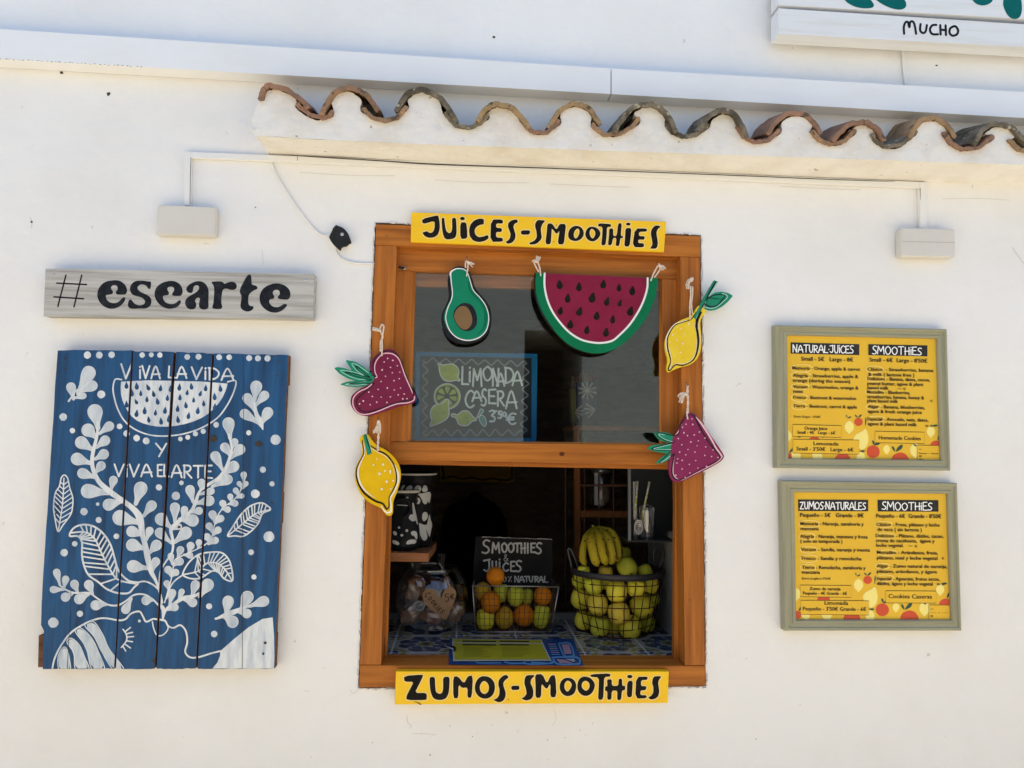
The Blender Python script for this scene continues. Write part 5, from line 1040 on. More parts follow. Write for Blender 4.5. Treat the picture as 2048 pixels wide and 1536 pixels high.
# lemon at the right
c = CR(1310, 550, 7.68); d = 0.034
t = plaque("lemon_plaque", "yellow lemon cut-out with a long green stalk and a leaf", "decoration", GRP, c, [(690, 458), (640, 498), (590, 598), (530, 643), (400, 688), (288, 758), (208, 868), (158, 980), (146, 1100), (172, 1220), (198, 1310), (173, 1420), (180, 1482), (215, 1497), (280, 1462), (400, 1412), (520, 1392), (622, 1322), (682, 1230), (712, 1110), (714, 980), (702, 860), (692, 720), (722, 640), (772, 590), (797, 540), (740, 508)], d, M['lemon2'], M['lemon'])
mb = MB(); mb.extrude(c([(590, 652), (700, 440), (800, 268), (910, 80), (972, 104), (880, 250), (820, 352)])+chaikin(c([(835, 330), (920, 268), (1020, 253), (1120, 273), (1202, 318), (1130, 402), (1040, 482), (940, 532), (850, 542), (762, 502)]), 1, .15)+c([(735, 485), (680, 580), (630, 682)]), d-0.009, d+0.0008, M['leaf']); lf = part("leaf", mb, t, bv=0.0005)
mb = MB(); dl = d+0.0008
RB(mb, c, [(770, 395), (840, 340), (930, 305), (1020, 300), (1078, 318), (1030, 385), (960, 465), (880, 488), (815, 475), (760, 445), (720, 500), (680, 590)], [10, 14, 16, 16, 14, 14, 18, 20, 22, 18, 14, 8], dl, M['ink'], 2); RB(mb, c, [(785, 385), (850, 250), (935, 105)], [18, 26, 20], dl, M['ink'], 2)
RB(mb, c, [(755, 490), (860, 512), (950, 488), (1035, 420), (1112, 345), (1085, 300), (1030, 285)], 12, dl, M['mint'], 2); RB(mb, c, [(830, 325), (895, 215), (955, 112)], 12, dl, M['mint'], 2); RB(mb, c, [(630, 672), (655, 610)], 6, dl, M['mint'], 2); part("painted_line", mb, lf)
mb = MB()
RB(mb, c, [(515, 690), (400, 722), (300, 765), (215, 880), (172, 990), (172, 1110), (200, 1230)], [4, 16, 22, 26, 22, 14, 4], d, M['cream'], 2); RB(mb, c, [(620, 720), (612, 790), (640, 910), (645, 1030), (625, 1170), (580, 1280), (500, 1345), (420, 1365), (320, 1362), (250, 1430), (225, 1440), (258, 1330), (240, 1230), (212, 1100)], 9, d, M['cream'], 2)
RB(mb, c, [(690, 690), (668, 790), (690, 900), (692, 1030), (672, 1180)], 7, d, M['cream'], 2)
RB(mb, c, [(630, 572), (590, 640), (540, 690), (430, 725), (310, 770), (230, 880), (190, 990), (195, 1120), (225, 1240), (242, 1330), (205, 1440), (230, 1465), (310, 1382), (420, 1388), (520, 1355), (600, 1290), (645, 1180), (665, 1030), (655, 900), (638, 790), (650, 690), (705, 575)], [10, 13, 13, 13, 14, 16, 18, 18, 16, 14, 16, 16, 18, 18, 16, 18, 24, 32, 34, 38, 40, 34], d, M['black'], 3)
dots(mb, c, [(525, 742, 12), (518, 760, 9), (400, 828, 10), (345, 800, 7), (275, 920, 12), (455, 912, 9), (340, 997, 10), (225, 1035, 10), (428, 1045, 11), (430, 1062, 9), (335, 1110, 10), (392, 1188, 11), (305, 1230, 8)], 10, d, M['cream']); part("painted_line", mb, t)
mb = MB(); hook(mb, c([(555, 110), (560, 180)]), d); rope(mb, c([(545, 170), (548, 300), (535, 480), (540, 680)]), d+0.004); rope(mb, c([(578, 180), (572, 330), (558, 450), (575, 600)]), d+0.002); tuft(mb, c([(575, 60), (520, 95), (500, 160), (515, 225)]), d+0.005, 3, 3.5, 22); tuft(mb, c([(555, 90), (570, 60), (590, 55)]), d+0.005, 2, 3, 10); part("rope", mb, t)

# strawberry at the right
c = CR(1290, 770, 7.68); d = 0.034
t = plaque("strawberry_plaque", "bright magenta strawberry cut-out on a twisted cord, its leaves over the wooden sash", "decoration", GRP, c, [(680, 416), (740, 428), (802, 480), (882, 580), (1002, 760), (1142, 960), (1218, 1080), (1208, 1130), (1142, 1192), (1000, 1272), (800, 1372), (640, 1452), (500, 1503), (430, 1482), (378, 1400), (362, 1250), (378, 1100), (398, 1060), (388, 1000), (408, 900), (428, 790), (478, 740), (538, 620), (578, 530), (628, 450)], d, M['berry2'], M['berry'])
mb = MB(); mb.extrude(chaikin(c([(432, 768), (340, 733), (240, 716), (138, 737), (190, 812), (260, 862), (388, 892), (200, 918), (100, 928), (42, 975), (110, 1012), (240, 1037), (342, 1052), (250, 1120), (162, 1206), (260, 1202), (340, 1162), (398, 1112), (405, 1000), (425, 850)]), 1, .15), d-0.009, d-0.0003, M['leaf']); lf = part("leaves", mb, t, bv=0.0005)
mb = MB(); dl = d-0.0003
for p in ([(425, 775), (340, 757), (240, 737), (178, 745), (212, 800), (300, 850), (400, 880)], [(400, 895), (250, 930), (102, 980), (200, 1000), (400, 1008)], [(385, 1030), (310, 1105), (222, 1192)]): RB(mb, c, p, 13, dl, M['ink'], 3)
for p in ([(300, 765), (215, 752), (240, 795), (330, 845), (420, 870)], [(400, 912), (260, 945), (130, 982), (260, 993), (400, 993)], [(390, 1090), (310, 1150), (240, 1190)]): RB(mb, c, p, 9, dl, M['mint'], 2)
part("painted_line", mb, lf)
mb = MB()
RB(mb, c, [(640, 480), (580, 560), (550, 640), (510, 720), (470, 765)], [8, 14, 10, 14, 6], d, PK, 2); RB(mb, c, [(780, 490), (870, 600), (1000, 800), (1080, 950), (1170, 1080), (1180, 1110), (1100, 1190), (950, 1270), (750, 1370), (560, 1457), (470, 1420), (432, 1340), (440, 1180), (455, 1090)], [12, 30, 30, 26, 26, 18, 11, 11, 11, 13, 13, 12, 10, 8], d, PK, 2)
RB(mb, c, [(840, 590), (960, 770), (1060, 940)], 6, d, M['ink'], 3)
RB(mb, c, [(660, 460), (600, 530), (550, 620), (520, 740), (480, 775), (430, 772)], [12, 14, 18, 16, 14, 8], d, M['ink'], 3); RB(mb, c, [(690, 452), (755, 478), (800, 560), (870, 700), (980, 880), (1090, 1010), (1150, 1090), (1140, 1140), (1000, 1222), (800, 1332), (650, 1412), (540, 1457), (450, 1430), (412, 1330), (430, 1180), (448, 1060), (400, 1105)], [14, 22, 24, 18, 20, 22, 20, 14, 11, 11, 12, 14, 20, 18, 18, 20, 8], d, M['ink'], 3)
RB(mb, c, [(410, 885), (445, 880), (455, 862)], 10, d, M['ink'], 3)
dots(mb, c, [(722, 520), (630, 602), (733, 607), (578, 650), (597, 735), (653, 777), (757, 766), (835, 722), (513, 822), (920, 815), (705, 875), (820, 857), (565, 918), (800, 933), (933, 950), (660, 990), (1045, 997), (533, 1030), (767, 1030), (625, 1072), (920, 1081), (1024, 1098), (1120, 1112), (503, 1133), (571, 1157), (490, 1198), (779, 1161), (681, 1220), (947, 1252), (571, 1290), (812, 1274), (690, 1350), (473, 1387), (617, 1418)], 11, d, PK); part("painted_line", mb, t)
mb = MB(); hook(mb, [(1373, 764), (1374, 775)], d); twist(mb, c([(655, 15), (652, 130), (660, 260), (655, 400), (660, 430)]), d+0.004); rope(mb, c([(648, 400), (645, 460), (656, 522)]), d+0.004); tuft(mb, c([(645, 145), (570, 140), (500, 195)]), d+0.006, 2, 4.5, 18); tuft(mb, c([(600, 150), (570, 200), (545, 285)]), d+0.007, 2.5, 4, 14); part("rope", mb, t)

# ================================================================ lemonade chalkboard behind the pane
c = CR(830, 700, 8.084); d = -0.155
ch_w = mat("chalk_white", (0.50, 0.55, 0.54), 0.9, (0.38, 0.43, 0.42), (60, 60, 60)); ch_g = mat("chalk_grey", (0.16, 0.17, 0.19), 0.9); ch_l = mat("chalk_lime", (0.30, 0.36, 0.05), 0.9, (0.21, 0.26, 0.045), (40, 40, 40), 5); ch_t = mat("chalk_teal", (0.08, 0.2, 0.17), 0.9)
slate = mat("slate_board", (0.018, 0.022, 0.024), 0.8, (0.028, 0.032, 0.032), (6, 6, 6)); bfr = mat("blue_frame_paint", (0.012, 0.11, 0.24), 0.6)
t = thing("chalkboard", "blue framed chalkboard LIMONADA CASERA with chalk lemons, behind the window pane", "chalkboard", P(952, 888, d))
mb = MB(); mb.extrude(c([(18, 28), (1978, 62), (1962, 1560), (5, 1540)]), d-0.012, d, bfr, bfr, [c([(80, 95), (1885, 130), (1880, 1425), (68, 1415)])]); part("frame", mb, t)
mb = MB(); mb.extrude(c([(60, 80), (1900, 115), (1895, 1450), (50, 1440)]), d-0.010, d-0.006, slate); part("slate", mb, t)
d -= 0.0058
mb = MB()
wav = []
for a, b, n, am in (((130, 165), (1810, 225), 8, 42), ((1800, 215), (1750, 1340), 6, 55), ((1760, 1340), (130, 1340), 8, 50), ((150, 1320), (170, 190), 6, 45)):
    dx, dy = b[0]-a[0], b[1]-a[1]; L = math.hypot(dx, dy)
    for i in range(n*4+1):
        u = i/(n*4); s_ = am*math.sin(i*math.pi/2)*random.uniform(.8, 1.1); wav.append((a[0]+dx*u-dy/L*s_, a[1]+dy*u+dx/L*s_))
RB(mb, c, wav, 22, d, ch_g, 1)
def lemn(p): FLT(mb, c, p, d, ch_l, 2, 1); RB(mb, c, p, 17, d, ch_w, 3, True)
mb.flat(ell(*c([(520, 750)])[0], 215/8.084, 208/8.084, 30), d, ch_l, layer=1); mb.ribbon(ell(*c([(520, 750)])[0], 212/8.084, 206/8.084, 30), 1.6, d, ch_w, True, 2, 0)
mb.flat(ell(*c([(515, 748)])[0], 178/8.084, 172/8.084, 30), d, slate, layer=2)
for k in range(7):
    a = k*math.pi*2/7+.3; p = [(515+22*math.cos(a), 748+22*math.sin(a)), (515+158*math.cos(a-.32), 748+152*math.sin(a-.32)), (515+166*math.cos(a), 748+160*math.sin(a)), (515+158*math.cos(a+.32), 748+152*math.sin(a+.32))]; mb.flat(chaikin(c(p), 1, .2), d, ch_l, layer=3)
lemn([(370, 225), (400, 215), (440, 240), (540, 230), (620, 232), (690, 290), (710, 370), (695, 440), (725, 480), (710, 500), (660, 490), (570, 505), (480, 490), (420, 420), (395, 330), (390, 270)])
mb.k += 7
q2 = [(505, 795), (545, 815), (540, 890), (550, 970), (545, 1060), (490, 1130), (400, 1180), (320, 1210), (250, 1235), (245, 1200), (270, 1140), (250, 1060), (260, 970), (310, 900), (400, 870), (470, 840)]
FLT(mb, c, q2, d, ch_l, 4, 1); RB(mb, c, q2, 17, d, ch_w, 5, True)
lemn([(590, 1040), (630, 1030), (690, 1045), (760, 990), (840, 985), (900, 1030), (940, 1080), (985, 1110), (985, 1140), (930, 1150), (860, 1210), (790, 1225), (710, 1200), (680, 1140), (650, 1090), (600, 1080)])
for p in ([(1060, 955), (1110, 980), (1060, 1050), (1000, 1100), (1030, 1020)], [(1040, 1070), (1100, 1060), (1140, 1110), (1155, 1180), (1130, 1235), (1080, 1200), (1045, 1140)]): FLT(mb, c, p, d, ch_t, 3, 1); RB(mb, c, p, 13, d, ch_w, 4, True)
part("chalk_drawing", mb, t)
mb = MB()
for ch, x0, y0, x1, y1 in (('L', 755, 272, 862, 555), ('i', 868, 275, 905, 515), ('M', 935, 305, 1080, 585), ('O', 1100, 268, 1248, 488), ('N', 1252, 300, 1358, 578), ('A', 1322, 372, 1448, 580), ('D', 1452, 285, 1598, 540), ('A', 1575, 345, 1730, 572), ('C', 812, 655, 950, 932), ('A', 925, 665, 1075, 828), ('S', 1075, 632, 1152, 905), ('E', 1190, 640, 1300, 865), ('R', 1328, 665, 1440, 905), ('A', 1470, 660, 1645, 945), ('3', 1200, 975, 1295, 1160), ("'", 1300, 985, 1318, 1030), ('5', 1345, 992, 1400, 1102), ('0', 1412, 1008, 1478, 1072), ('€', 1480, 1020, 1628, 1200)):
    a, b = c([(x0, y0), (x1, y1)]); letter(mb, ch, (*a, *b), 3.9, d, ch_w, 5, .3)
part("lettering", mb, t)
# ================================================================ on and behind the counter
def Pr(px, py, y): return P(px, py, -y)
def mpp(y): return (2.15+y)/F_PX
apple_m = [mat("green_apple_skin", (0.44, 0.46, 0.035), 0.38, (0.62, 0.56, 0.06), (16, 16, 9), 5, 0.35, 0.7, spots=(0.16, 0.17, 0.03), spot_scale=120, spot_lo=0.70),
           mat("yellow_apple_skin", (0.70, 0.58, 0.05), 0.38, (0.52, 0.50, 0.04), (14, 14, 9), 5, 0.38, 0.72, spots=(0.30, 0.20, 0.05), spot_scale=110, spot_lo=0.70),
           mat("blush_apple_skin", (0.74, 0.52, 0.065), 0.38, (0.58, 0.52, 0.05), (12, 12, 10), 5, 0.4, 0.7, spots=(0.26, 0.18, 0.04), spot_scale=110, spot_lo=0.70)]
stem_m = mat("brown_stem", (0.06, 0.035, 0.015), 0.9)
orange_m = mat("orange_peel", (0.62, 0.20, 0.012), 0.42, (0.55, 0.16, 0.01), (10, 10, 10), 4, bump=0.35, bscale=420, dist=0.0015)
ripe_m = mat("half_ripe_orange_peel", (0.52, 0.26, 0.02), 0.45, (0.38, 0.30, 0.03), (11, 11, 11), 4, bump=0.3, bscale=420, dist=0.0015)
APROF = [(0.0, 0.60), (0.10, 0.63), (0.22, 0.76), (0.38, 0.90), (0.58, 0.93), (0.78, 0.82), (0.94, 0.55), (1.0, 0.22), (0.99, -0.10), (0.92, -0.42), (0.78, -0.68), (0.60, -0.86), (0.42, -0.95), (0.22, -0.93), (0.08, -0.84), (0.0, -0.82)]
def apple(cen, r, mt, tilt, az, label, group, name="apple", cat="fruit", stem=True, kx=1.0):
    R = Matrix.Rotation(az, 3, 'Z') @ Matrix.Rotation(tilt, 3, 'X')
    mb = MB(); n = 20; V = []
    for pr, ph in APROF:
        for k in range(n):
            a = 2*math.pi*k/n; q = 1+0.025*math.sin(a*5+r*9e3)*max(0, -ph)
            V.append(cen+R @ Vector((pr*q*r*math.cos(a)*kx, pr*q*r*math.sin(a)*kx, ph*r)))
    fs = [(i*n+k, (i+1)*n+k, (i+1)*n+(k+1) % n, i*n+(k+1) % n) for i in range(len(APROF)-1) for k in range(n)]
    mb.add(V, fs, mt, True)
    o = single(name, mb, label, cat, group)
    if stem:
        sm = MB(); sm.tube([cen+R @ Vector((0, 0, .58*r)), cen+R @ Vector((.06*r, .03*r, .85*r)), cen+R @ Vector((.16*r, .05*r, 1.08*r))], [.05*r, .045*r, .06*r], stem_m, 5); part("stem", sm, o)
    return o
def citrus(cen, rx, rz, mt, label, group, name="orange"):
    mb = MB(); mb.ball(cen, rx, rx, rz, mt, 22, 16); return single(name, mb, label, "fruit", group)

# ---------------------------------------------------------------- round wire basket of apples with bananas
BY = 0.385; AX = Pr(1233, 1150, BY).x
RT, RBt, HT = 0.158, 0.112, 0.205            # rim radius, base radius, height
zb = CZ+0.004
wire_m = mat("brown_black_wire", (0.06, 0.024, 0.016), 0.5, metal=0.4); band_m = mat("dark_grey_band", (0.055, 0.053, 0.055), 0.5, metal=0.5)
t = thing("wire_basket", "round dark wire basket with two loop handles, full of apples and bananas", "basket", (AX, BY, zb))
def rad(z):
    u = (z-zb)/HT; return RBt+(RT-RBt)*u**0.62
mb = MB(); N = 64; prof = [(RT-0.003, HT-0.011), (RT+0.002, HT-0.012), (RT+0.003, HT+0.008), (RT-0.001, HT+0.009), (RT-0.003, HT-0.011)]
mb.lathe((AX, BY, zb), prof, band_m, N, True, False); part("rim_band", mb, t)
mb = MB()
for k in range(26):
    a = 2*math.pi*k/26+.07; pts = []
    for i in range(8):
        z = zb+HT*i/7; r = rad(z)+random.uniform(-.0012, .0012); aa = a+random.uniform(-.012, .012)+.05*math.sin(k*1.7)*(1-i/7); pts.append((AX+r*math.cos(aa), BY+r*math.sin(aa), z))
    pts = [(AX+RBt*.8*math.cos(a), BY+RBt*.8*math.sin(a), zb)]+pts; mb.tube(pts, 0.0017, wire_m, 5)
for zz in (0.03, 0.065, 0.10, 0.14, 0.175):
    z = zb+zz; ph = random.uniform(0, 6); pts = [(AX+rad(z)*1.004*math.cos(2*math.pi*i/40), BY+rad(z)*1.004*math.sin(2*math.pi*i/40), z+.003*math.sin(2*math.pi*i/40*3+ph)) for i in range(41)]; mb.tube(pts, 0.0017, wire_m, 5)
mb.tube([(AX+RBt*math.cos(2*math.pi*i/32), BY+RBt*math.sin(2*math.pi*i/32), zb) for i in range(33)], 0.0022, wire_m, 5)
part("wire_mesh", mb, t)
c5 = crop(1120, 1040, 6.146)
hm = mat("grey_handle", (0.09, 0.085, 0.08), 0.5, metal=0.4)
for pts in ([(150, 600), (112, 440), (98, 370), (120, 350), (150, 395), (195, 500), (225, 590)], [(1218, 590), (1258, 470), (1268, 400), (1235, 345), (1180, 342), (1152, 410), (1150, 500), (1165, 560)]):
    mb = MB(); mb.tube([Pr(x, y, BY) for x, y in catmull(c5(pts), 6)], 0.0042, hm, 8); part("handle", mb, t)
GA = "apples in the round wire basket"
AP = [  # crop x, y, radius, kind, front?, tilt, azimuth, label
 (238, 742, 92, 0, 1, .5, 1, "green apple just under the basket rim at its left edge"),
 (415, 795, 116, 0, 1, -.5, 2, "large green apple under the rim, second from the left"),
 (698, 878, 128, 1, 1, -.3, 0, "plump green apple at the front middle, with wire crossing over its centre"),
 (940, 832, 118, 1, 1, .3, 1, "yellow-green apple under the rim, right of the middle"),
 (1115, 800, 98, 1, 1, .3, 2, "yellowish apple under the rim at the right edge of the basket"),
 (262, 962, 128, 1, 1, .4, 1, "speckled green apple halfway down at the left edge of the basket"),
 (465, 1042, 124, 2, 1, -.45, 0, "yellow blushed apple in the middle row with its hollow turned up, second from the left"),
 (725, 1150, 132, 2, 1, -.35, .4, "golden apple with orange flush low in the middle of the basket"),
 (1005, 1062, 138, 1, 1, -.75, .6, "pale yellow apple with its stem showing, at the right of the middle row"),
 (1128, 980, 96, 0, 0, .3, 0, "green apple half hidden behind the stemmed apple at the right edge"),
 (292, 1232, 112, 1, 1, .3, 1.2, "yellow-green apple in the bottom row at the far left"),
 (488, 1306, 126, 0, 1, .2, .5, "green apple on the basket floor, second from the left"),
 (862, 1322, 136, 1, 1, .35, 0, "yellow apple at the very bottom, bulging forward right of the middle"),
 (1055, 1262, 112, 0, 0, .2, 0, "dull green apple deep in the bottom row at the right"),
 (655, 1300, 96, 1, 0, .2, 0, "apple set back in the bottom row between two nearer apples"),
 (560, 760, 92, 1, 0, .2, 1, "apple set back under the rim in the middle of the basket")]
def place(px, py, rp, front, zmin=None):
    y = BY
    for _ in range(6):
        c = Pr(px, py, y); r = rp*mpp(y); rr = rad(c.z) if c.z > zb else RBt
        lim = max(rr-r*0.97, 0.0); dx = c.x-AX
        y = BY-(math.sqrt(max(lim*lim-dx*dx, 0)) if front else max(0.0, 0.25*lim))
    return Pr(px, py, y), rp*mpp(y)
for x, y, r, k, f, ti, az, lb in AP:
    px, py = c5([(x, y)])[0]; cen, rr = place(px, py, r/6.146, f); apple(cen, rr, apple_m[k], ti, az, lb, GA)
for x, y, r, k, yy, ti, az, lb in ((830, 590, 122, 0, 0.33, -.95, .35, "green apple resting on top beside the bananas, hollow and stem facing out"), (1045, 640, 92, 0, 0.36, -.5, .9, "green apple peeking over the rim at the right"), (290, 640, 78, 0, 0.33, 0, 0, "green apple peeking over the rim at the left, under the bananas"), (785, 420, 88, 0, 0.46, 0, 0, "dark green apple behind the bananas at the top"), (560, 655, 90, 2, 0.36, 0, 0, "apple under the banana tips at the top of the basket")):
    px, py = c5([(x, y)])[0]; apple(Pr(px, py, yy), r/6.146*mpp(yy), apple_m[k], ti, az, lb, GA)
# bananas
ban = mat("banana_skin", (0.36, 0.265, 0.016), 0.5, (0.25, 0.205, 0.018), (14, 14, 5), 5, 0.35, 0.65, spots=(0.04, 0.02, 0.01), spot_scale=85, spot_lo=0.60)
bt = mat("banana_tip", (0.03, 0.018, 0.01), 0.8); bg_ = mat("banana_greenish", (0.24, 0.25, 0.035), 0.55)
t = thing("banana_bunch", "bunch of ripe freckled bananas standing stem up on the apples", "fruit", Pr(1205, 1140, 0.34))
for pts, r, y0, y1 in (([(395, 105), (330, 200), (290, 340), (280, 470), (315, 560)], 48, .36, .33), ([(410, 100), (385, 210), (400, 340), (430, 470), (462, 560)], 62, .35, .27), ([(425, 95), (470, 200), (500, 330), (530, 440), (570, 545)], 66, .355, .275), ([(440, 95), (560, 190), (620, 320), (640, 450), (620, 540)], 62, .36, .29), ([(450, 90), (610, 140), (690, 260), (712, 400), (690, 530)], 52, .37, .32), ([(430, 90), (540, 130), (700, 330), (730, 420), (700, 560)], 46, .40, .36)):
    p = catmull(pts, 6); N = len(p); mb = MB(); V = []; R_ = []
    for i, (x, y) in enumerate(p):
        u = i/(N-1); yy = y0+(y1-y0)*math.sin(u*math.pi/2)-0.028*math.sin(u*math.pi); px, py = c5([(x, y)])[0]; V.append(Pr(px, py, yy))
        R_.append(r/6.146*mpp(yy)*(0.28+0.72*min(1, u/.28) if u < .28 else (1.0 if u < .78 else max(0.22, 1-((u-.78)/.22)**1.6*.78))))
    mb.tube(V, R_, ban, 7, True)
    sd_ = [Vector((v.x+R_[i]*.74, v.y-R_[i]*.70, v.z)) for i, v in enumerate(V)][4:-5]; mb.tube(sd_, .0009, bt, 4)
    b = part("banana", mb, t)
    mb = MB(); e = V[-1]; dr_ = (V[-1]-V[-3]).normalized(); mb.tube([e-dr_*.003, e+dr_*.006], [R_[-1]*1.02, R_[-1]*.75], bt, 7); part("tip", mb, b)
mb = MB(); mb.tube([Pr(*c5([(x, y)])[0], .365) for x, y in ((425, 110), (410, 85), (400, 62))], [.007, .005, .0055], bg_, 7); part("stalk", mb, t)

# ---------------------------------------------------------------- square wire basket with oranges, and the chalk sign in it
c4 = CR(930, 1060, 6.98)
chrome = mat("chrome_wire", (0.42, 0.40, 0.38), 0.3, metal=0.85); dwire = mat("dull_wire", (0.12, 0.07, 0.04), 0.5, metal=0.5)
YF, YB = 0.345, 0.50
q = [Pr(*p, YF) for p in c4([(105, 778), (1310, 795), (1205, 1352), (150, 1352)])]
zt = q[0].z; zl = CZ+0.004; dxr = 0.028
fl_, fr_ = q[0], q[1]; bl_, br_ = Vector((q[3].x, YF+0.012, zl)), Vector((q[2].x, YF+0.012, zl))
kl, kr = Vector((fl_.x+.012, YB, zt)), Vector((fr_.x-.012, YB, zt)); kbl, kbr = Vector((bl_.x+.008, YB-.015, zl)), Vector((br_.x-.008, YB-.015, zl))
t = thing("fruit_basket", "rectangular chrome wire basket holding oranges and apples under the chalk sign", "basket", (0.5*(fl_.x+fr_.x), (YF+YB)/2, zl))
mb = MB()
mb.tube([fl_, fr_, kr, kl, fl_], 0.0026, chrome, 6)
for a, b in ((fl_, bl_), (fr_, br_), (kl, kbl), (kr, kbr), (bl_, br_), (br_, kbr), (kbr, kbl), (kbl, bl_)): mb.tube([a, b], 0.002, chrome, 6)
part("rim", mb, t)
mb = MB()
for (a, b, c_, d_), n, m_ in (((fl_, fr_, br_, bl_), 16, 7), ((kl, kr, kbr, kbl), 16, 7), ((fl_, kl, kbl, bl_), 7, 7), ((fr_, kr, kbr, br_), 7, 7), ((bl_, br_, kbr, kbl), 16, 7)):
    for i in range(1, n): u = i/n; mb.tube([a.lerp(b, u), d_.lerp(c_, u)], 0.00095, dwire, 4)
    for i in range(1, m_): u = i/m_; mb.tube([a.lerp(d_, u), b.lerp(c_, u)], 0.00095, dwire, 4)
part("wire_mesh", mb, t)
GO = "fruit in the rectangular wire basket"
FB = [(425, 645, 126, 126, 'o', .40, "orange", "bright orange perched on top of the pile in front of the chalk sign"),
 (250, 858, 118, 128, 'r', .44, "orange", "yellowish orange at the back left corner of the rectangular basket"),
 (358, 1010, 134, 150, 'o', .395, "orange", "large orange at the left, resting on the two bottom-left fruits"),
 (500, 880, 108, 128, 'g', .44, "apple", "green apple behind the large left orange"),
 (710, 925, 114, 138, 'g', .40, "apple", "tall green apple in the middle of the rectangular basket"),
 (868, 935, 84, 110, 'g', .45, "apple", "green apple half hidden behind the tall middle apple"),
 (1088, 920, 124, 130, 'o', .41, "orange", "deep orange at the right side under the basket rim"),
 (285, 1245, 126, 142, 'y', .41, "apple", "yellow-green apple on the basket floor at the left"),
 (553, 1228, 126, 152, 'r', .405, "lemon", "oval yellow-orange citrus on the basket floor, second from the left"),
 (820, 1190, 140, 150, 'o', .405, "orange", "largest orange, low right of the middle of the basket"),
 (1068, 1208, 118, 160, 'g', .405, "apple", "green apple on the basket floor at the right, under the deep orange")]
for x, y, rx, rz, k, yy, nm, lb in FB:
    px, py = c4([(x, y)])[0]; cen = Pr(px, py, yy); a, b = rx/6.98*mpp(yy), rz/6.98*mpp(yy)
    if k in 'or': citrus(cen, a, b, orange_m if k == 'o' else ripe_m, lb, GO, nm)
    else: apple(cen, b, apple_m[0 if k == 'g' else 1], .15, random.uniform(0, 3), lb, GO, nm, stem=False, kx=a/b)
YS = 0.475
sl2 = mat("chalk_sign_black", (0.011, 0.011, 0.011), 0.9, (0.015, 0.015, 0.015), (10, 10, 10), spec=0.1); cw = mat("chalk_lettering", (0.42, 0.42, 0.40), 0.9, (0.32, 0.32, 0.31), (90, 90, 90))
t = thing("chalk_sign", "black chalk sign SMOOTHIES & JUICES 100% NATURAL standing in the wire basket", "sign", Pr(1026, 1172, YS))
mb = MB(); mb.extrude(c4([(150, 92), (400, 96), (800, 112), (1225, 128), (1215, 800), (110, 790), (120, 440)]), -YS-0.008, -YS, sl2); part("board", mb, t)
mb = MB(); e_ = [(232, 99)]
for i in range(14):
    x = 240+70*i; mb.ribbon(c4([(x, 96+(x-240)*.034+random.uniform(-4, 4)), (x+30, 97+(x-210)*.034+random.uniform(-4, 4)), (x+62, 97+(x-180)*.034+random.uniform(-3, 3))]), random.uniform(.5, 1.5), -YS+.0002, cw, layer=1)
part("worn_edge", mb, t)
mb = MB()
for s, boxes, wd in (("SMOOTHIES", [(240, 140, 340, 325), (380, 178, 482, 320), (512, 180, 588, 308), (602, 180, 685, 308), (688, 184, 772, 308), (782, 184, 842, 322), (862, 184, 890, 322), (920, 186, 978, 310), (990, 178, 1065, 332)], 3.6), ("&", [(542, 340, 600, 435)], 1.4), ("JUiCES", [(262, 412, 352, 580), (378, 438, 440, 570), (468, 405, 496, 560), (528, 460, 606, 572), (638, 440, 694, 574), (704, 428, 785, 582)], 3.6), ("100%", [(330, 650, 350, 725), (420, 650, 470, 725), (530, 650, 575, 722), (598, 648, 655, 722)], 2.2), ("NATURAL", [(692, 646, 750, 728), (760, 646, 826, 726), (830, 648, 888, 722), (896, 648, 948, 722), (972, 648, 1024, 726), (1032, 648, 1090, 728), (1106, 648, 1154, 728)], 2.7)):
    for ch, bx in zip(s, boxes):
        a, b = c4([bx[:2], bx[2:]]); letter(mb, ch, (*a, *b), wd, -YS+.0003, cw, 1, .2)
part("lettering", mb, t)

# ---------------------------------------------------------------- glass bowl of cookies
BYc = 0.41; bc = Pr(863.5, 1190, BYc); rb_ = 71*mpp(BYc); zbase = CZ+0.002
c3 = CR(780, 1080, 7.317)
t = thing("glass_bowl", "round clear glass fishbowl full of wrapped cookies", "bowl", (bc.x, BYc, zbase))
hb_ = bc.z-zbase; prof = []
for i in range(19):
    a = -math.asin(min(1, hb_/rb_*.98))+(i/18)*(math.asin(min(1, hb_/rb_*.98))+math.radians(48)); prof.append((rb_*math.cos(a), rb_*math.sin(a)))
mb = MB(); mb.lathe(bc, [(0.001, prof[0][1]+.0005)]+prof+[(prof[-1][0]+.003, prof[-1][1]+.002), (prof[-1][0]+.001, prof[-1][1]+.004)], M['bowl_glass'], 48, True, False); part("glass", mb, t)
ck_m = mat("baked_cookie", (0.36, 0.185, 0.085), 0.9, (0.22, 0.11, 0.05), (22, 22, 22), 6, bump=0.7, bscale=90, spots=(0.06, 0.03, 0.015), spot_scale=60, spot_lo=0.66, dist=0.006)
kraft = mat("kraft_paper", (0.27, 0.165, 0.095), 0.9, (0.24, 0.145, 0.08), (60, 60, 60)); sticker = mat("paper_sticker", (0.55, 0.54, 0.52), 0.7)
GC = "wrapped cookies in the glass bowl"
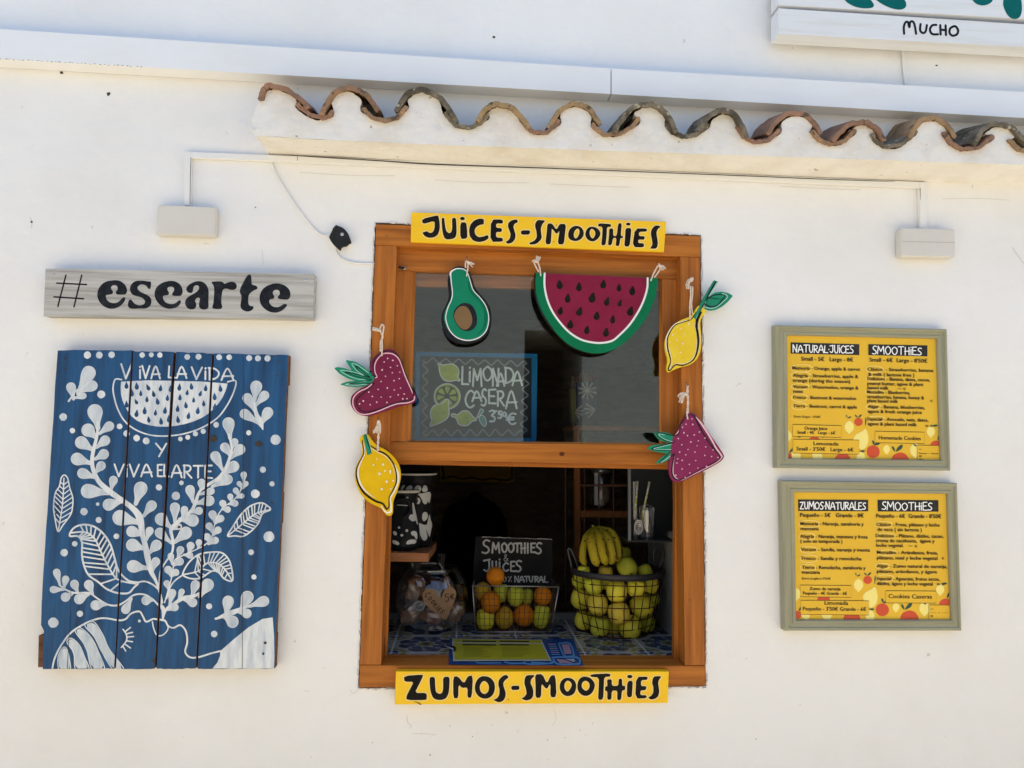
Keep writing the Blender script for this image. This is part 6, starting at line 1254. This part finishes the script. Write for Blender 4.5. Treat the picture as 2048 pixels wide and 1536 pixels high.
for x, y, rx, rz, dy, ang, lb in ((370, 720, 140, 170, -.03, .3, "wrapped cookie standing upright at the upper left of the bowl"), (300, 1090, 170, 120, -.045, -.6, "wrapped cookie lying at the lower left of the bowl"), (620, 1110, 170, 130, -.05, .1, "wrapped cookie at the bottom centre, below the heart tag"), (960, 1060, 110, 150, -.04, .5, "wrapped cookie at the lower right of the bowl"), (830, 680, 80, 130, .0, -.1, "wrapped cookie standing behind the heart tag at the upper right"), (620, 880, 170, 150, .03, .4, "wrapped cookie in the middle of the bowl behind the heart tag")):
    px, py = c3([(x, y)])[0]; cen = Pr(px, py, BYc+dy); a, b = rx/7.317*mpp(BYc), rz/7.317*mpp(BYc)
    mb = MB(); V0 = len(mb.v); mb.ball(Vector((0, 0, 0)), a, .013, b, ck_m, 26, 16, .0); mb.v = [v*(1+.10*math.sin(v.x*190+x)+.09*math.sin(v.z*230+y)+random.uniform(-.05, .05)) for v in mb.v]; Rm = Matrix.Rotation(ang, 3, 'Y'); mb.v = [cen+Rm @ v for v in mb.v]
    o = single("wrapped_cookie", mb, lb, "cookie", GC)
    fm = MB(); fm.ball(Vector((0, 0, 0)), a*1.10, .026, b*1.10, M['film2'], 13, 8, .09); fm.sm = [False]*len(fm.sm); fm.v = [cen+Rm @ v for v in fm.v]; part("wrapper", fm, o)
def neck(x, y, pts, yy, o=None):
    mb = MB()
    for k in range(13):
        s_ = (k-6)/6.0; p = []
        for i, (qx, qy, w_) in enumerate(pts): px, py = c3([(qx+s_*w_+random.uniform(-6, 6), qy+random.uniform(-6, 6))])[0]; p.append(Pr(px, py, yy+.006*math.sin(k*2.3+i)))
        if k: 
            V = prev+p; n = len(p); mb.add(V, [(i, i+1, n+i+1, n+i) for i in range(n-1)], M['film2'])
        prev = p
    return mb
cks = [o for o in bpy.data.objects if o.name.startswith("wrapped_cookie")]
part("wrapper_neck", neck(0, 0, [(385, 335, 85), (375, 420, 50), (372, 490, 22), (385, 560, 70), (380, 640, 120)], BYc-.02), cks[0])
part("wrapper_neck", neck(0, 0, [(750, 200, 62), (745, 300, 62), (770, 410, 22), (790, 500, 60), (820, 600, 90)], BYc), cks[4])
part("wrapper_neck", neck(0, 0, [(660, 620, 60), (690, 720, 50), (720, 800, 20)], BYc-.05), cks[5])
part("wrapper_neck", neck(0, 0, [(990, 650, 30), (1020, 760, 40), (1050, 880, 25)], BYc-.05), cks[3])
part("wrapper_neck", neck(0, 0, [(200, 780, 40), (215, 860, 45), (235, 950, 30)], BYc-.05), cks[1])
def onball(px, py, off=.0015):
    y = BYc-rb_*.7
    for _ in range(6):
        p = Pr(px, py, y); r2 = rb_**2-(p.x-bc.x)**2-(p.z-bc.z)**2; y = BYc-math.sqrt(max(r2, 1e-6))-off
    return Pr(px, py, y)
tg = thing("heart_tag", "brown kraft heart tag COOKIES 5€ stuck on the glass bowl", "tag", onball(*c3([(760, 1000)])[0]))
hp = [(470, 820), (490, 760), (540, 712), (600, 706), (660, 760), (745, 868), (770, 790), (800, 722), (860, 686), (920, 695), (965, 740), (972, 810), (940, 900), (880, 1050), (815, 1190), (700, 1092), (580, 1000), (500, 920)]
yt = -(onball(*c3([(740, 940)])[0], .006).y)
mb = MB(); mb.extrude(chaikin(c3(hp), 1), yt-.001, yt, kraft); part("card", mb, tg)
mb = MB()
for i, ch in enumerate("COOKIES"):
    x, y = ((550, 800), (590, 855), (630, 905), (662, 950), (695, 985), (722, 1020), (765, 1048))[i]; a = math.radians(48); h, w_ = (88, 40) if i == 0 else (62, 34)
    W_, st = GL[ch]
    for s_ in st:
        pp = []
        for gx, gy in s_:
            u = (gx/W_-.5)*w_; v = (.5-gy)*h; pp.append((x+u*math.cos(a)-v*math.sin(a), y+u*math.sin(a)+v*math.cos(a)))
        mb.ribbon(c3(pp), 1.4, yt+.0003, M['menu_ink'], layer=1, smooth=4 if len(pp) > 2 else 1)
for ch, bx in (('5', (805, 790, 862, 900)), ('€', (880, 795, 935, 865))): a, b = c3([bx[:2], bx[2:]]); letter(mb, ch, (*a, *b), 1.5, yt+.0003, M['menu_ink'], 1, .1)
part("lettering", mb, tg)
def roundel(mb, px, py, rx, ry, yy, rot=0.0):
    f = lambda x, y, d: P(x, y, d)
    mb.flat(ell(px, py, rx, ry, 24, 0, rot), yy, sticker, layer=1)
    for k, wd in ((.78, .9), (.52, 1.5), (.28, 1.4)): mb.ribbon(ell(px, py, rx*k, ry*k, 20, 0, rot)[:17 if k < .7 else 20], wd, yy, M['menu_ink'], k > .7, 2, 0)
    mb.flat(ell(px, py, rx*.1, ry*.1, 8), yy, M['menu_ink'], layer=2)
mb = MB(); y1 = -(Pr(*c3([(425, 965)])[0], BYc-.062).y); roundel(mb, *c3([(425, 965)])[0], 11.5, 10.5, y1); part("sticker", mb, cks[1])
mb = MB(); y1 = -(Pr(*c3([(670, 1295)])[0], BYc-.058).y); roundel(mb, *c3([(670, 1295)])[0], 13.5, 5, y1); part("sticker", mb, cks[2])

# ---------------------------------------------------------------- menus lying on the counter
def onz(z): return lambda x, y, d: Pz(x, y, z+d)
lam_b = mat("blue_menu_sheet", (0.02, 0.06, 0.19), 0.25, (0.016, 0.05, 0.155), (10, 10, 10)); lam_l = mat("menu_sky_blue", (0.10, 0.27, 0.47), 0.35); lam_p = mat("menu_rose", (0.42, 0.24, 0.28), 0.4); lam_y = mat("menu_lime_yellow", (0.42, 0.38, 0.02), 0.3, (0.38, 0.34, 0.02), (9, 9, 9)); lam_w = mat("laminate_edge", (0.45, 0.45, 0.42), 0.3)
def sheet(mb, q, z0, z1, mt):
    a = [Pz(x, y, z1) for x, y in q]; b = [Vector((p.x, p.y, z0)) for p in a]
    mb.add(a+b, [(3, 2, 1, 0), (0, 1, 5, 4), (1, 2, 6, 5), (2, 3, 7, 6), (3, 0, 4, 7)], mt)
z = 0.9716
t = thing("menu_sheet", "blue printed menu sheet lying on the counter under the yellow menus", "menu", Pz(1030, 1310, z))
mb = MB(); sheet(mb, [(899, 1276), (1147, 1277.5), (1167.5, 1331), (897.5, 1328)], z, z+.0008, lam_b); part("sheet", mb, t)
c7 = crop(1060, 1240, 6.827); c6 = crop(760, 1240, 6.827); mb = MB(); mp = onz(z+.0010)
for p, w_ in (([(400, 320), (545, 320), (600, 470), (590, 490), (470, 490), (400, 340)], 3.2), ([(320, 510), (640, 510), (680, 580), (640, 600), (380, 600), (320, 530)], 3.4), ([(-60, 560), (270, 555), (290, 590), (-30, 600)], 3.0)): mb.ribbon(c7(p), w_, 0, lam_l, True, 1, 3, mapf=mp)
for p, w_ in (([(1010, 555), (1310, 560), (1330, 585), (1650, 585)], 2.2), ([(1700, 570), (1790, 590), (1980, 588)], 3.0)): mb.ribbon(c6(p), w_, 0, lam_l, False, 1, 3, mapf=mp)
for i in range(6): mb.ribbon(c7([(255+i*9, 330+i*28), (350+i*11, 330+i*28)]), 1.8, 0, lam_l if i % 2 else lam_p, False, 1, 1, mapf=mp)
mb.flat(c7([(430, 330), (535, 332), (570, 460), (470, 462)]), 0, lam_p, layer=1, mapf=mp); mb.flat(c7([(355, 535), (470, 540), (590, 590), (410, 588)]), 0, lam_p, layer=1, mapf=mp); mb.flat(c7([(480, 530), (600, 530), (620, 565), (590, 570)]), 0, lam_w, layer=1, mapf=mp)
mb.flat(c7([(10, 565), (200, 575), (240, 585), (20, 590)]), 0, lam_l, layer=1, mapf=mp); part("print", mb, t)
z2 = z+.003
t = thing("menu_sheet", "yellow laminated menus clipped together on the counter, on top of the blue sheet", "menu", Pz(1000, 1300, z2))
mb = MB(); sheet(mb, [(904.5, 1277), (1083, 1279.5), (1102, 1320), (906.5, 1320.5)], z2, z2+.001, lam_w); part("under_sheet", mb, t)
mb = MB(); sheet(mb, [(904, 1284.5), (1085, 1286.5), (1102.5, 1320.5), (906.5, 1321.5)], z2+.0014, z2+.0024, lam_w); part("top_sheet", mb, t)
mb = MB(); mp = onz(z2+.0012); mb.flat([(906, 1277.7), (1081.5, 1280), (1084.5, 1286), (905.5, 1284)], 0, lam_y, layer=0, mapf=mp); mp2 = onz(z2+.0027)
mb.flat([(907.5, 1285.8), (1083.5, 1287.5), (1099, 1318.8), (909, 1319.6)], 0, lam_y, layer=0, mapf=mp2)
for m_, y0 in ((mp, 282.3), (mp2, 289.3)):
    for x0, x1 in ((925, 992), (1000, 1058)): mb.flat([(x0, 1000+y0-1.2), (x1, 1000+y0-.6), (x1+.6, 1000+y0+1.8), (x0-.3, 1000+y0+1.2)], 0, M['header'], layer=1, mapf=m_)
for i in range(9):
    yy = 1294+i*2.3
    for x0, x1 in ((928-i*.3, 985), (1004, 1064+i)):
        e = x0+(x1-x0)*random.uniform(.6, 1)
        mb.ribbon([(x0, yy), (e, yy+.3)], .55, 0, mat_line, False, 1, 1, False, mapf=mp2)
part("print", mb, t)
mb = MB(); mb.tube([Pz(*p, z2+.012) for p in ((889, 1291), (896, 1294), (906, 1298))], 0.0016, M['screw'], 6); mb.tube([Pz(905, 1293.5, z2+.006), Pz(910, 1296, z2+.010), Pz(909, 1301, z2+.006)], .004, M['dark_metal'], 8); part("binder_clip", mb, t)

# ---------------------------------------------------------------- wooden shelf with painted canister and jug at the left
shelf_m = mat("pine_shelf", (0.30, 0.13, 0.06), 0.6, (0.22, 0.09, 0.04), (4, 40, 40), 5)
YSF = 0.20; a1, a2 = Pr(700, 1104, YSF), Pr(857, 1106, YSF); a3, a4 = Pr(857, 1124, YSF), Pr(700, 1124, YSF)
bk = Pz(873, 1084, a2.z); bk2 = Vector((a1.x, bk.y, a1.z))
mb = MB(); dz = Vector((0, 0, a3.z-a2.z))
mb.add([a1, a2, bk, bk2, a1+dz, a2+dz, bk+dz, bk2+dz], [(0, 1, 2, 3), (7, 6, 5, 4), (4, 5, 1, 0), (5, 6, 2, 1), (6, 7, 3, 2), (7, 4, 0, 3)], shelf_m)
single("wall_shelf", mb, "orange pine shelf jutting in at the left above the cookie bowl", "shelf", bv=.0015)
cer = mat("black_ceramic", (0.012, 0.012, 0.014), 0.25); cwh = mat("white_glaze", (0.42, 0.42, 0.41), 0.3); crm = mat("cream_band", (0.45, 0.42, 0.36), 0.4)
zs = a2.z
BODY = []
def lathe_thing(name, label, cx, yy, prof_px, scale_y, cr):
    cb = Pr(cx, prof_px[0][1], yy); ax = Vector((cb.x, yy, zs)); q = mpp(yy)
    z_of = lambda y: zs+(prof_px[0][1]-y)*q
    pr = [(r*q, z_of(y)-zs) for r, y in prof_px]
    t = thing(name, label, "jar", ax); mb = MB(); mb.lathe(ax, pr, cer, 36, True, True); BODY.append(mb)
    def on(px, py, off=.0012):
        y = yy-.03
        for _ in range(6):
            p = Pr(px, py, y); h = p.z-zs; r = pr[0][0]
            for (r1, h1), (r2, h2) in zip(pr, pr[1:]):
                if h1 <= h <= h2: r = r1+(r2-r1)*(h-h1)/max(h2-h1, 1e-6)
            y = yy-math.sqrt(max((r+off)**2-(p.x-ax.x)**2, 0))
        return Pr(px, py, y)
    return t, on, ax, q, z_of
def splat(mb, on, pts, mt):
    o = chaikin(pts, 2); cx = sum(p[0] for p in o)/len(o); cy = sum(p[1] for p in o)/len(o); V = [on(cx, cy, .003)]; K = 3; n = len(o)
    for k in range(1, K+1):
        for x, y in o: V.append(on(cx+(x-cx)*k/K, cy+(y-cy)*k/K, .0022))
    F = [(0, 1+i, 1+(i+1) % n) for i in range(n)]
    for k in range(K-1): F += [(1+k*n+i, 1+(k+1)*n+i, 1+(k+1)*n+(i+1) % n, 1+k*n+(i+1) % n) for i in range(n)]
    F = [tuple(reversed(f)) for f in F]
    mb.add(V, F, mt)
c1_ = crop(780, 930, 7.314)
t, on, ax, q, zf = lathe_thing("painted_canister", "tall black canister with white curling leaves, behind the jug on the shelf", 822, 0.37, [(38, 1085), (41, 1082), (42, 1050), (40, 1000), (40.5, 972), (38, 968), (41, 952), (46, 944), (46, 942.5)], 1, None)
mb = MB(); mb.lathe((ax.x, ax.y, zf(947)), [(45.5*q, 0), (47.2*q, .0), (47.2*q, .006), (45*q, .006)], crm, 36, True, False); part("rim_band", mb, t)
mb = BODY[-1]
for p in ([(340, 390), (355, 330), (400, 295), (450, 310), (462, 350), (440, 388), (390, 392)], [(220, 385), (240, 320), (300, 292), (335, 320), (325, 370), (280, 388)], [(470, 350), (490, 300), (530, 298), (552, 340), (545, 385), (500, 400), (470, 385)], [(145, 370), (170, 310), (210, 285), (222, 300), (200, 350)],
          [(400, 420), (470, 415), (520, 405), (575, 385), (605, 425), (590, 500), (572, 580), (555, 470), (520, 440), (495, 450), (500, 490), (550, 510), (545, 560), (510, 578), (480, 550), (460, 490), (430, 450)], [(395, 480), (430, 480), (450, 520), (430, 570), (385, 575), (415, 530)],
          [(470, 720), (500, 685), (540, 690), (558, 740), (545, 790), (500, 830), (470, 800)], [(575, 700), (590, 780), (622, 880), (600, 960), (580, 1080), (570, 960), (530, 940), (490, 955), (480, 990), (510, 1010), (550, 1020), (545, 1080), (510, 1112), (470, 1090), (440, 1020), (425, 940), (415, 850), (440, 850), (500, 880), (550, 870), (575, 800)]):
    splat(mb, on, c1_(p), cwh)
part("body", mb, t)
t, on, ax, q, zf = lathe_thing("painted_jug", "round black jug with white splotches and dots, at the front of the shelf", 806, 0.275, [(24, 1101), (28, 1099), (31, 1090), (32, 1070), (30, 1054), (25, 1036), (22.5, 1018), (24, 1000), (28.5, 990), (29.5, 986)], 1, None)
mb = MB(); mb.lathe((ax.x, ax.y, zf(990)), [(28*q, 0), (30.3*q, 0), (30.3*q, .0085), (28.5*q, .0085)], crm, 36, True, False); part("rim_band", mb, t)
mb = BODY[-1]
for p in ([(300, 990), (330, 962), (385, 970), (402, 1010), (400, 1080), (380, 1095), (360, 1040), (320, 1030)], [(232, 1140), (270, 1095), (350, 1085), (392, 1105), (375, 1150), (300, 1155), (250, 1165)], [(40, 970), (80, 965), (105, 1000), (90, 1035), (50, 1020)], [(35, 1095), (90, 1105), (140, 1140), (130, 1172), (80, 1165), (35, 1145)], [(325, 560), (345, 545), (355, 600), (375, 680), (395, 780), (410, 880), (395, 870), (375, 800), (340, 835), (290, 800), (268, 770), (300, 720), (340, 730), (330, 640)],
          ell(132, 915, 18, 18, 10), ell(246, 960, 21, 21, 10), ell(173, 1027, 22, 20, 10), ell(250, 478, 22, 14, 10)):
    splat(mb, on, c1_(p), cwh)
part("body", mb, t)
mb = MB(); mb.tube([on(x, y, .004) for x, y in catmull(c1_([(90, 585), (180, 588), (262, 595)]), 4)], .0016, cwh, 6); mb.tube([on(x, y, .012) for x, y in catmull(c1_([(70, 640), (90, 540), (180, 500), (280, 540), (300, 640), (270, 720), (210, 760)]), 6)], .006, cer, 8); part("handle", mb, t)

# ---------------------------------------------------------------- wooden cabinet, jars, cup box at the right
t = thing("wooden_rack", "orange wooden rack with thin rails and rods, standing behind the fruit", "rack", Pr(1240, 1240, .8))
YC = 0.80; dark_w = mat("rack_wood", (0.26, 0.10, 0.035), 0.5, (0.17, 0.06, 0.02), (30, 30, 3), 5); dk2 = mat("rack_rod", (0.16, 0.07, 0.04), 0.5)
mb = MB(); mb.extrude([(1148, 852), (1161, 852), (1161, 1290), (1150, 1290)], -YC-.03, -YC, dark_w); part("post", mb, t, bv=.003)
mb = MB(); mb.extrude([(1146, 851), (1500, 856), (1500, 864), (1146, 860)], -YC-.30, -YC+.002, dark_w); part("top_board", mb, t, bv=.002)
mb = MB(); mb.extrude([(1161.5, 1021), (1500, 1025), (1500, 1037), (1161.5, 1035)], -YC-.25, -YC-.002, dark_w); part("shelf_rail", mb, t, bv=.003)
mb = MB(); mb.tube([Pr(1161, 970.5, YC+.01), Pr(1500, 972, YC+.01)], .0045, dk2, 8)
for x in (1131, 1169, 1198, 1227, 1290): mb.tube([Pr(x, 860, YC+.015), Pr(x, 1290, YC+.015)], .0028, dk2, 6)
part("rod", mb, t)
jar_m = mat("straw_filling", (0.30, 0.22, 0.16), 0.8, (0.18, 0.13, 0.09), (40, 40, 40)); 
t = thing("glass_jar", "clear lidded glass jar on the wooden rack, behind its thin cross rails", "jar", Pr(1202, 1017, .92)); ax = Pr(1202, 1017, .92); q = mpp(.92)
mb = MB(); mb.lathe(ax, [(22*q, 0), (23*q, 4*q), (23*q, 55*q), (19*q, 64*q), (18*q, 70*q)], M['film'], 28, True, True); part("glass", mb, t)
mb = MB(); mb.lathe(ax, [(19*q, 71*q), (19.5*q, 78*q), (12*q, 81*q)], chrome, 24); part("lid", mb, t)
mb = MB(); mb.ball(ax+Vector((0, 0, 26*q)), 20*q, 20*q, 24*q, jar_m, 14, 10, .08); part("filling", mb, t)
mb = MB(); mb.extrude([(1189, 946), (1196, 945), (1196, 1011), (1189, 1010)], -.875, -.873, sticker); part("label_strip", mb, t)
# grey box with cups
YX = 0.20; gbx = mat("smoky_acrylic", (0.026, 0.027, 0.028), 0.3, (0.020, 0.021, 0.022), (4, 4, 4)); gbe = mat("acrylic_edge", (0.13, 0.135, 0.14), 0.3)
t = thing("cup_box", "smoky grey wall box holding straws and a clear cup, hung inside the window", "box", Pr(1300, 1084, YX+.1))
mb = MB(); mb.extrude([(1261, 905), (1352, 905), (1352, 1081), (1261, 1081)], -YX-.16, -YX-.15, gbx); mb.extrude([(1257, 1081), (1352, 1081), (1352, 1084.5), (1257, 1084.5)], -YX-.16, -YX, gbx); part("panel", mb, t)
mb = MB(); mb.extrude([(1256.5, 905), (1261.5, 905), (1262, 1083), (1257, 1083)], -YX-.01, -YX, gbe); part("edge_strip", mb, t)
ax = Pr(1294, 1076, YX+.07); q = mpp(YX+.07)
tc_ = thing("plastic_cup", "clear plastic cup with a striped straw, inside the grey box", "cup", ax)
mb = MB(); mb.lathe(ax, [(12*q, 0), (12.5*q, 2*q), (15.5*q, 55*q), (15.8*q, 56*q)], M['film'], 28, True, False); mb.lathe(ax+Vector((0, 0, 56*q)), [(16.2*q, 0), (15*q, 5*q), (8*q, 11*q), (4*q, 12*q)], M['film'], 28, True, False); part("cup", mb, tc_)
st = mat("straw_lime", (0.33, 0.34, 0.08), 0.6, (0.55, 0.55, 0.48), (50, 50, 120), 2, .45, .55)
mb = MB(); mb.tube([Pr(1282, 1045, YX+.07), Pr(1299, 963, YX+.06)], 2.0*q, st, 8); part("straw", mb, tc_)
mb = MB(); roundel(mb, 1277, 1054.5, 8.5, 15, -(YX+.05)); part("sticker", mb, tc_)
mb = MB(); mb.extrude([(1266, 964), (1273, 962), (1275, 1076), (1267, 1076)], -YX-.10, -YX-.096, M['film2']); mb.tube([Pr(1269, 1040, YX+.1), Pr(1275.5, 962, YX+.09)], 1.8*q, st, 8)
single("straw_packet", mb, "straws in a clear wrapper standing left of the cup in the grey box", "straws")
# blue pot with white flowers on the rack, seen through the pane
nv = mat("navy_pot", (0.02, 0.035, 0.11), 0.5); wf = mat("white_petal", (0.50, 0.50, 0.48), 0.7); rs = mat("red_straw", (0.35, 0.08, 0.05), 0.7); os_ = mat("buff_straw", (0.38, 0.28, 0.15), 0.7); ol = mat("olive_can", (0.12, 0.13, 0.05), 0.5)
YP = 0.90; t = thing("flower_pot", "navy pot painted with white flowers holding red and buff straws, behind the pane", "pot", Pr(1175, 850, YP))
mb = MB(); mb.extrude([(1154, 764), (1195, 764), (1195, 850), (1154, 850)], -YP-.07, -YP, nv); part("pot", mb, t, bv=.004)
mb = MB(); c8_ = crop(1080, 700, 8.084)
for cx_, cy_, n0, n1, r0_, r1_ in ((765, 655, 0, 10, 20, 140), (560, 985, 0, 4, 30, 135), (900, 960, 4, 8, 20, 180)):
    for k in range(n0, n1):
        a = -1.6+k*2*math.pi/10 if n1 == 10 else (-.6+k*.55 if n0 == 0 else 2.3+(k-4)*.45); mb.ribbon(c8_([(cx_+r0_*math.cos(a), cy_+r0_*math.sin(a)), (cx_+r1_*math.cos(a), cy_+r1_*math.sin(a))]), [1.6, 3.4], -YP+.0004, wf, layer=1, smooth=1)
mb.flat(ell(*c8_([(765, 655)])[0], 4, 4, 12), -YP+.0004, wf, layer=1)
part("painted_flower", mb, t)
mb = MB()
for k in range(34):
    x = 1158+random.uniform(0, 35); mb.tube([Pr(x, 770, YP+random.uniform(.01, .06)), Pr(x+random.uniform(-3, 4), 744+random.uniform(-2, 12), YP+random.uniform(.01, .06))], .0022, random.choice((rs, os_, rs)), 5)
part("straw", mb, t)
mb = MB(); mb.extrude([(1141, 778), (1152, 778), (1153, 845), (1143, 845)], -YP-.05, -YP, ol)
for k in range(7): x = 1143+k*1.4; mb.tube([Pr(x, 780, YP+.03), Pr(x+random.uniform(-2, 4), 752+random.uniform(0, 10), YP+.03)], .0016, os_, 5)
single("straw_holder", mb, "narrow olive holder of pale straws left of the navy flower pot", "holder")

# ---------------------------------------------------------------- far back: poster, dark garment
pst = mat("ochre_poster", (0.75, 0.50, 0.08), 0.7, (0.68, 0.42, 0.07), (3, 3, 3))
YW = 3.53; t = thing("yellow_poster", "dim yellow poster with a wavy black border on the back wall", "poster", Pr(955, 966, YW))
mb = MB(); mb.extrude([(880, 700), (1028, 700), (1028, 966), (880, 963)], -YW-.01, -YW, pst); part("sheet", mb, t)
mb = MB(); mb.ribbon([(885, 720), (886, 900), (884, 930), (888, 950), (884, 957), (905, 953), (925, 958), (945, 955), (965, 960), (985, 957), (1005, 960), (1022, 957), (1024, 930), (1024, 720)], 2.6, -YW+.001, M['black'], layer=1); mb.flat(ell(955, 915, 34, 18, 20), -YW+.001, M['black'], layer=1); part("print", mb, t)
gar = mat("black_cloth", (0.006, 0.006, 0.007), 0.95)
mb = MB(); o = chaikin([(953, 984), (968, 996), (985, 1004), (1004, 1022), (1014, 1045), (1017, 1090), (1018, 1200), (878, 1200), (880, 1110), (883, 1060), (888, 1025), (900, 1012), (922, 1004), (938, 992)], 2)
mb.extrude(o, -YW+.02, -YW+.16, gar); single("black_garment", mb, "black hooded garment hanging at the dark back of the shop", "clothing", bv=.03)
